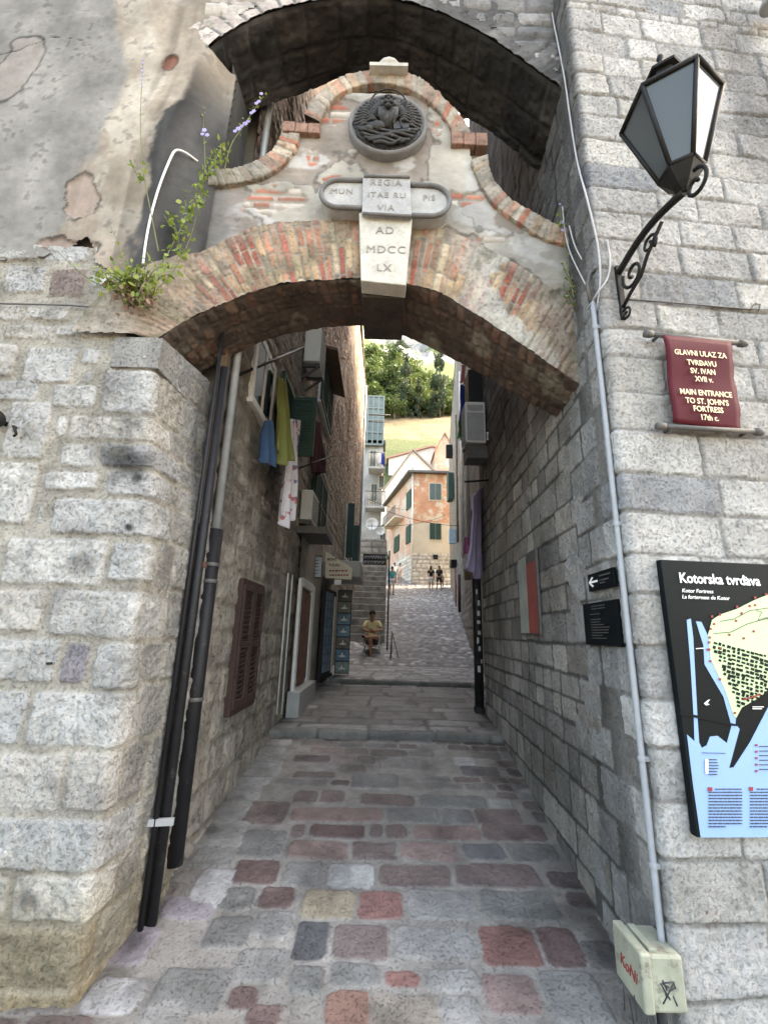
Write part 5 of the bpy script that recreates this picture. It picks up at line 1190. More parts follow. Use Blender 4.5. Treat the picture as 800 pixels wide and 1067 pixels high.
for k, (dz) in enumerate((0, .06, .12)):
    pts = [atY(511+k, 375, y_+.05), atY(514+k, 400, y_+.0), atY(518+k*.7, 430, y_-.02), atY(519, 440+k*3, y_-.02), atY(514, 449+k*3, y_-.03), atY(507, 452+k*3, y_-.02)]
    mb.tube(smoothc(pts), .022 if k == 0 else .016, 8)
tag(mb.build('insulated_pipe', M_white, None), 'white wrapped coolant pipes looping beside the right air conditioner', 'pipe')
mb = MB(); mb.tube([atY(484, 502, y_), Rw(513, 500, -.05)], .014, 8); tag(mb.build('clothes_rail', M_iron, None), 'short black rail on the right wall holding the lavender sheet', 'rail')
# rails and laundry
rail_a, rail_b = Lw(242, 393, .0), None
ya_r = rail_a[1]; rb2 = atY(316, 362, 5.2); rb2[0] = min(rb2[0], -.7)
mb = MB(); mb.tube([atX(242, 393, -1.24), rb2], .016, 8); tag(mb.build('clothes_rail', M_iron, None), 'long black rail jutting from the left wall below the arch', 'rail')
def cloth(name, top, bot, mat, label, cat, group, fold=5, amp=.03, seed=0, ripple=None, thick=.004, nu=26, nv=34):
    """top / bot: lists of 3D points along the upper and lower edge; folds push sideways"""
    a, _ = resamp(top, nu); b, _ = resamp(bot, nu); d = nz(a[-1]-a[0]); nn = np.cross(d, (0, 0, 1)); nn = nz(nn); Gd = np.zeros((nu, nv, 3))
    for i in range(nu):
        for j in range(nv):
            s_, t_ = i/(nu-1), j/(nv-1); p = a[i]*(1-t_)+b[i]*t_
            k = amp*(.35+.75*t_)*(.5*math.sin(fold*11*s_+3*t_+seed)*.35+math.sin(fold*2*math.pi*s_+seed+1.5*math.sin(t_*2.2+seed))+.5*float(vn(s_*7+seed, t_*3, seed)-.5)*2)
            Gd[i, j] = p+nn*k+np.array((0, 0, .02*math.sin(s_*9+seed)*t_))
    mb = MB(); mb.sheet(Gd); o = mb.build(name, mat, None, solid=thick); return tag(o, label, cat, group)
def fab(name, c, pat=None):
    m = plain(name, c, .9, 0, .12, 9, .15)
    if pat:
        nt = m.node_tree; tc = nd(nt, 'ShaderNodeNewGeometry').outputs['Position']; n = noise_tex(nt, 11, 3, .5, tc); r = ramp(nt, n.outputs[0], [(.56, 0), (.6, 1)])
        n2 = noise_tex(nt, 4, 2, .5, tc); r2 = ramp(nt, n2.outputs[0], [(.45, (*pat, 1)), (.55, (.4, .12, .12, 1))])
        b = P_(nt).inputs['Base Color'].links[0].from_socket; nt.links.new(mixc(nt, r.outputs[0], b, r2.outputs[0]), P_(nt).inputs['Base Color'])
    return m
GL = 'laundry hanging over the alley'
def Y4(u, v, y): return atY(u, v, y)
cloth('laundry', [Y4(276, 438, 3.55), Y4(284, 438, 3.75)], [Y4(267, 476, 3.55), Y4(285, 486, 3.75)], fab('blue cotton', (.025, .06, .12)), 'blue bag like cloth hanging lowest left at the first window', 'laundry', GL, 2, .03, 1)
cloth('laundry', [Y4(291, 392, 3.75), Y4(298, 400, 3.95)], [Y4(285, 470, 3.75), Y4(295, 485, 3.85), Y4(303, 478, 4.00)], fab('olive towel', (.13, .14, .04)), 'olive green towel hanging from the window rail', 'laundry', GL, 2.2, .035, 2)
cloth('laundry', [Y4(302, 436, 4.15), Y4(312, 438, 4.45)], [Y4(288, 535, 4.15), Y4(298, 552, 4.25), Y4(308, 535, 4.45)], fab('flowered cotton', (.55, .53, .56), (.12, .13, .25)), 'white flowered sheet hanging beside the olive towel', 'laundry', GL, 2.6, .035, 3)
cloth('laundry', [Y4(284, 466, 3.95), Y4(289, 468, 4.05)], [Y4(282, 492, 3.95), Y4(291, 496, 4.05)], fab('black cotton', (.015, .015, .018)), 'small black garment showing between the blue cloth and the olive towel', 'laundry', GL, 1.5, .03, 4)
cloth('laundry', [Y4(329, 438, 6.6), Y4(336, 440, 6.9)], [Y4(325, 492, 6.6), Y4(336, 494, 6.9)], fab('dark red cotton', (.06, .02, .02)), 'dark maroon garment hanging under the green shuttered window', 'laundry', GL, 2.3, .05, 5)
mb = MB(); mb.tube([atX(311, 488, -1.2), Y4(346, 475, 6.6)], .012, 6); tag(mb.build('clothes_rail', M_iron, None), 'thin rail across the dark maroon garment on the left wall', 'rail')
yl = y_+.3
cloth('laundry', [Y4(493, 516, yl-.2), Y4(504, 505, yl+.6)][::1], [Y4(485, 592, yl-.2), Y4(495, 602, yl+.2), Y4(503, 600, yl+.6)], fab('lavender cotton', (.46, .42, .66)), 'long lavender sheet hanging on the right wall above the black downpipe', 'laundry', GL, 3.4, .04, 6)
cloth('laundry', [Y4(484, 559, 8.2), Y4(489, 560, 8.3)], [Y4(482, 576, 8.2), Y4(489, 577, 8.3)], fab('pink cotton', (.5, .16, .36)), 'small pink cloth beside the long lavender sheet', 'laundry', GL, 1.5, .03, 7)
cloth('laundry', [Y4(480, 400, 8.), Y4(485, 402, 8.4)], [Y4(478, 438, 8.), Y4(484, 438, 8.4)], fab('royal blue cotton', (.03, .06, .32)), 'royal blue garment high up beside the right air conditioner', 'laundry', GL, 1.6, .04, 8)
cloth('laundry', [Y4(478, 438, 8.), Y4(483, 438, 8.4)], [Y4(477, 456, 8.), Y4(482, 458, 8.4)], fab('green cotton', (.05, .22, .08)), 'green cloth right below the royal blue garment', 'laundry', GL, 1.6, .04, 9)
cloth('laundry', [Y4(481, 380, 8.), Y4(485, 380, 8.3)], [Y4(480, 398, 8.), Y4(485, 400, 8.3)], fab('coral cotton', (.5, .2, .18)), 'coral pink garment above the royal blue one', 'laundry', GL, 1.6, .03, 10)
# black graffiti-stickered downpipe at the end of the right wall
yp = 6.72; pp = atY(499.5, 732, yp); xp = pp[0]; t = thing('drainpipe', (xp, yp, gz(yp)), 'fat black downpipe with white stickers at the end of the right wall', 'drainpipe')
zt2 = atY(498, 600, yp)[2]
vpipe(xp, yp, gz(yp)+.06, zt2+1.0, .065).build('pipe', M_blkp, t)
mb = MB(); mb.lathe([(.08, 0), (.08, .05), (.066, .07)], (xp, yp, gz(yp)+.02), n=14); mb.tube([(xp, yp, gz(yp)+.1), (xp-.02, yp-.05, gz(yp)+.04), (xp-.04, yp-.14, gz(yp)+.03)], .055, 10); mb.build('shoe', M_blkp, t)
rk = random.Random(8)
mb = MB()
for i in range(9):
    z = gz(yp)+.55+i*.13+rk.uniform(-.03, .03); h_ = rk.uniform(.04, .09); a0 = -math.pi/2+rk.uniform(-.5, .3); n = 5; aw = rk.uniform(.3, .7)
    V = [(xp+.0665*math.cos(a0+aw*k/n), yp+.0665*math.sin(a0+aw*k/n), zz) for k in range(n+1) for zz in (z, z+h_)]
    mb.add(V, [(2*k, 2*k+2, 2*k+3, 2*k+1) for k in range(n)])
mb.build('stickers', M_acd, t)
# thin white pipes low on the left wall
mb = MB()
for u, k in ((292, 0), (297, 1)):
    a, b = Lw(u-3, 735, .04), Lw(u+2, 640, .04); y = a[1]; mb.tube([(lx(y, .04), y, a[2]-.1), (lx(y, .04), y, b[2]+.5)], .009, 6)
tag(mb.build('pipe', M_ac, None), 'pair of thin pale pipes low on the left wall past the shutters', 'pipe')

# ---------------------------------------------------------------- little shop at the end of the left building
ys0, ys1 = 6.3, 10.6
SHX = lambda y: lx(y, .06)
SH = thing('corner_shop', (SHX(6.3), 6.3, gz(6.3)), 'small shop front with rendered wall and pale stone door surround', 'shop')
zt3 = Lw(320, 572, .05)[2]
S = steps((0, 3.9, .04)); T = steps((.3, 3.6, .04)); P = np.zeros((len(S), len(T), 3)); yy = 6.25+S; P[..., 0] = (lx(yy, .05))[:, None]; P[..., 1] = yy[:, None]; P[..., 2] = T[None]
field('rendered_wall', P, S, T, [], M_plaster, SH, seed=71, mortar=(.27, .25, .22), mrough=.01)
yd0, yd1, zd0, zd1 = lrange(309, 612, 321, 712, .08)
mb = MB(); mb.bb(SHX(yd0)-.03, SHX(yd0)+.02, yd0, yd1, zd0, zd1)
for i in range(6): y = yd0+(yd1-yd0)*(i+.5)/6; mb.bb(SHX(y)+.02, SHX(y)+.03, y-.05, y+.05, zd0+.05, zd1-.05)
mb.build('door', plain('red brown door', (.13, .05, .03), .55, 0, .3, 9, .2), SH)
mb = MB(); mb.bb(SHX(yd1), SHX(yd1)+.05, yd1, yd1+.24, zd0-.1, zd1+.1); mb.bb(SHX(yd1), SHX(yd1)+.045, yd0-.12, yd0, zd0-.1, zd1+.1); mb.bb(SHX(yd1), SHX(yd1)+.05, yd0, yd1, zd1, zd1+.12); mb.build('door_surround', M_ac, SH, bevel=.01)
mb = MB(); mb.bb(SHX(yd1)-.02, SHX(yd1)+.14, yd0-.2, yd1+.3, gz(yd0)-.02, zd0-.01); mb.build('threshold', M_acd, SH, bevel=.01)
# framed pale-blue sign
y_s = 7.6; a, b = atY(313, 580, y_s), atY(334, 601, y_s)
t = thing('shop_sign', (a[0], y_s, b[2]), 'pale blue square sign in a thin frame over the brown door', 'sign')
mb = MB(); mb.bb(a[0], b[0], y_s, y_s+.02, b[2], a[2]); mb.build('board', plain('pale blue board', (.42, .52, .58), .5), t)
mb = MB(); mb.tube([(a[0]-.28, y_s, a[2]+.02), (b[0]+.02, y_s, a[2]+.02)], .009, 5); mb.tube([(a[0]-.28, y_s, b[2]-.02), (b[0]+.02, y_s, b[2]-.02)], .009, 5); mb.build('frame', M_rod, t)
mb = MB(); rk = random.Random(5)
for i in range(5): w_ = rk.uniform(.5, .8)*(b[0]-a[0])/2; xm_ = (a[0]+b[0])/2; z = a[2]-.05-i*.055; mb.bb(xm_-w_, xm_+w_, y_s-.003, y_s, z-.012, z)
mb.build('small_print', M_blk, t)
# cream shop sign with a slanted top
y_s = 8.3; pts = [(339, 574), (339, 602), (366, 604), (367, 592)]; Q = [atY(u, v, y_s) for u, v in pts]
t = thing('shop_sign', tuple(Q[1]), 'cream shop sign with a slanting top over the open shop door', 'sign')
mb = MB(); mb.prism(Q, (0, .1, 0)); mb.build('board', plain('cream board', (.62, .58, .46), .5), t)
def S5(body, u, v, sz, m): text('lettering', body, sz, atY(u, v, y_s-.006), (1, 0, 0), (0, 0, 1), m, t, align='CENTER', bold=.0015)
S5('BOAT', 346, 583, .065, M_blk); S5('TOURS', 348, 589, .065, M_blk)
mb = MB(); rk = random.Random(7)
for k, (v, m_) in enumerate(((594, 0), (598.5, 0))):
    u = 343
    while u < 362: w_ = rk.uniform(1.5, 4); q = atY(u, v, y_s-.003); q2 = atY(u+w_, v+1.6, y_s-.003); mb.bb(q[0], q2[0], q[1]-.001, q[1], q2[2], q[2]); u += w_+.9
mb.build('small_print', M_redl, t)
q = atY(352, 606, y_s); mb = MB(); mb.bb(q[0]-.06, q[0]+.06, y_s-.05, y_s+.05, q[2]-.06, q[2]+.03); mb.build('hanging_tag', M_white, t)
mb = MB(); a, b = atY(341, 604, 8.4), atY(378, 608, 9.8); mb.bb(-1.2, b[0], 8.45, 9.9, b[2]-.02, b[2]+.28); mb.build('canopy', M_acd, SH, bevel=.01)
# open door covered in cards, and rack of picture boards
yA = 8.2; a, b = atX(333, 705, -1.1), atY(345, 612, 9.0)
t = thing('shop_door', tuple(a), 'open glazed shop door with postcards, left of the picture rack', 'door')
pa, pb = atY(333, 704, 8.3), atY(346, 700, 9.3); ztp = atY(333, 612, 8.3)[2]; zlo = gz(8.3)+.1
mb = MB(); mb.prism([(pa[0], 8.3, zlo), (pb[0], 9.3, zlo), (pb[0], 9.3, ztp), (pa[0], 8.3, ztp)], (-.04, 0, 0)); mb.build('leaf', M_iron, t)
mb = MB(); dx = (pb[0]-pa[0])
for i in range(9):
    for j in range(3):
        f0, f1 = .1+j*.22, .28+j*.22; z = zlo+.15+i*(ztp-zlo-.2)/9; mb.prism([(pa[0]+dx*f0+.004, 8.3+f0, z), (pa[0]+dx*f1+.004, 8.3+f1, z), (pa[0]+dx*f1+.004, 8.3+f1, z+.15), (pa[0]+dx*f0+.004, 8.3+f0, z+.15)], (.003, 0, 0))
m = plain('blue printed cards', (.16, .26, .36), .5, 0, .6, 6); mb.build('postcards', m, t)
mb = MB(); mb.prism([(pa[0]+dx*.8+.004, 9.1, zlo+.1), (pa[0]+dx*.95+.004, 9.25, zlo+.1), (pa[0]+dx*.95+.004, 9.25, ztp-.1), (pa[0]+dx*.8+.004, 9.1, ztp-.1)], (.004, 0, 0)); mb.build('white_strip', M_white, t)
yR = 9.6; a, b = atY(348, 702, yR), atY(367, 615, yR)
t = thing('picture_rack', ((a[0]+b[0])/2, yR, a[2]), 'tall rack of blue boat trip picture boards beside the shop door', 'display rack')
mb = MB(); mb.bb(a[0], b[0], yR, yR+.05, a[2], b[2]); mb.build('back_board', M_iron, t)
cols = [(.03, .05, .05), (.10, .11, .10), (.03, .14, .26), (.05, .16, .25), (.1, .09, .09), (.04, .17, .3), (.12, .2, .2)]
n = 7; hz_ = (b[2]-a[2])/n
for i in range(n):
    zt_b = b[2]-i*hz_-.012; zb_b = zt_b-hz_+.024; mt = plain('picture print %d' % i, cols[i], .35, 0, .8, 5); mb = MB(); mb.bb(a[0]+.015, b[0]-.015, yR-.008, yR-.001, zb_b, zt_b); o_ = mb.build('picture', mt, t)
    m2 = MB(); xm_ = (a[0]+b[0])/2; m2.blob((xm_, yR-.01, (zt_b+zb_b)/2-.02), (.07, .004, .02), 6); m2.prism([(xm_-.02, yR-.012, (zt_b+zb_b)/2), (xm_+.02, yR-.012, (zt_b+zb_b)/2), (xm_, yR-.012, (zt_b+zb_b)/2+.06)], (0, .003, 0)); m2.build('boat_image', M_ac, o_)

# ---------------------------------------------------------------- people
def skin(name, J, E, Rr_, mat, par=None, sub=2):
    """one continuous surface grown along joints J (name -> point), edges E, radii Rr_"""
    ks = list(J); me = D.meshes.new(name); off = wloc(par) if par is not None else 0
    me.from_pydata([tuple(np.array(J[k])-off) for k in ks], [(ks.index(a), ks.index(b)) for a, b in E], [])
    o = link(name, me, mat, par); md = o.modifiers.new('k', 'SKIN'); md.use_smooth_shade = True
    for i, k in enumerate(ks): r = Rr_[k]; me.skin_vertices[0].data[i].radius = r if hasattr(r, '__len__') else (r, r)
    me.skin_vertices[0].data[0].use_root = True
    s_ = o.modifiers.new('u', 'SUBSURF'); s_.levels = sub; s_.render_levels = sub
    return o
M_skin = plain('tanned skin', (.34, .17, .10), .55, 0, .08, 8, .05); M_hair = plain('dark hair', (.02, .016, .013), .8, 0, .2, 60, .5)
def person(base, H, label, pose, shirt, legs, facing=0, seated=None, hair_long=False, group=None, sleeve=True):
    """base on the ground, H standing height; pose 'stand' / 'walk' / 'sit'; facing = rotation about z, 0 looks to -Y (to the camera)"""
    base = np.array(base, float); Rz = rotz(facing); k = H/1.75
    def T_(x, y, z): return base+Rz@(np.array((x, y, z))*k)
    t = thing('person', tuple(base), label, 'person', group)
    J = {}
    if pose == 'sit':
        hz = .50; J.update(pel=T_(0, .12, hz+.03), sp=T_(0, .20, hz+.27), ch=T_(0, .22, hz+.46), nk=T_(0, .20, hz+.60), hd0=T_(0, .17, hz+.66), hd1=T_(0, .16, hz+.80),
          hl=T_(-.09, .08, hz+.0), hr=T_(.09, .08, hz+.0), kl=T_(-.08, -.36, hz+.04), kr=T_(.10, -.32, hz+.14), fl=T_(-.06, -.40, .09), fr=T_(-.24, -.46, hz+.12), tl=T_(-.06, -.56, .04), tr=T_(-.34, -.54, hz+.20),
          sl=T_(-.17, .21, hz+.53), sr=T_(.17, .21, hz+.53), el=T_(-.27, .02, hz+.33), er=T_(.27, .02, hz+.33), wl=T_(-.07, -.17, hz+.27), wr=T_(.04, -.18, hz+.30), xl=T_(.0, -.2, hz+.27), xr=T_(-.05, -.22, hz+.32))
    else:
        w_ = .16 if pose == 'walk' else 0
        J.update(pel=T_(0, 0, .95), sp=T_(0, .01, 1.15), ch=T_(0, .02, 1.34), nk=T_(0, .01, 1.48), hd0=T_(0, 0, 1.55), hd1=T_(0, 0, 1.69),
          hl=T_(-.09, 0, .90), hr=T_(.09, 0, .90), kl=T_(-.10, -.03-w_*.7, .50), kr=T_(.10, -.03+w_*.5, .50), fl=T_(-.10, -w_, .09), fr=T_(.10, w_*1.5, .10), tl=T_(-.11, -.15-w_, .04), tr=T_(.11, -.13+w_*1.5, .04),
          sl=T_(-.18, .02, 1.43), sr=T_(.18, .02, 1.43), el=T_(-.23, .05, 1.16), er=T_(.23, .04, 1.16), wl=T_(-.22, -.06, .93), wr=T_(.18, -.14, 1.02), xl=T_(-.21, -.09, .84), xr=T_(.14, -.2, .98))
    E = [('pel', 'sp'), ('sp', 'ch'), ('ch', 'nk'), ('nk', 'hd0'), ('hd0', 'hd1'), ('pel', 'hl'), ('pel', 'hr'), ('hl', 'kl'), ('kl', 'fl'), ('fl', 'tl'), ('hr', 'kr'), ('kr', 'fr'), ('fr', 'tr'), ('ch', 'sl'), ('sl', 'el'), ('el', 'wl'), ('wl', 'xl'), ('ch', 'sr'), ('sr', 'er'), ('er', 'wr'), ('wr', 'xr')]
    r = dict(pel=(.13, .10), sp=(.12, .09), ch=(.14, .10), nk=.055, hd0=(.07, .08), hd1=(.075, .09), hl=.085, hr=.085, kl=.055, kr=.055, fl=.037, fr=.037, tl=(.035, .03), tr=(.035, .03), sl=.055, sr=.055, el=.04, er=.04, wl=.027, wr=.027, xl=.03, xr=.03)
    r = {a: tuple(np.array(b)*k*np.ones(2)) for a, b in r.items()}
    body = skin('body', J, E, r, M_skin, t)
    # clothing grown over the same joints
    sj = {q: J[q] for q in ('pel', 'sp', 'ch')}; 
    nkp = J['ch']*.35+J['nk']*.65; sj['nk'] = nkp
    for s_ in 'lr':
        sj['s'+s_] = J['s'+s_]; f_ = .75 if sleeve else .2; sj['m'+s_] = J['s'+s_]*(1-f_)+J['e'+s_]*f_
    sr_ = dict(pel=(.152*k, .122*k), sp=(.143*k, .115*k), ch=(.160*k, .122*k), nk=(.075*k,)*2, sl=(.072*k,)*2, sr=(.072*k,)*2, ml=(.06*k,)*2, mr=(.06*k,)*2)
    skin('shirt', sj, [('pel', 'sp'), ('sp', 'ch'), ('ch', 'nk'), ('ch', 'sl'), ('ch', 'sr'), ('sl', 'ml'), ('sr', 'mr')], sr_, shirt, t)
    lj = dict(pel=J['pel'], hl=J['hl'], hr=J['hr']); lj['a'] = J['hl']*.15+J['kl']*.85; lj['b'] = J['hr']*.15+J['kr']*.85
    E2 = [('pel', 'hl'), ('pel', 'hr'), ('hl', 'a'), ('hr', 'b')]; r2 = dict(pel=(.15*k, .12*k), hl=(.102*k,)*2, hr=(.102*k,)*2, a=(.075*k,)*2, b=(.075*k,)*2)
    skin('shorts', lj, E2, r2, legs, t)
    for s_ in 'lr': sh = MB(); sh.tube([J['f'+s_]*.9+J['t'+s_]*.1-np.array((0, 0, .03*k)), J['t'+s_]*1.05-J['f'+s_]*.05], [.045*k, .04*k], 8); sh.build('shoe', M_hair, t, sub=1)
    up = nz(J['hd1']-J['nk']); hc = (J['hd0']*.35+J['hd1']*.65); fw = Rz@np.array((0, -1, 0)); rt = Rz@np.array((1, 0, 0))
    mb = MB(); mb.blob(hc+up*.045*k-fw*.03*k, (.088*k, .10*k, .095*k), 9, .06, 1)
    if hair_long: mb.blob(hc-up*.08*k-fw*.06*k, (.085*k, .05*k, .15*k), 8, .08, 2)
    mb.build('hair', M_hair, t)
    mb = MB(); mb.tube([hc+fw*.085*k+up*.03*k, hc+fw*.112*k-up*.02*k], [.01*k, .018*k], 6); mb.build('nose', M_skin, t)
    mb = MB(); mb.blob(hc+fw*.088*k+rt*.032*k+up*.02*k, .011*k, 5); mb.blob(hc+fw*.088*k-rt*.032*k+up*.02*k, .011*k, 5); mb.tube([hc+fw*.088*k-rt*.025*k-up*.055*k, hc+fw*.094*k-up*.057*k, hc+fw*.088*k+rt*.025*k-up*.055*k], .006*k, 5); mb.build('face_features', M_hair, t)
    # hands with fingers
    for s_ in 'lr':
        mb = MB(); w3, x3 = J['w'+s_], J['x'+s_]; d = nz(x3-w3); sd_ = nz(np.cross(d, (0.1, .9, .3))); dn_ = np.cross(sd_, d)
        mb.blob(x3, (.035*k, .035*k, .03*k), 6)
        for i, L_ in enumerate((.06, .07, .075, .065)): b0 = x3+sd_*(i-1.5)*.017*k+d*.02*k; mb.tube([b0, b0+d*L_*.5*k, b0+d*L_*.85*k+dn_*.02*k], [.009*k, .008*k, .006*k], 5)
        b0 = x3-sd_*.03*k; mb.tube([b0-d*.01*k, b0-sd_*.02*k+d*.03*k], [.011*k, .008*k], 5); mb.build('hand', M_skin, t)
    return t
def cot(n, c): return plain(n, c, .9, 0, .1, 12, .2)
ym2 = 13.3; gm = atY(385, 690, ym2); zg = .80
# stone plinth, chair, seated man
mb = MB(); a, b = atY(370, 692, 12.9), atY(401, 692, 12.9); mb.bb(a[0], b[0], 12.85, 14.4, gz(12.85)-.1, zg); tag(mb.build('stone_plinth', M_acd, None, bevel=.02), 'low worn stone slab under the seated man at the foot of the stair', 'stone slab')
cx2 = atY(387, 690, ym2)[0]
t = thing('chair', (cx2, ym2+.1, zg), 'light metal and plastic chair the man sits on', 'chair')
mb = MB(); mb.bb(cx2-.23, cx2+.23, ym2-.08, ym2+.36, zg+.40, zg+.43); mb.build('seat', M_ac, t, bevel=.01)
mb = MB(); mb.bb(cx2-.22, cx2+.22, ym2+.36, ym2+.385, zg+.5, zg+.92); mb.build('backrest', M_ac, t, bevel=.01)
for sx in (-1, 1):
    for sy, yy_ in ((0, ym2-.06), (1, ym2+.35)): mb = MB(); mb.tube([(cx2+sx*.2, yy_, zg+.42), (cx2+sx*.25, yy_+(-.05 if not sy else .06), zg+.005)], .012, 6); mb.build('leg', M_rod, t)
    mb = MB(); mb.tube([(cx2+sx*.24, ym2-.05, zg+.42), (cx2+sx*.24, ym2-.05, zg+.64), (cx2+sx*.24, ym2+.37, zg+.66)], .012, 6); mb.build('arm', M_rod, t)
person((cx2, ym2, zg), 1.78, 'man in pale yellow shirt seated cross legged on a chair, hands at chest', 'sit', cot('pale yellow cotton', (.62, .52, .28)), cot('dark shorts', (.10, .07, .05)), .12)
gp = 'people at the top of the street'
def stand(u, v, Y, H, lab, sh, lg, face=0, pose='stand', long_=False, sleeve=True): p = atY(u, v, Y); p[2] = gz(Y)+.02; return person(p, H, lab, pose, sh, lg, face, hair_long=long_, group=gp, sleeve=sleeve)
stand(408, 620, 28, 1.72, 'person in turquoise shirt and white shorts walking uphill beside the sign pole', cot('turquoise cotton', (.03, .36, .36)), cot('white cotton shorts', (.7, .7, .68)), math.pi, 'walk')
stand(411, 608, 34.5, 1.7, 'person dressed in white just behind the turquoise shirt', cot('white shirt', (.72, .70, .66)), cot('pale trousers', (.55, .52, .48)), .4)
stand(416.5, 608, 34.8, 1.66, 'second person dressed in white, on the side near the orange house', cot('off white shirt', (.66, .6, .55)), cot('cream trousers', (.55, .45, .4)), -.4)
stand(449, 616, 31, 1.68, 'woman in black top and white skirt facing the orange house, the nearer to its corner', cot('black top', (.015, .015, .018)), cot('white skirt', (.6, .58, .55)), math.pi*.9, 'stand', True)
stand(457.5, 616, 31.2, 1.7, 'woman in black dress with long dark hair by the orange house door side', cot('black dress', (.02, .02, .022)), cot('black skirt', (.03, .03, .03)), -.5, 'walk', True)
for u, c_, lab in ((460.5, (.4, .3, .22), 'child in beige shirt next to the woman in the black dress'),): stand(u, 614, 32.5, 1.15, lab, cot('beige cotton', c_), cot('brown shorts', (.2, .13, .1)), .2)
# sign on the pole by the stair
yq = 13.6; a = atY(403, 689, yq); xq2 = a[0]; zpt = atY(405, 574, yq)[2]
t = thing('sign_post', (xq2, yq, gz(yq)), 'thin dark pole carrying a black and white lettered sign by the stair', 'sign')
vpipe(xq2, yq, gz(yq), zpt, .022).build('pole', M_iron, t)
a, b = atY(378.5, 577, yq), atY(402, 589, yq); mb = MB(); mb.bb(a[0], b[0], yq-.02, yq, b[2], a[2]); bd = mb.build('board', M_blk, t)
mb = MB(); rk = random.Random(6)
for r_i in (0, 1):
    x = a[0]+.03
    while x < b[0]-.05:
        w_ = rk.uniform(.04, .1); z = a[2]-.05-r_i*.15
        mb.tube([(x, yq-.022, z-.1), (x+w_*.3, yq-.022, z), (x+w_*.6, yq-.022, z-.09), (x+w_, yq-.022, z-.01)], .012, 5); x += w_+.03
mb.build('lettering', M_whl, bd)
# small folded barrier by the pole
mb = MB(); p = atY(407, 688, 12.6); zb3 = gz(12.6)
for q in (((p[0]-.02, 12.6, zb3), (p[0]+.02, 12.6, zb3+.75)), ((p[0]+.22, 12.7, zb3), (p[0]+.03, 12.6, zb3+.7)), ((p[0]+.02, 12.9, zb3), (p[0]+.02, 12.6, zb3+.72))): mb.tube(q, .014, 6)
tag(mb.build('folding_stand', M_wood, None), 'small dark folding stand leaning beside the sign pole', 'stand')

# ---------------------------------------------------------------- stone stair on the left
st_t = MB(); ns = 12; y_s0, y_s1 = 14.6, 20.4; zs0 = gz(14.6)
x_r = lambda y: atY(402, 640, y)[0]-.02
for i in range(ns):
    y = y_s0+(y_s1-y_s0)*i/ns; z0_, z1_ = zs0-.2, zs0+(i+1)*.26; st_t.bb(-1.6, x_r(y), y, y_s1+.5, z0_, z1_)
M_step = plain('worn step stone', (.34, .32, .28), .85, 0, .55, 3.5, .6, .02, spot=((.17, .16, .14), 5, .55)); tag(st_t.build('stone_stair', M_step, None, bevel=.03), kind='structure')
ztop_s = zs0+ns*.26
P_cream = stone_mat('pale rubble', 3, 12, 40, .5, .02, .35, .9, .4, .7, .4)
def stonebox(name, x0, x1, y0, y1, z0, z1, par, pal, hr=(.2, .3), lr=(.3, .6), res=.05, mort=(.3, .28, .25), mat=None, faces=('f', 'l', 'r'), relief=.015, colf=None, seed=1):
    for f_ in faces:
        if f_ == 'f': S = steps((0, x1-x0, res)); a = lambda s: (x0+s, y0+0*s)
        elif f_ == 'r': S = steps((0, y1-y0, res)); a = lambda s: (x1+0*s, y0+s)
        else: S = steps((0, y1-y0, res)); a = lambda s: (x0+0*s, y1-s)
        T = steps((z0, z1, res)); P = np.zeros((len(S), len(T), 3)); xx, yy = a(S); P[..., 0] = xx[:, None]; P[..., 1] = yy[:, None]; P[..., 2] = T[None]
        field(name, P, S, T, rows(0, S[-1], z0, z1, hr, lr, np.random.RandomState(seed), .03, pal), mat or P_cream, par, relief=relief, bevel=.03, rough=.01, rf=6, warp=.02, mortar=mort, seed=seed, colf=colf)
PW = ((.5, .48, .44), (.56, .54, .5), (.45, .43, .4))
t = thing('retaining_wall', (-.5, 21, ztop_s-1), 'pale stone wall at the head of the side stair', 'wall')
stonebox('stone_face', -2.2, atY(402, 600, 21)[0], 21, 22, 2, atY(390, 562, 21)[2], t, PW, faces=('f', 'r'))
mb = MB(); zc3 = atY(390, 562, 21)[2]; mb.bb(-2.2, atY(402, 600, 21)[0], 21.02, 23, 2, zc3-.03); mb.build('hidden_core', M_mass, t)

# ---------------------------------------------------------------- second building on the right (behind the passage) with its fittings
def B2x(y): return 1.04+.12*y
RB2 = thing('street_house', (2.0, 8, gz(8)), 'long plastered house along the right of the street beyond the passage', 'house')
S = steps((0, 27, .06)); yy = 34-S; T = steps((-.2, 15.5, .07)); P = np.zeros((len(S), len(T), 3)); P[..., 0] = B2x(yy)[:, None]; P[..., 1] = yy[:, None]; P[..., 2] = T[None]  # wall, core and roof raised out of view to keep sun off the alley
def cb2(SS, TT, sm, c, P):
    g = fbm(SS*.8, TT*.8, 5, 5); k = (sst(3.4, 4.2, TT-.1*(27-SS)+.8*(g-.5))*.8)[..., None]; return c*(1-k)+np.array((.25, .23, .2))*(1+.9*(g-.5))[..., None]*k
field('plaster_wall', P, S, T, rows(0, 27, -.2, 15.5, (.2, .34), (.3, .6), rr, .03, ((.3, .28, .25), (.35, .33, .3), (.26, .245, .22))), P_cream, RB2, relief=.02, bevel=.03, rough=.012, rf=6, warp=.02, mortar=(.24, .22, .2), colf=cb2, seed=81)
mb = MB(); mb.prism([(B2x(6.7)+.03, 6.7, -.3), (B2x(34)+.03, 34, -.3), (13, 34, -.3), (13, 6.7, -.3)], (0, 0, 15.6)); mb.build('hidden_core', M_mass, RB2)
mb = MB(); mb.prism([(B2x(6.6)-.04, 6.6, 15.4), (B2x(34)-.04, 34, 15.4), (13, 34, 17), (13, 6.6, 17)], (0, 0, .15)); mb.build('roof', M_roof, RB2)
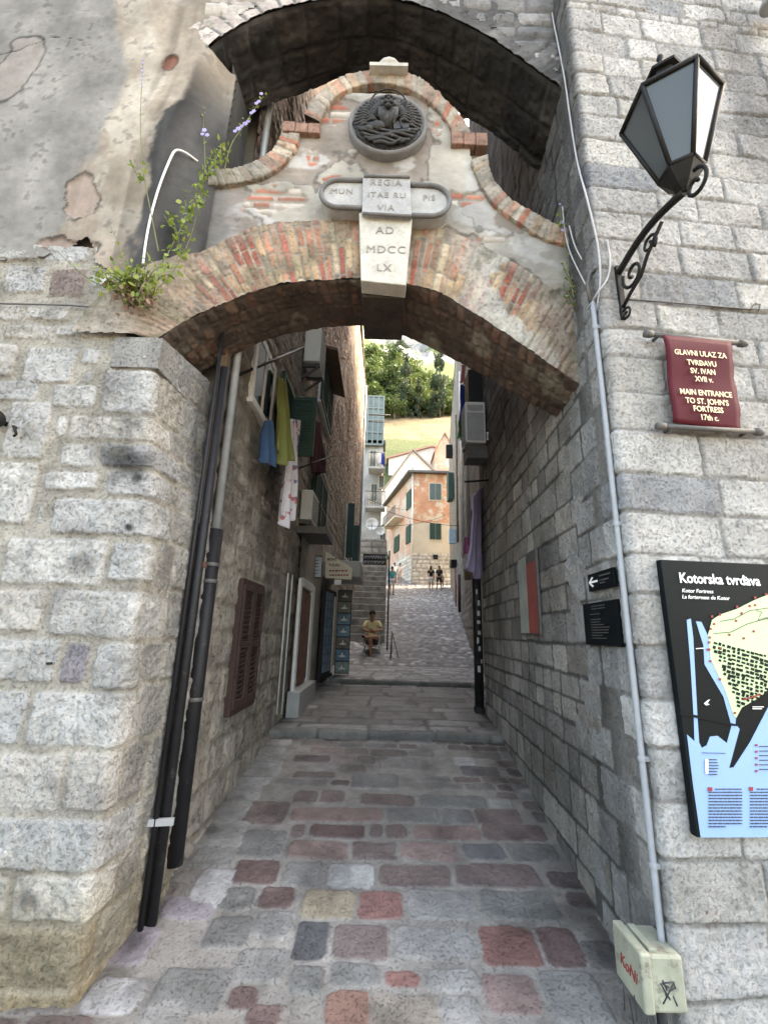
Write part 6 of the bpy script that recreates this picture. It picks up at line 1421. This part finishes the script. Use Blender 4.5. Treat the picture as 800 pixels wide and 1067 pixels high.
def b2(u, v, off=0): return atX(u, v, 1.04-off, .12)
p = b2(477, 600, .05); 
q0, q1 = b2(472, 600, .0), b2(475.5, 600, .0)
y0, y1 = q1[1], q0[1]
t = MB(); t.prism([(B2x(y0)-.06, y0, gz(y0)), (B2x(y0+1)-.06, y0+1., gz(y0)), (B2x(y0+1)-.06, y0+1., gz(y0)+2.3), (B2x(y0)-.06, y0, gz(y0)+2.3)], (.06, 0, 0)); t.build('door', plain('dark red door', (.12, .02, .02), .6), RB2)
for (u, v0, v1, r) in ((478.5, 598, 638, .06),): pz = b2(u, 620, .1); mb = MB(); mb.tube([(pz[0], pz[1], b2(u, v1, .1)[2]), (pz[0], pz[1], b2(u, v0, .1)[2])], r, 8); tag(mb.build('post', plain('dark red post', (.07, .02, .02), .6), None), 'dark red post standing against the right street house', 'post')
mb = MB(); pz = b2(475, 555, .25)
for i, (u, vv) in enumerate(((487, 360), (481, 360), (476, 370))):
    pz = b2(u, 500, .06); mb = MB(); mb.tube([(pz[0], pz[1], pz[2]-3), (pz[0], pz[1], 12)], .05, 8); tag(mb.build('drainpipe', (M_galv, M_ac, M_wood)[i], None), ('grey downpipe on the right street house nearest the air conditioner', 'white downpipe in the middle of the right street house', 'brown downpipe farthest along the right street house')[i], 'drainpipe')
def proj_box(name, u0, v0, u1, v1, dep, mat, lab, cat):
    q = b2((u0+u1)/2, (v0+v1)/2, .2); Y = q[1]; a, b = atY(u0, v0, Y), atY(u1, v1, Y); mb = MB(); mb.bb(a[0], b[0], Y, Y+dep, b[2], a[2]); mb.bb(b[0]-.02, b[0]+.5, Y+dep*.4, Y+dep*.6, (a[2]+b[2])/2-.02, (a[2]+b[2])/2+.02); return tag(mb.build(name, mat, None, bevel=.01), lab, cat)
proj_box('lamp_box', 468, 551, 475, 566, .25, plain('pale blue plastic', (.35, .5, .58), .4), 'pale blue lit box sign projecting from the right street house', 'sign')
proj_box('wooden_lamp', 484.5, 592, 491, 604, .2, M_wood, 'brown hanging lamp on the right wall below the lavender sheet', 'lamp')
proj_box('awning', 470, 583, 476, 591, .5, M_iron, 'small dark awning over the red door', 'awning')
proj_box('window_box', 467, 492, 473, 520, .7, M_green, 'dark shutter jutting from the right street house beside the orange house', 'shutter')
proj_box('wall_lamp', 465, 463, 472, 476, .3, M_iron, 'small dark lamp high at the far end of the right street house', 'lamp')

# ================================================================ FAR HOUSES
M_tile = plain('faded red roof tiles', (.48, .26, .21), .9, 0, .25, 1.2, .4, .03)
M_peach = plain('peeling orange render', (.60, .30, .18), .9, 0, .3, .8, .3, .01, spot=((.62, .52, .40), .9, .52))
M_cream = plain('cream render', (.62, .54, .42), .9, 0, .2, .6, .3, .01)
M_whw = plain('whitewashed wall', (.62, .6, .55), .9, 0, .3, .5, .3, .01)
M_gsh = plain('grey green shutters', (.10, .14, .14), .6, 0, .2, 4)
YH = 36.0
def H_(u, v, Y=YH): return atY(u, v, Y)
PH = thing('orange_house', (3, YH, gz(YH)), 'corner house with peeling orange render over pale stone, grey shutters and balcony', 'house')
xa, xb = H_(430, 540)[0], H_(480, 540)[0]; ze = H_(430, 493)[2]; zcr = H_(450, 545)[2]; zst = H_(450, 577)[2]; z00 = gz(YH)-1
xl2, yl2 = H_(402, 560, 46)[0], 46.0
def stonew(p, q, z0, z1, par, name, pal, seed): 
    L_ = math.hypot(q[0]-p[0], q[1]-p[1]); S = steps((0, L_, .07)); T = steps((z0, z1, .07)); P = np.zeros((len(S), len(T), 3)); P[..., 0] = (p[0]+(q[0]-p[0])*S/L_)[:, None]; P[..., 1] = (p[1]+(q[1]-p[1])*S/L_)[:, None]; P[..., 2] = T[None]
    return field(name, P, S, T, rows(0, L_, z0, z1, (.26, .4), (.4, .8), np.random.RandomState(seed), .05, pal), P_cream, par, relief=.03, bevel=.05, rough=.01, rf=5, warp=.03, mortar=(.38, .34, .29), seed=seed)
PS = ((.66, .6, .52), (.72, .67, .6), (.58, .53, .46))
stonew((xa, YH), (xb, YH), z00, zst, PH, 'stone_base', PS, 3); stonew((xl2, yl2), (xa, YH), z00, zst, PH, 'stone_base', PS, 4)
mb = MB(); mb.prism([(xa, YH+.02, zst), (xb, YH+.02, zst), (xb, YH+.02, zcr), (xa, YH+.02, zcr)], (0, .3, 0)); mb.build('cream_wall', M_cream, PH)
mb = MB(); mb.prism([(xa, YH+.02, zcr), (xb, YH+.02, zcr), (xb, YH+.02, ze), (xa, YH+.02, ze)], (0, .3, 0)); mb.build('orange_wall', M_peach, PH)
M_peach2 = plain('dull orange render', (.58, .36, .26), .9, 0, .25, .5, .3, .01, spot=((.55, .48, .4), .7, .5))
mb = MB(); mb.prism([(xa+.01, YH+.03, zst), (xl2, yl2, zst), (xl2, yl2, ze), (xa+.01, YH+.03, ze)], (.2, .2, 0)); mb.build('side_wall', M_peach2, PH)
mb = MB(); mb.prism([(xa+.3, YH+.3, z00), (xb, YH+.3, z00), (xb, yl2, z00), (xl2+.3, yl2, z00)], (0, 0, ze-z00)); mb.build('hidden_core', M_mass, PH)
mb = MB(); o4 = [(xa-.45, YH-.5), (xb+.5, YH-.5), (xb+.5, yl2+.5), (xl2-.45, yl2+.5)]; rz_ = ze+1.0; cxm, cym = (xa+xb)/2+1.5, YH+4.5
mb.add([(x, y, ze+.12) for x, y in o4]+[(cxm, cym, rz_), (cxm-.5, cym+2, rz_)], [(0, 1, 4), (1, 2, 5, 4), (2, 3, 5), (3, 0, 4, 5)]); mb.build('roof', M_tile, PH)
mb = MB(); mb.prism([(x, y, ze-.05) for x, y in o4], (0, 0, .16)); mb.build('eaves', M_rod, PH)
def hwin(par, u0, v0, u1, v1, Y, mat=M_gsh, name='window'):
    a, b = atY(u0, v0, Y), atY(u1, v1, Y); mb = MB(); mb.bb(a[0]-.08, b[0]+.08, Y-.06, Y, b[2]-.1, a[2]+.08); w_ = mb.build(name, M_cream, par)
    xm_ = (a[0]+b[0])/2
    for x0_, x1_ in ((a[0], xm_-.02), (xm_+.02, b[0])):
        mb = MB(); mb.bb(x0_, x1_, Y-.1, Y-.065, b[2], a[2])
        for i in range(12): z = b[2]+(a[2]-b[2])*(i+.5)/12; mb.bb(x0_+.06, x1_-.06, Y-.12, Y-.1, z-.03, z+.02)
        mb.build('shutter', mat, w_)
hwin(PH, 447.5, 504, 459.5, 521, YH+.02); hwin(PH, 447.5, 545.5, 459.5, 562.5, YH+.02, M_green)
a, b = H_(451, 578), H_(456, 583); mb = MB(); mb.bb(a[0], b[0], YH-.06, YH+.05, b[2], a[2]); mb.build('vent', M_void, PH)
a, b = H_(470, 575), H_(475, 612); mb = MB(); mb.bb(a[0], b[0], YH-.08, YH+.05, b[2], a[2]); mb.build('door', plain('red house door', (.18, .04, .03), .6), PH)
dirS = nz((xl2-xa, yl2-YH, 0)); nS_ = np.array((-dirS[1], dirS[0], 0)); nS_ = nS_ if nS_[0] < 0 else -nS_
for j, (u0, v0, u1, v1) in enumerate(((411, 559, 416, 575), (423.5, 548, 428, 566), (424, 512, 428.5, 530))):
    def SP(u, v): return atPl(u, v, np.array((xa, YH, 0)), nS_)
    a, b = SP(u0, (v0+v1)/2), SP(u1, (v0+v1)/2); zt_a, zb_a = SP((u0+u1)/2, v0)[2], SP((u0+u1)/2, v1)[2]
    mb = MB(); mb.prism([(a[0], a[1], zb_a), (b[0], b[1], zb_a), (b[0], b[1], zt_a), (a[0], a[1], zt_a)], nS_*.08); mb.build('window', M_green, PH)
a, b = SP(408, 538), SP(421, 538); zf = SP(414, 546)[2]; mb = MB(); mb.prism([(a[0], a[1], zf), (b[0], b[1], zf), (b[0], b[1], zf+.15), (a[0], a[1], zf+.15)], nS_*.9); bal = mb.build('balcony', M_cream, PH)
mb = MB()
for i in range(15): q = a+(b-a)*i/14+nS_*.85; mb.tube([(q[0], q[1], zf+.15), (q[0], q[1], zf+1.1)], .025, 4)
mb.tube([(a[0]+nS_[0]*.85, a[1]+nS_[1]*.85, zf+1.1), (b[0]+nS_[0]*.85, b[1]+nS_[1]*.85, zf+1.1)], .035, 4); mb.build('railing', M_rod, bal)
vpipe(xa-.05, YH-.06, gz(YH), ze, .06).build('downpipe', M_ac, PH)

def gable_house(name, u0, v0, u1, v1, up, vp, Y, dep, mat, label, roofm=M_tile, zbase=None):
    a, b, pk = atY(u0, v0, Y), atY(u1, v1, Y), atY(up, vp, Y); t = thing(name, ((a[0]+b[0])/2, Y, zbase), label, 'house')
    mb = MB(); mb.prism([(a[0], Y, zbase), (b[0], Y, zbase), (b[0], Y, b[2]), (pk[0], Y, pk[2]), (a[0], Y, a[2])], (0, dep, 0)); mb.build('wall', mat, t)
    mb = MB()
    for s_, e_ in ((a, pk), (pk, b)):
        d = nz(e_-s_); s2 = s_-d*.4*(s_ is a); e2 = e_+d*.4*(e_ is b); mb.prism([(s2[0], Y-.35, s2[2]+.02), (e2[0], Y-.35, e2[2]+.02), (e2[0], Y-.35, e2[2]+.24), (s2[0], Y-.35, s2[2]+.24)], (0, dep+.7, 0))
    mb.build('roof', roofm, t); return t
t = gable_house('white_house', 386, 530, 470, 510, 430, 470, 50, 12, M_whw, 'white gabled house behind the orange house, plain speckled wall', M_mass, 4)
for (u, v) in ((409, 517), (399, 530), (418, 500), (430, 488)): a, b = atY(u-1, v-1.5, 50), atY(u+1, v+1.5, 50); mb = MB(); mb.bb(a[0], b[0], 49.94, 50.02, b[2], a[2]); mb.build('vent', M_acd, t)
t = gable_house('white_house', 405, 478, 475, 474, 450, 466, 62, 14, M_whw, 'white house with long pale red roof, highest in the row', M_tile, 6)
t = gable_house('small_house', 453, 470, 480, 480, 463, 452, 58, 8, M_peach2, 'small gabled house at the field edge beside the right street house', M_tile, 8)
a, b = atY(462, 487, 47), atY(478, 505, 47)

# left: stacked pale houses above the stair
LH = thing('pale_house', (-1, 27, 4), 'tall narrow greyish house above the side stair with balconies', 'house')
xr4 = atY(403, 540, 26)[0]; z4t = atY(390, 463, 26)[2]
M_pal = plain('pale grey render', (.5, .5, .47), .9, 0, .35, .8, .3, .01, spot=((.3, .3, .27), 1.1, .54))
mb = MB(); mb.bb(-6, xr4-.35, 26, 33, 2, z4t); mb.build('wall', M_pal, LH)
mb = MB(); mb.bb(-6.2, xr4-.2, 25.8, 33.2, z4t, z4t+.2); mb.build('roof', M_rod, LH)
for (u0, v0, u1, v1) in ((386, 470, 391, 487), (387, 505, 392, 522), (395.5, 497, 399, 508), (388, 572, 392, 590), (396.5, 556, 400.5, 574)): hwin(LH, u0, v0, u1, v1, 26, M_gsh)
for (v_, u0_) in ((528, 380), (487, 384)):
    a, b = atY(u0_, v_, 25.2), atY(401, v_, 25.2); mb = MB(); mb.bb(a[0], b[0], 25.1, 26, a[2]-.08, a[2]+.04); bb_ = mb.build('balcony', M_pal, LH)
    mb = MB()
    for i in range(13): x = a[0]+(b[0]-a[0])*i/12; mb.tube([(x, 25.15, a[2]), (x, 25.15, a[2]+.95)], .015, 4)
    mb.tube([(a[0], 25.15, a[2]+.95), (b[0], 25.15, a[2]+.95)], .022, 4); mb.build('railing', M_rod, bb_)
t = thing('glazed_loggia', (-.5, 27, z4t), 'greenish glazed loggia on top of the narrow pale house', 'loggia')
a, b = atY(383, 412, 25.7), atY(397, 463, 25.7); mb = MB(); M_gg = plain('greenish glass', (.17, .21, .19), .3, 0, .4, 2); M_lf = plain('pale green frame', (.22, .26, .24), .6)
mb.bb(a[0]-.6, b[0]+.1, 25.8, 28, b[2], a[2]); mb.build('glazing', M_gg, t); mb = MB()
for i in range(6): x = a[0]-.6+(b[0]+.7-a[0])*i/5; mb.bb(x-.04, x+.04, 25.72, 25.8, b[2], a[2])
for i in range(5): z = b[2]+(a[2]-b[2])*i/4; mb.bb(a[0]-.6, b[0]+.1, 25.74, 25.8, z-.04, z+.04)
mb.build('frame', M_lf, t)
GD = 'satellite dishes on the pale house'
for (u, v, r, lab) in ((387.5, 546, .36, 'larger white satellite dish on the narrow pale house, nearer the drainpipe'), (396.5, 553, .26, 'smaller white satellite dish beside the larger one')):
    c = atY(u, v, 24.6); t = thing('satellite_dish', tuple(c), lab, 'satellite dish', GD); mb = MB(); mb.lathe([(r, 0), (r*.75, .06*r*3), (r*.4, .1*r*3), (0, .12*r*3)], c, (.1, 1, -.1), 18); mb.build('dish', M_white, t, solid=.01)
    mb = MB(); mb.tube([c+np.array((0, 0, -r)), c+np.array((0, -.35, -.05))], .012, 5); mb.tube([c+np.array((0, .1, 0)), c+np.array((0, 1.2, -.1))], .025, 5); mb.build('arm', M_rod, t)
cloth('laundry', [atY(397.5, 472, 24.5), atY(400, 472, 24.5)], [atY(397, 484, 24.5), atY(400.5, 485, 24.5)], MATS['royal blue cotton'], 'small blue cloth drying on the far balcony of the pale house', 'laundry', None, 1.5, .05, 11)
cloth('laundry', [atY(393.5, 472, 24.5), atY(396.5, 472, 24.5)], [atY(393.5, 483, 24.5), atY(396.5, 482, 24.5)], M_white, 'small white cloth drying on the far balcony of the pale house', 'laundry', None, 1.5, .05, 12)
# downpipe on the edge of the left building
yv = 18.7; px_ = np.array((lx(yv, .06), yv, 5)); mb = MB(); mb.tube([(px_[0], yv, atY(380, 600, yv)[2]), (px_[0], yv, 12.6)], .045, 8); tag(mb.build('drainpipe', M_galv, None), 'pale downpipe on the far corner of the left building', 'drainpipe')
mb = MB(); q = atY(384, 432, yv); mb.tube([q, q+np.array((1.0, .0, .0))], .03, 6); mb.tube([q+np.array((0, 0, -.35)), q+np.array((.8, 0, -.35))], .02, 6); tag(mb.build('wall_bracket', M_rod, None), 'pair of grey rods sticking out high from the left building corner', 'bracket')
# overhead wires
for i, (A_, B_, sag) in enumerate((((402, 532, 20), (478, 548, 20), .15), ((383, 520, 17), (430, 530, 36), .2), ((383, 548, 17), (470, 534, 30), .3))):
    a, b = atY(*A_), atY(*B_); mb = MB(); mb.tube([a+(b-a)*s_+np.array((0, 0, -sag*4*s_*(1-s_))) for s_ in np.linspace(0, 1, 12)], .012, 4); tag(mb.build('overhead_wire', M_iron, None), ('lowest thin wire crossing the street toward the light box', 'wire from the left downpipe to the orange house corner', 'wire crossing before the balcony of the orange house')[i], 'wire')

# ================================================================ HILLSIDE
gx = np.concatenate([np.arange(-160, -30, 8.), np.arange(-30, 60, 1.6), np.arange(60, 220, 8.)]); gy = np.concatenate([np.arange(44, 150, 1.6), np.arange(150, 330, 3.5), np.arange(330, 520, 12.)])
GX, GY = np.meshgrid(gx, gy, indexing='ij')
def hillz(x, y):
    b = np.interp(y, [44, 60, 68, 84, 110, 150, 175, 250, 330, 520], [8, 21, 29.5, 40, 58, 94, 122, 205, 290, 380])
    r = sst(165, 190, y); cl = fbm(x*.04, y*.04, 3, 5)-.5
    return b+(fbm(x*.06, y*.06, 1, 4)-.5)*3+r*cl*40+r*(np.abs(fbm(x*.12, y*.1, 6, 5)-.5)*-30)
GZ = hillz(GX, GY); m = newmat('hillside'); nt = m.node_tree; tc = nd(nt, 'ShaderNodeNewGeometry'); pos = tc.outputs['Position']
n1 = noise_tex(nt, .22, 8, .65, pos); n2 = noise_tex(nt, 1.6, 6, .7, pos); n3 = noise_tex(nt, .05, 8, .7, pos)
grass = mixc(nt, ramp(nt, n1.outputs[0], [(.42, 0), (.58, 1)]).outputs[0], (.155, .115, .055), (.22, .165, .09)); lush = (.05, .075, .016)
sep = nd(nt, 'ShaderNodeSeparateXYZ'); nt.links.new(pos, sep.inputs[0])
mz = nd(nt, 'ShaderNodeMath', operation='MULTIPLY_ADD'); nt.links.new(n1.outputs[0], mz.inputs[0]); mz.inputs[1].default_value = 16; nt.links.new(sep.outputs[2], mz.inputs[2])
c = mixc(nt, ramp(nt, mz.outputs[0], [(0, 0), (1, 1)]).outputs[0], lush, grass)
mr = nd(nt, 'ShaderNodeMapRange'); nt.links.new(mz.outputs[0], mr.inputs[0]); mr.inputs[1].default_value = 44; mr.inputs[2].default_value = 49
c = mixc(nt, mr.outputs[0], lush, grass)
mr2 = nd(nt, 'ShaderNodeMapRange'); nt.links.new(mz.outputs[0], mr2.inputs[0]); mr2.inputs[1].default_value = 66; mr2.inputs[2].default_value = 74
nf = noise_tex(nt, 3.5, 6, .75, pos); c = mixc(nt, 1.0, c, ramp(nt, nf.outputs[0], [(.35, .45), (.65, 1.35)]).outputs[0], 'MULTIPLY'); c = mixc(nt, mr2.outputs[0], c, (.09, .13, .04))
rock = mixc(nt, ramp(nt, n2.outputs[0], [(.4, 0), (.55, 1)]).outputs[0], (.15, .145, .13), (.40, .39, .37))
veg = ramp(nt, n3.outputs[0], [(.50, 0), (.55, 1)]); rock = mixc(nt, veg.outputs[0], rock, (.10, .15, .05))
mr3 = nd(nt, 'ShaderNodeMapRange'); nt.links.new(mz.outputs[0], mr3.inputs[0]); mr3.inputs[1].default_value = 112; mr3.inputs[2].default_value = 124
c = mixc(nt, mr3.outputs[0], c, rock); nt.links.new(c, P_(nt).inputs['Base Color']); P_(nt).inputs['Roughness'].default_value = .95
b1 = nd(nt, 'ShaderNodeBump'); b1.inputs['Distance'].default_value = .8; b1.inputs['Strength'].default_value = .8; nt.links.new(n2.outputs[0], b1.inputs['Height']); nt.links.new(b1.outputs[0], P_(nt).inputs['Normal'])
V = np.stack([GX, GY, GZ], -1); n_, m_ = GX.shape; I = np.arange(n_*m_).reshape(n_, m_); Fq = np.stack([I[:-1, :-1], I[1:, :-1], I[1:, 1:], I[:-1, 1:]], -1).reshape(-1, 4)
tag(link('hill', mesh_np('hill', V.reshape(-1, 3), Fq), m), kind='structure')
# lower terrain joining the street to the hill
mb = MB(); mb.sheet([[(x, y, gz(min(y, 60))-.15 if y < 44.5 else 8.3) for y in (36.5, 40, 44, 46)] for x in (-60, -20, 0, 20, 80)]); tag(mb.build('terrain', plain('bare earth', (.2, .18, .14), .95, 0, .3, .5)), kind='structure')

LM = [leafmat('olive leaves', (.05, .085, .02), (.12, .17, .045)), leafmat('dark leaves', (.018, .04, .016), (.05, .08, .03))]
def leafcloud(n, shape, size, seed, clump=26):
    rg = np.random.RandomState(seed); out = []
    cc = []
    while len(cc) < clump:
        p = rg.uniform(-1, 1, 3)
        if shape == 'round' and np.linalg.norm(p*(1, 1, 1)) < .82: cc.append(p*(1, 1, .9))
        elif shape == 'cone': z = rg.uniform(-1, .95); r = (.25+.75*((1-z)/2)**.7)*rg.uniform(.2, .8); a = rg.uniform(0, 6.28); cc.append(np.array((r*math.cos(a), r*math.sin(a), z)))
    cc = np.array(cc); cs = rg.uniform(.16, .34, clump) if shape == 'round' else rg.uniform(.12, .22, clump)
    k = rg.randint(0, clump, n); d = rg.normal(0, 1, (n, 3)); d /= np.linalg.norm(d, axis=1, keepdims=True)
    c = cc[k]+d*(cs[k]*rg.uniform(.55, 1.08, n)**.5)[:, None]*((1, 1, .8) if shape == 'round' else (1, 1, .6))
    u_ = rg.normal(0, 1, (n, 3)); u_ /= np.linalg.norm(u_, axis=1, keepdims=True); w_ = np.cross(u_, rg.normal(0, 1, (n, 3))); w_ /= np.linalg.norm(w_, axis=1, keepdims=True)
    s = size*rg.uniform(.5, 1.2, n)[:, None]; V = np.stack([c-u_*s, c-w_*s*.6, c+u_*s, c+w_*s*.6], 1)
    shade = np.repeat(np.clip(rg.uniform(0, 1, clump)[k]*.7+rg.uniform(0, .4, n), 0, 1), 4)
    return V.reshape(-1, 3), np.arange(n*4).reshape(n, 4), np.stack([shade]*3, -1)
protos = {}
def tree(kind, x, y, h, label, grp):
    key = kind; z = float(hillz(np.array(x), np.array(y)))-.4
    if key not in protos:
        V, Fq, C_ = leafcloud(2600 if kind != 'cypress' else 4200, 'cone' if kind == 'cypress' else 'round', .062 if kind != 'cypress' else .05, 5+len(protos), 46)
        V = V*((.5, .5, .44) if kind != 'cypress' else (.15, .15, .5))+np.array((0, 0, .50 if kind != 'cypress' else .52))
        tm = MB(); tm.tube([(0, 0, 0), (.01, .01, .25), (0, .0, .5), (.0, 0, .8)], [.028, .02, .014, .005] if kind != 'cypress' else [.01, .008, .005, .002], 7)
        if kind != 'cypress':
            for a_ in range(5): d = np.array((math.cos(a_*1.26), math.sin(a_*1.26), 0)); tm.tube([(0, 0, .28+.04*a_), d*.14+np.array((0, 0, .45+.03*a_)), d*.27+np.array((0, 0, .62+.03*a_))], [.014, .009, .003], 5)
        cm = mesh_np('crown', V, Fq, C_, smooth=False); cm.materials.append(LM[1 if kind != 'broadleaf_tree' else 0])
        to = tm.build('trunk', M_wood); tmesh = to.data; D.objects.remove(to); protos[key] = (cm, tmesh)
    t = D.objects.new(kind if kind != 'cypress' else 'cypress_tree', None); COL.objects.link(t); t.location = (x, y, z); t.scale = (h, h, h); t.rotation_euler = (0, 0, (x*7.3+y*3.1) % 6.28); tag(t, label, 'tree', grp)
    for nm, me in zip(('crown', 'trunk'), protos[key]): o = D.objects.new(nm, me); COL.objects.link(o); o.parent = t
rt_ = random.Random(19); nt_b = 0
for row_y, n, h0 in ((107, 14, 8), (112, 13, 12), (118, 13, 14), (126, 12, 15), (135, 9, 15), (144, 7, 14), (153, 4, 12)):
    for i in range(n):
        x = -8+i*(38/(n-1))*(row_y/112)+rt_.uniform(-2, 2); y = row_y+rt_.uniform(-4, 4)
        if row_y > 131 and x > 5+rt_.uniform(-2, 3): continue
        if x > 7: h0_ = h0*.6
        else: h0_ = h0
        tree('broadleaf_tree' if rt_.random() < .75 else 'evergreen_tree', x, y, h0_*rt_.uniform(.75, 1.2), 'leafy tree in the green belt between the dry field and the cliff', 'trees on the hillside')
for u, v, h in ((423, 388, 19), (458, 392, 22), (452, 400, 13), (436, 410, 12)):
    p = atY(u, v, 105); y = 105
    tree('cypress', p[0], y, h, {423: 'dark slender cypress on the left side of the hillside gap', 458: 'tallest dark cypress, on the hillside beside the right street house', 452: 'short cypress just beside the tallest one', 436: 'short cypress in the middle of the green belt'}[u], 'cypresses on the hillside')
for i in range(16):
    x = -6+rt_.uniform(0, 60); y = 190+rt_.uniform(0, 70); tree('evergreen_tree', x, y, rt_.uniform(7, 12), 'dark tree growing on the pale cliff', 'trees on the cliff')

# ================================================================ WALL PLANTS
def herb(name, root, stems, seed, label, leafs, size=.02, dead=0, flowers=None, cat='plant'):
    """stems: list of polylines; leaves along them; one thing: stems, leaves, flowers"""
    t = thing(name, tuple(root), label, cat); rg = np.random.RandomState(seed); mb = MB()
    for s_ in stems: mb.tube(smoothc(s_), [.0045*(1-.6*i/(len(smoothc(s_))-1)) for i in range(len(smoothc(s_)))], 5)
    mb.build('stems', plain('stem green %d' % seed, (.12, .13, .05), .7), t)
    for part, n, mat_, sz in (('leaves', leafs, leafmat('herb leaves %d' % seed, (.10, .17, .03), (.30, .36, .08)), size), ('dry_leaves', dead, leafmat('dry leaves %d' % seed, (.22, .13, .09), (.42, .28, .22)), size*.9)):
        if not n: continue
        V, Fs, C_ = [], [], []
        for i in range(n):
            s_ = np.array(smoothc(stems[rg.randint(len(stems))])); a = rg.uniform(.05, .95) if part == 'leaves' else rg.uniform(0, .45); k = a*(len(s_)-1); i0 = int(k); p = s_[i0]*(1-k+i0)+s_[min(i0+1, len(s_)-1)]*(k-i0)
            p = p+rg.normal(0, sz*.6, 3)
            if part == 'dry_leaves': p = p-np.array((0, 0, rg.uniform(0, .07)))
            d = nz(rg.normal(0, 1, 3)+np.array((0, -.4, -.2))); w_ = nz(np.cross(d, rg.normal(0, 1, 3))); L_ = sz*rg.uniform(.7, 1.6); nn = np.cross(d, w_)
            q = [p, p+d*L_*.35+w_*L_*.28+nn*L_*.05, p+d*L_*.75+w_*L_*.2, p+d*L_, p+d*L_*.75-w_*L_*.2, p+d*L_*.35-w_*L_*.28+nn*L_*.05]
            b = len(V); V += q; Fs += [(b, b+1, b+5), (b+1, b+2, b+4, b+5), (b+2, b+3, b+4)]; C_ += [rg.uniform(0, 1)]*6
        me = D.meshes.new(part); me.from_pydata([tuple(np.array(v)-wloc(t)) for v in V], [], Fs); at = me.color_attributes.new('Col', 'FLOAT_COLOR', 'POINT'); at.data.foreach_set('color', np.repeat(np.array(C_), 4).astype(np.float32)); link(part, me, mat_, t)
    if flowers:
        mb = MB()
        for p, r in flowers:
            for k in range(5): a_ = k*1.257; mb.blob(np.array(p)+np.array((r*.7*math.cos(a_), -.005, r*.7*math.sin(a_))), (r*.5, r*.25, r*.5), 5)
        mb.build('flowers', plain('lilac petals %d' % seed, (.36, .34, .62), .6), t)
YPl = 2.36
def S_(pts): return [atY(*p) for p in pts]
base = atY(152, 300, YPl)
rg = np.random.RandomState(2); stems = []
for i in range(34):
    a = atY(138+rg.uniform(-18, 22), 312+rg.uniform(-12, 10), YPl+.02); tip = a+np.array((rg.uniform(-.17, .17), rg.uniform(-.16, -.02), rg.uniform(-.06, .19))); stems.append([a, (a+tip)/2+np.array((0, -.04, .03)), tip])
herb('wall_plant', base, stems, 3, 'bushy yellow green plant with withered leaves at the left arch springing', 420, .030, 240)
up = [S_([(150, 300, 2.36), (172, 270, 2.38), (190, 235, 2.42), (205, 200, 2.46), (214, 178, 2.48)]), S_([(160, 305, 2.36), (180, 285, 2.4), (196, 255, 2.44), (208, 215, 2.48), (212, 190, 2.48)]), S_([(190, 235, 2.42), (202, 215, 2.44), (215, 208, 2.46)]),
      S_([(205, 200, 2.46), (222, 172, 2.5), (232, 150, 2.52)]), S_([(188, 262, 2.42), (184, 240, 2.42), (178, 225, 2.42)])]
herb('wall_plant', up[0][0], up, 4, 'leafy green plant climbing from the arch springing toward the gable scroll', 230, .034)
fl = [(atY(211+2*math.sin(i), 112+i*3, 2.5), .006) for i in range(4)]+[(atY(213, 136, 2.48), .016), (atY(216, 141, 2.48), .014), (atY(211, 140, 2.48), .012)]
herb('wall_flower', atY(214, 180, 2.48), [S_([(214, 182, 2.48), (213, 150, 2.48), (211, 108, 2.5)])], 5, 'short upright stem with lilac blossoms against the dark niche', 8, .02, 0, fl)
fl = [(atY(245+i*3.5, 137-i*2.6, 2.52), .013+.004*(i % 2)) for i in range(5)]+[(atY(262+i*2.6, 118-i*5+(i % 2)*3, 2.52), .013) for i in range(5)]
herb('wall_flower', atY(236, 172, 2.52), [S_([(234, 176, 2.52), (240, 150, 2.52), (252, 134, 2.52), (266, 112, 2.52), (274, 100, 2.52)])], 6, 'arching stem of grey lilac blossoms leaning over the left gable scroll', 26, .024, 0, fl)
fl = [(atY(148.5+.8*math.sin(i*2), 62+i*4, 2.34), .0065+.001*(i % 2)) for i in range(8)]
herb('wall_flower', atY(160, 235, 2.34), [S_([(165, 262, 2.36), (157, 220, 2.35), (148, 175, 2.34), (146, 120, 2.34), (149, 62, 2.34)])], 7, 'very tall thin flower spike standing in front of the peeling plaster', 0, .02, 0, fl)
herb('wall_plant', atY(146, 178, 2.34), [S_([(146, 190, 2.34), (140, 175, 2.33), (137, 168, 2.33)]), S_([(147, 188, 2.34), (152, 175, 2.33), (155, 170, 2.33)])], 8, 'small pair of leaves halfway up the tall flower spike', 14, .034)
herb('wall_plant', atY(130, 290, 2.34), [S_([(135, 300, 2.35), (127, 262, 2.35), (115, 235, 2.36)]), S_([(140, 295, 2.35), (132, 270, 2.35)]), S_([(112, 300, 2.36), (90, 290, 2.37), (60, 262, 2.38)])], 9, 'sparse dry twigs reaching left from the bushy plant', 22, .02)
fr = [[rwp(598, 310, .03), rwp(592, 285, .05), rwp(588, 255, .05), rwp(585, 232, .05), rwp(583, 213, .05)], [rwp(598, 318, .03), rwp(590, 300, .06), rwp(583, 290, .05)], [rwp(596, 300, .03), rwp(586, 275, .06)]]
fl = [(fr[0][3], .012), (rwp(586, 240, .05), .01), (fr[0][4], .008)]
herb('wall_plant', fr[0][0], fr, 10, 'thin flowering weed growing at the right end of the brick gable', 60, .022, 22, fl)
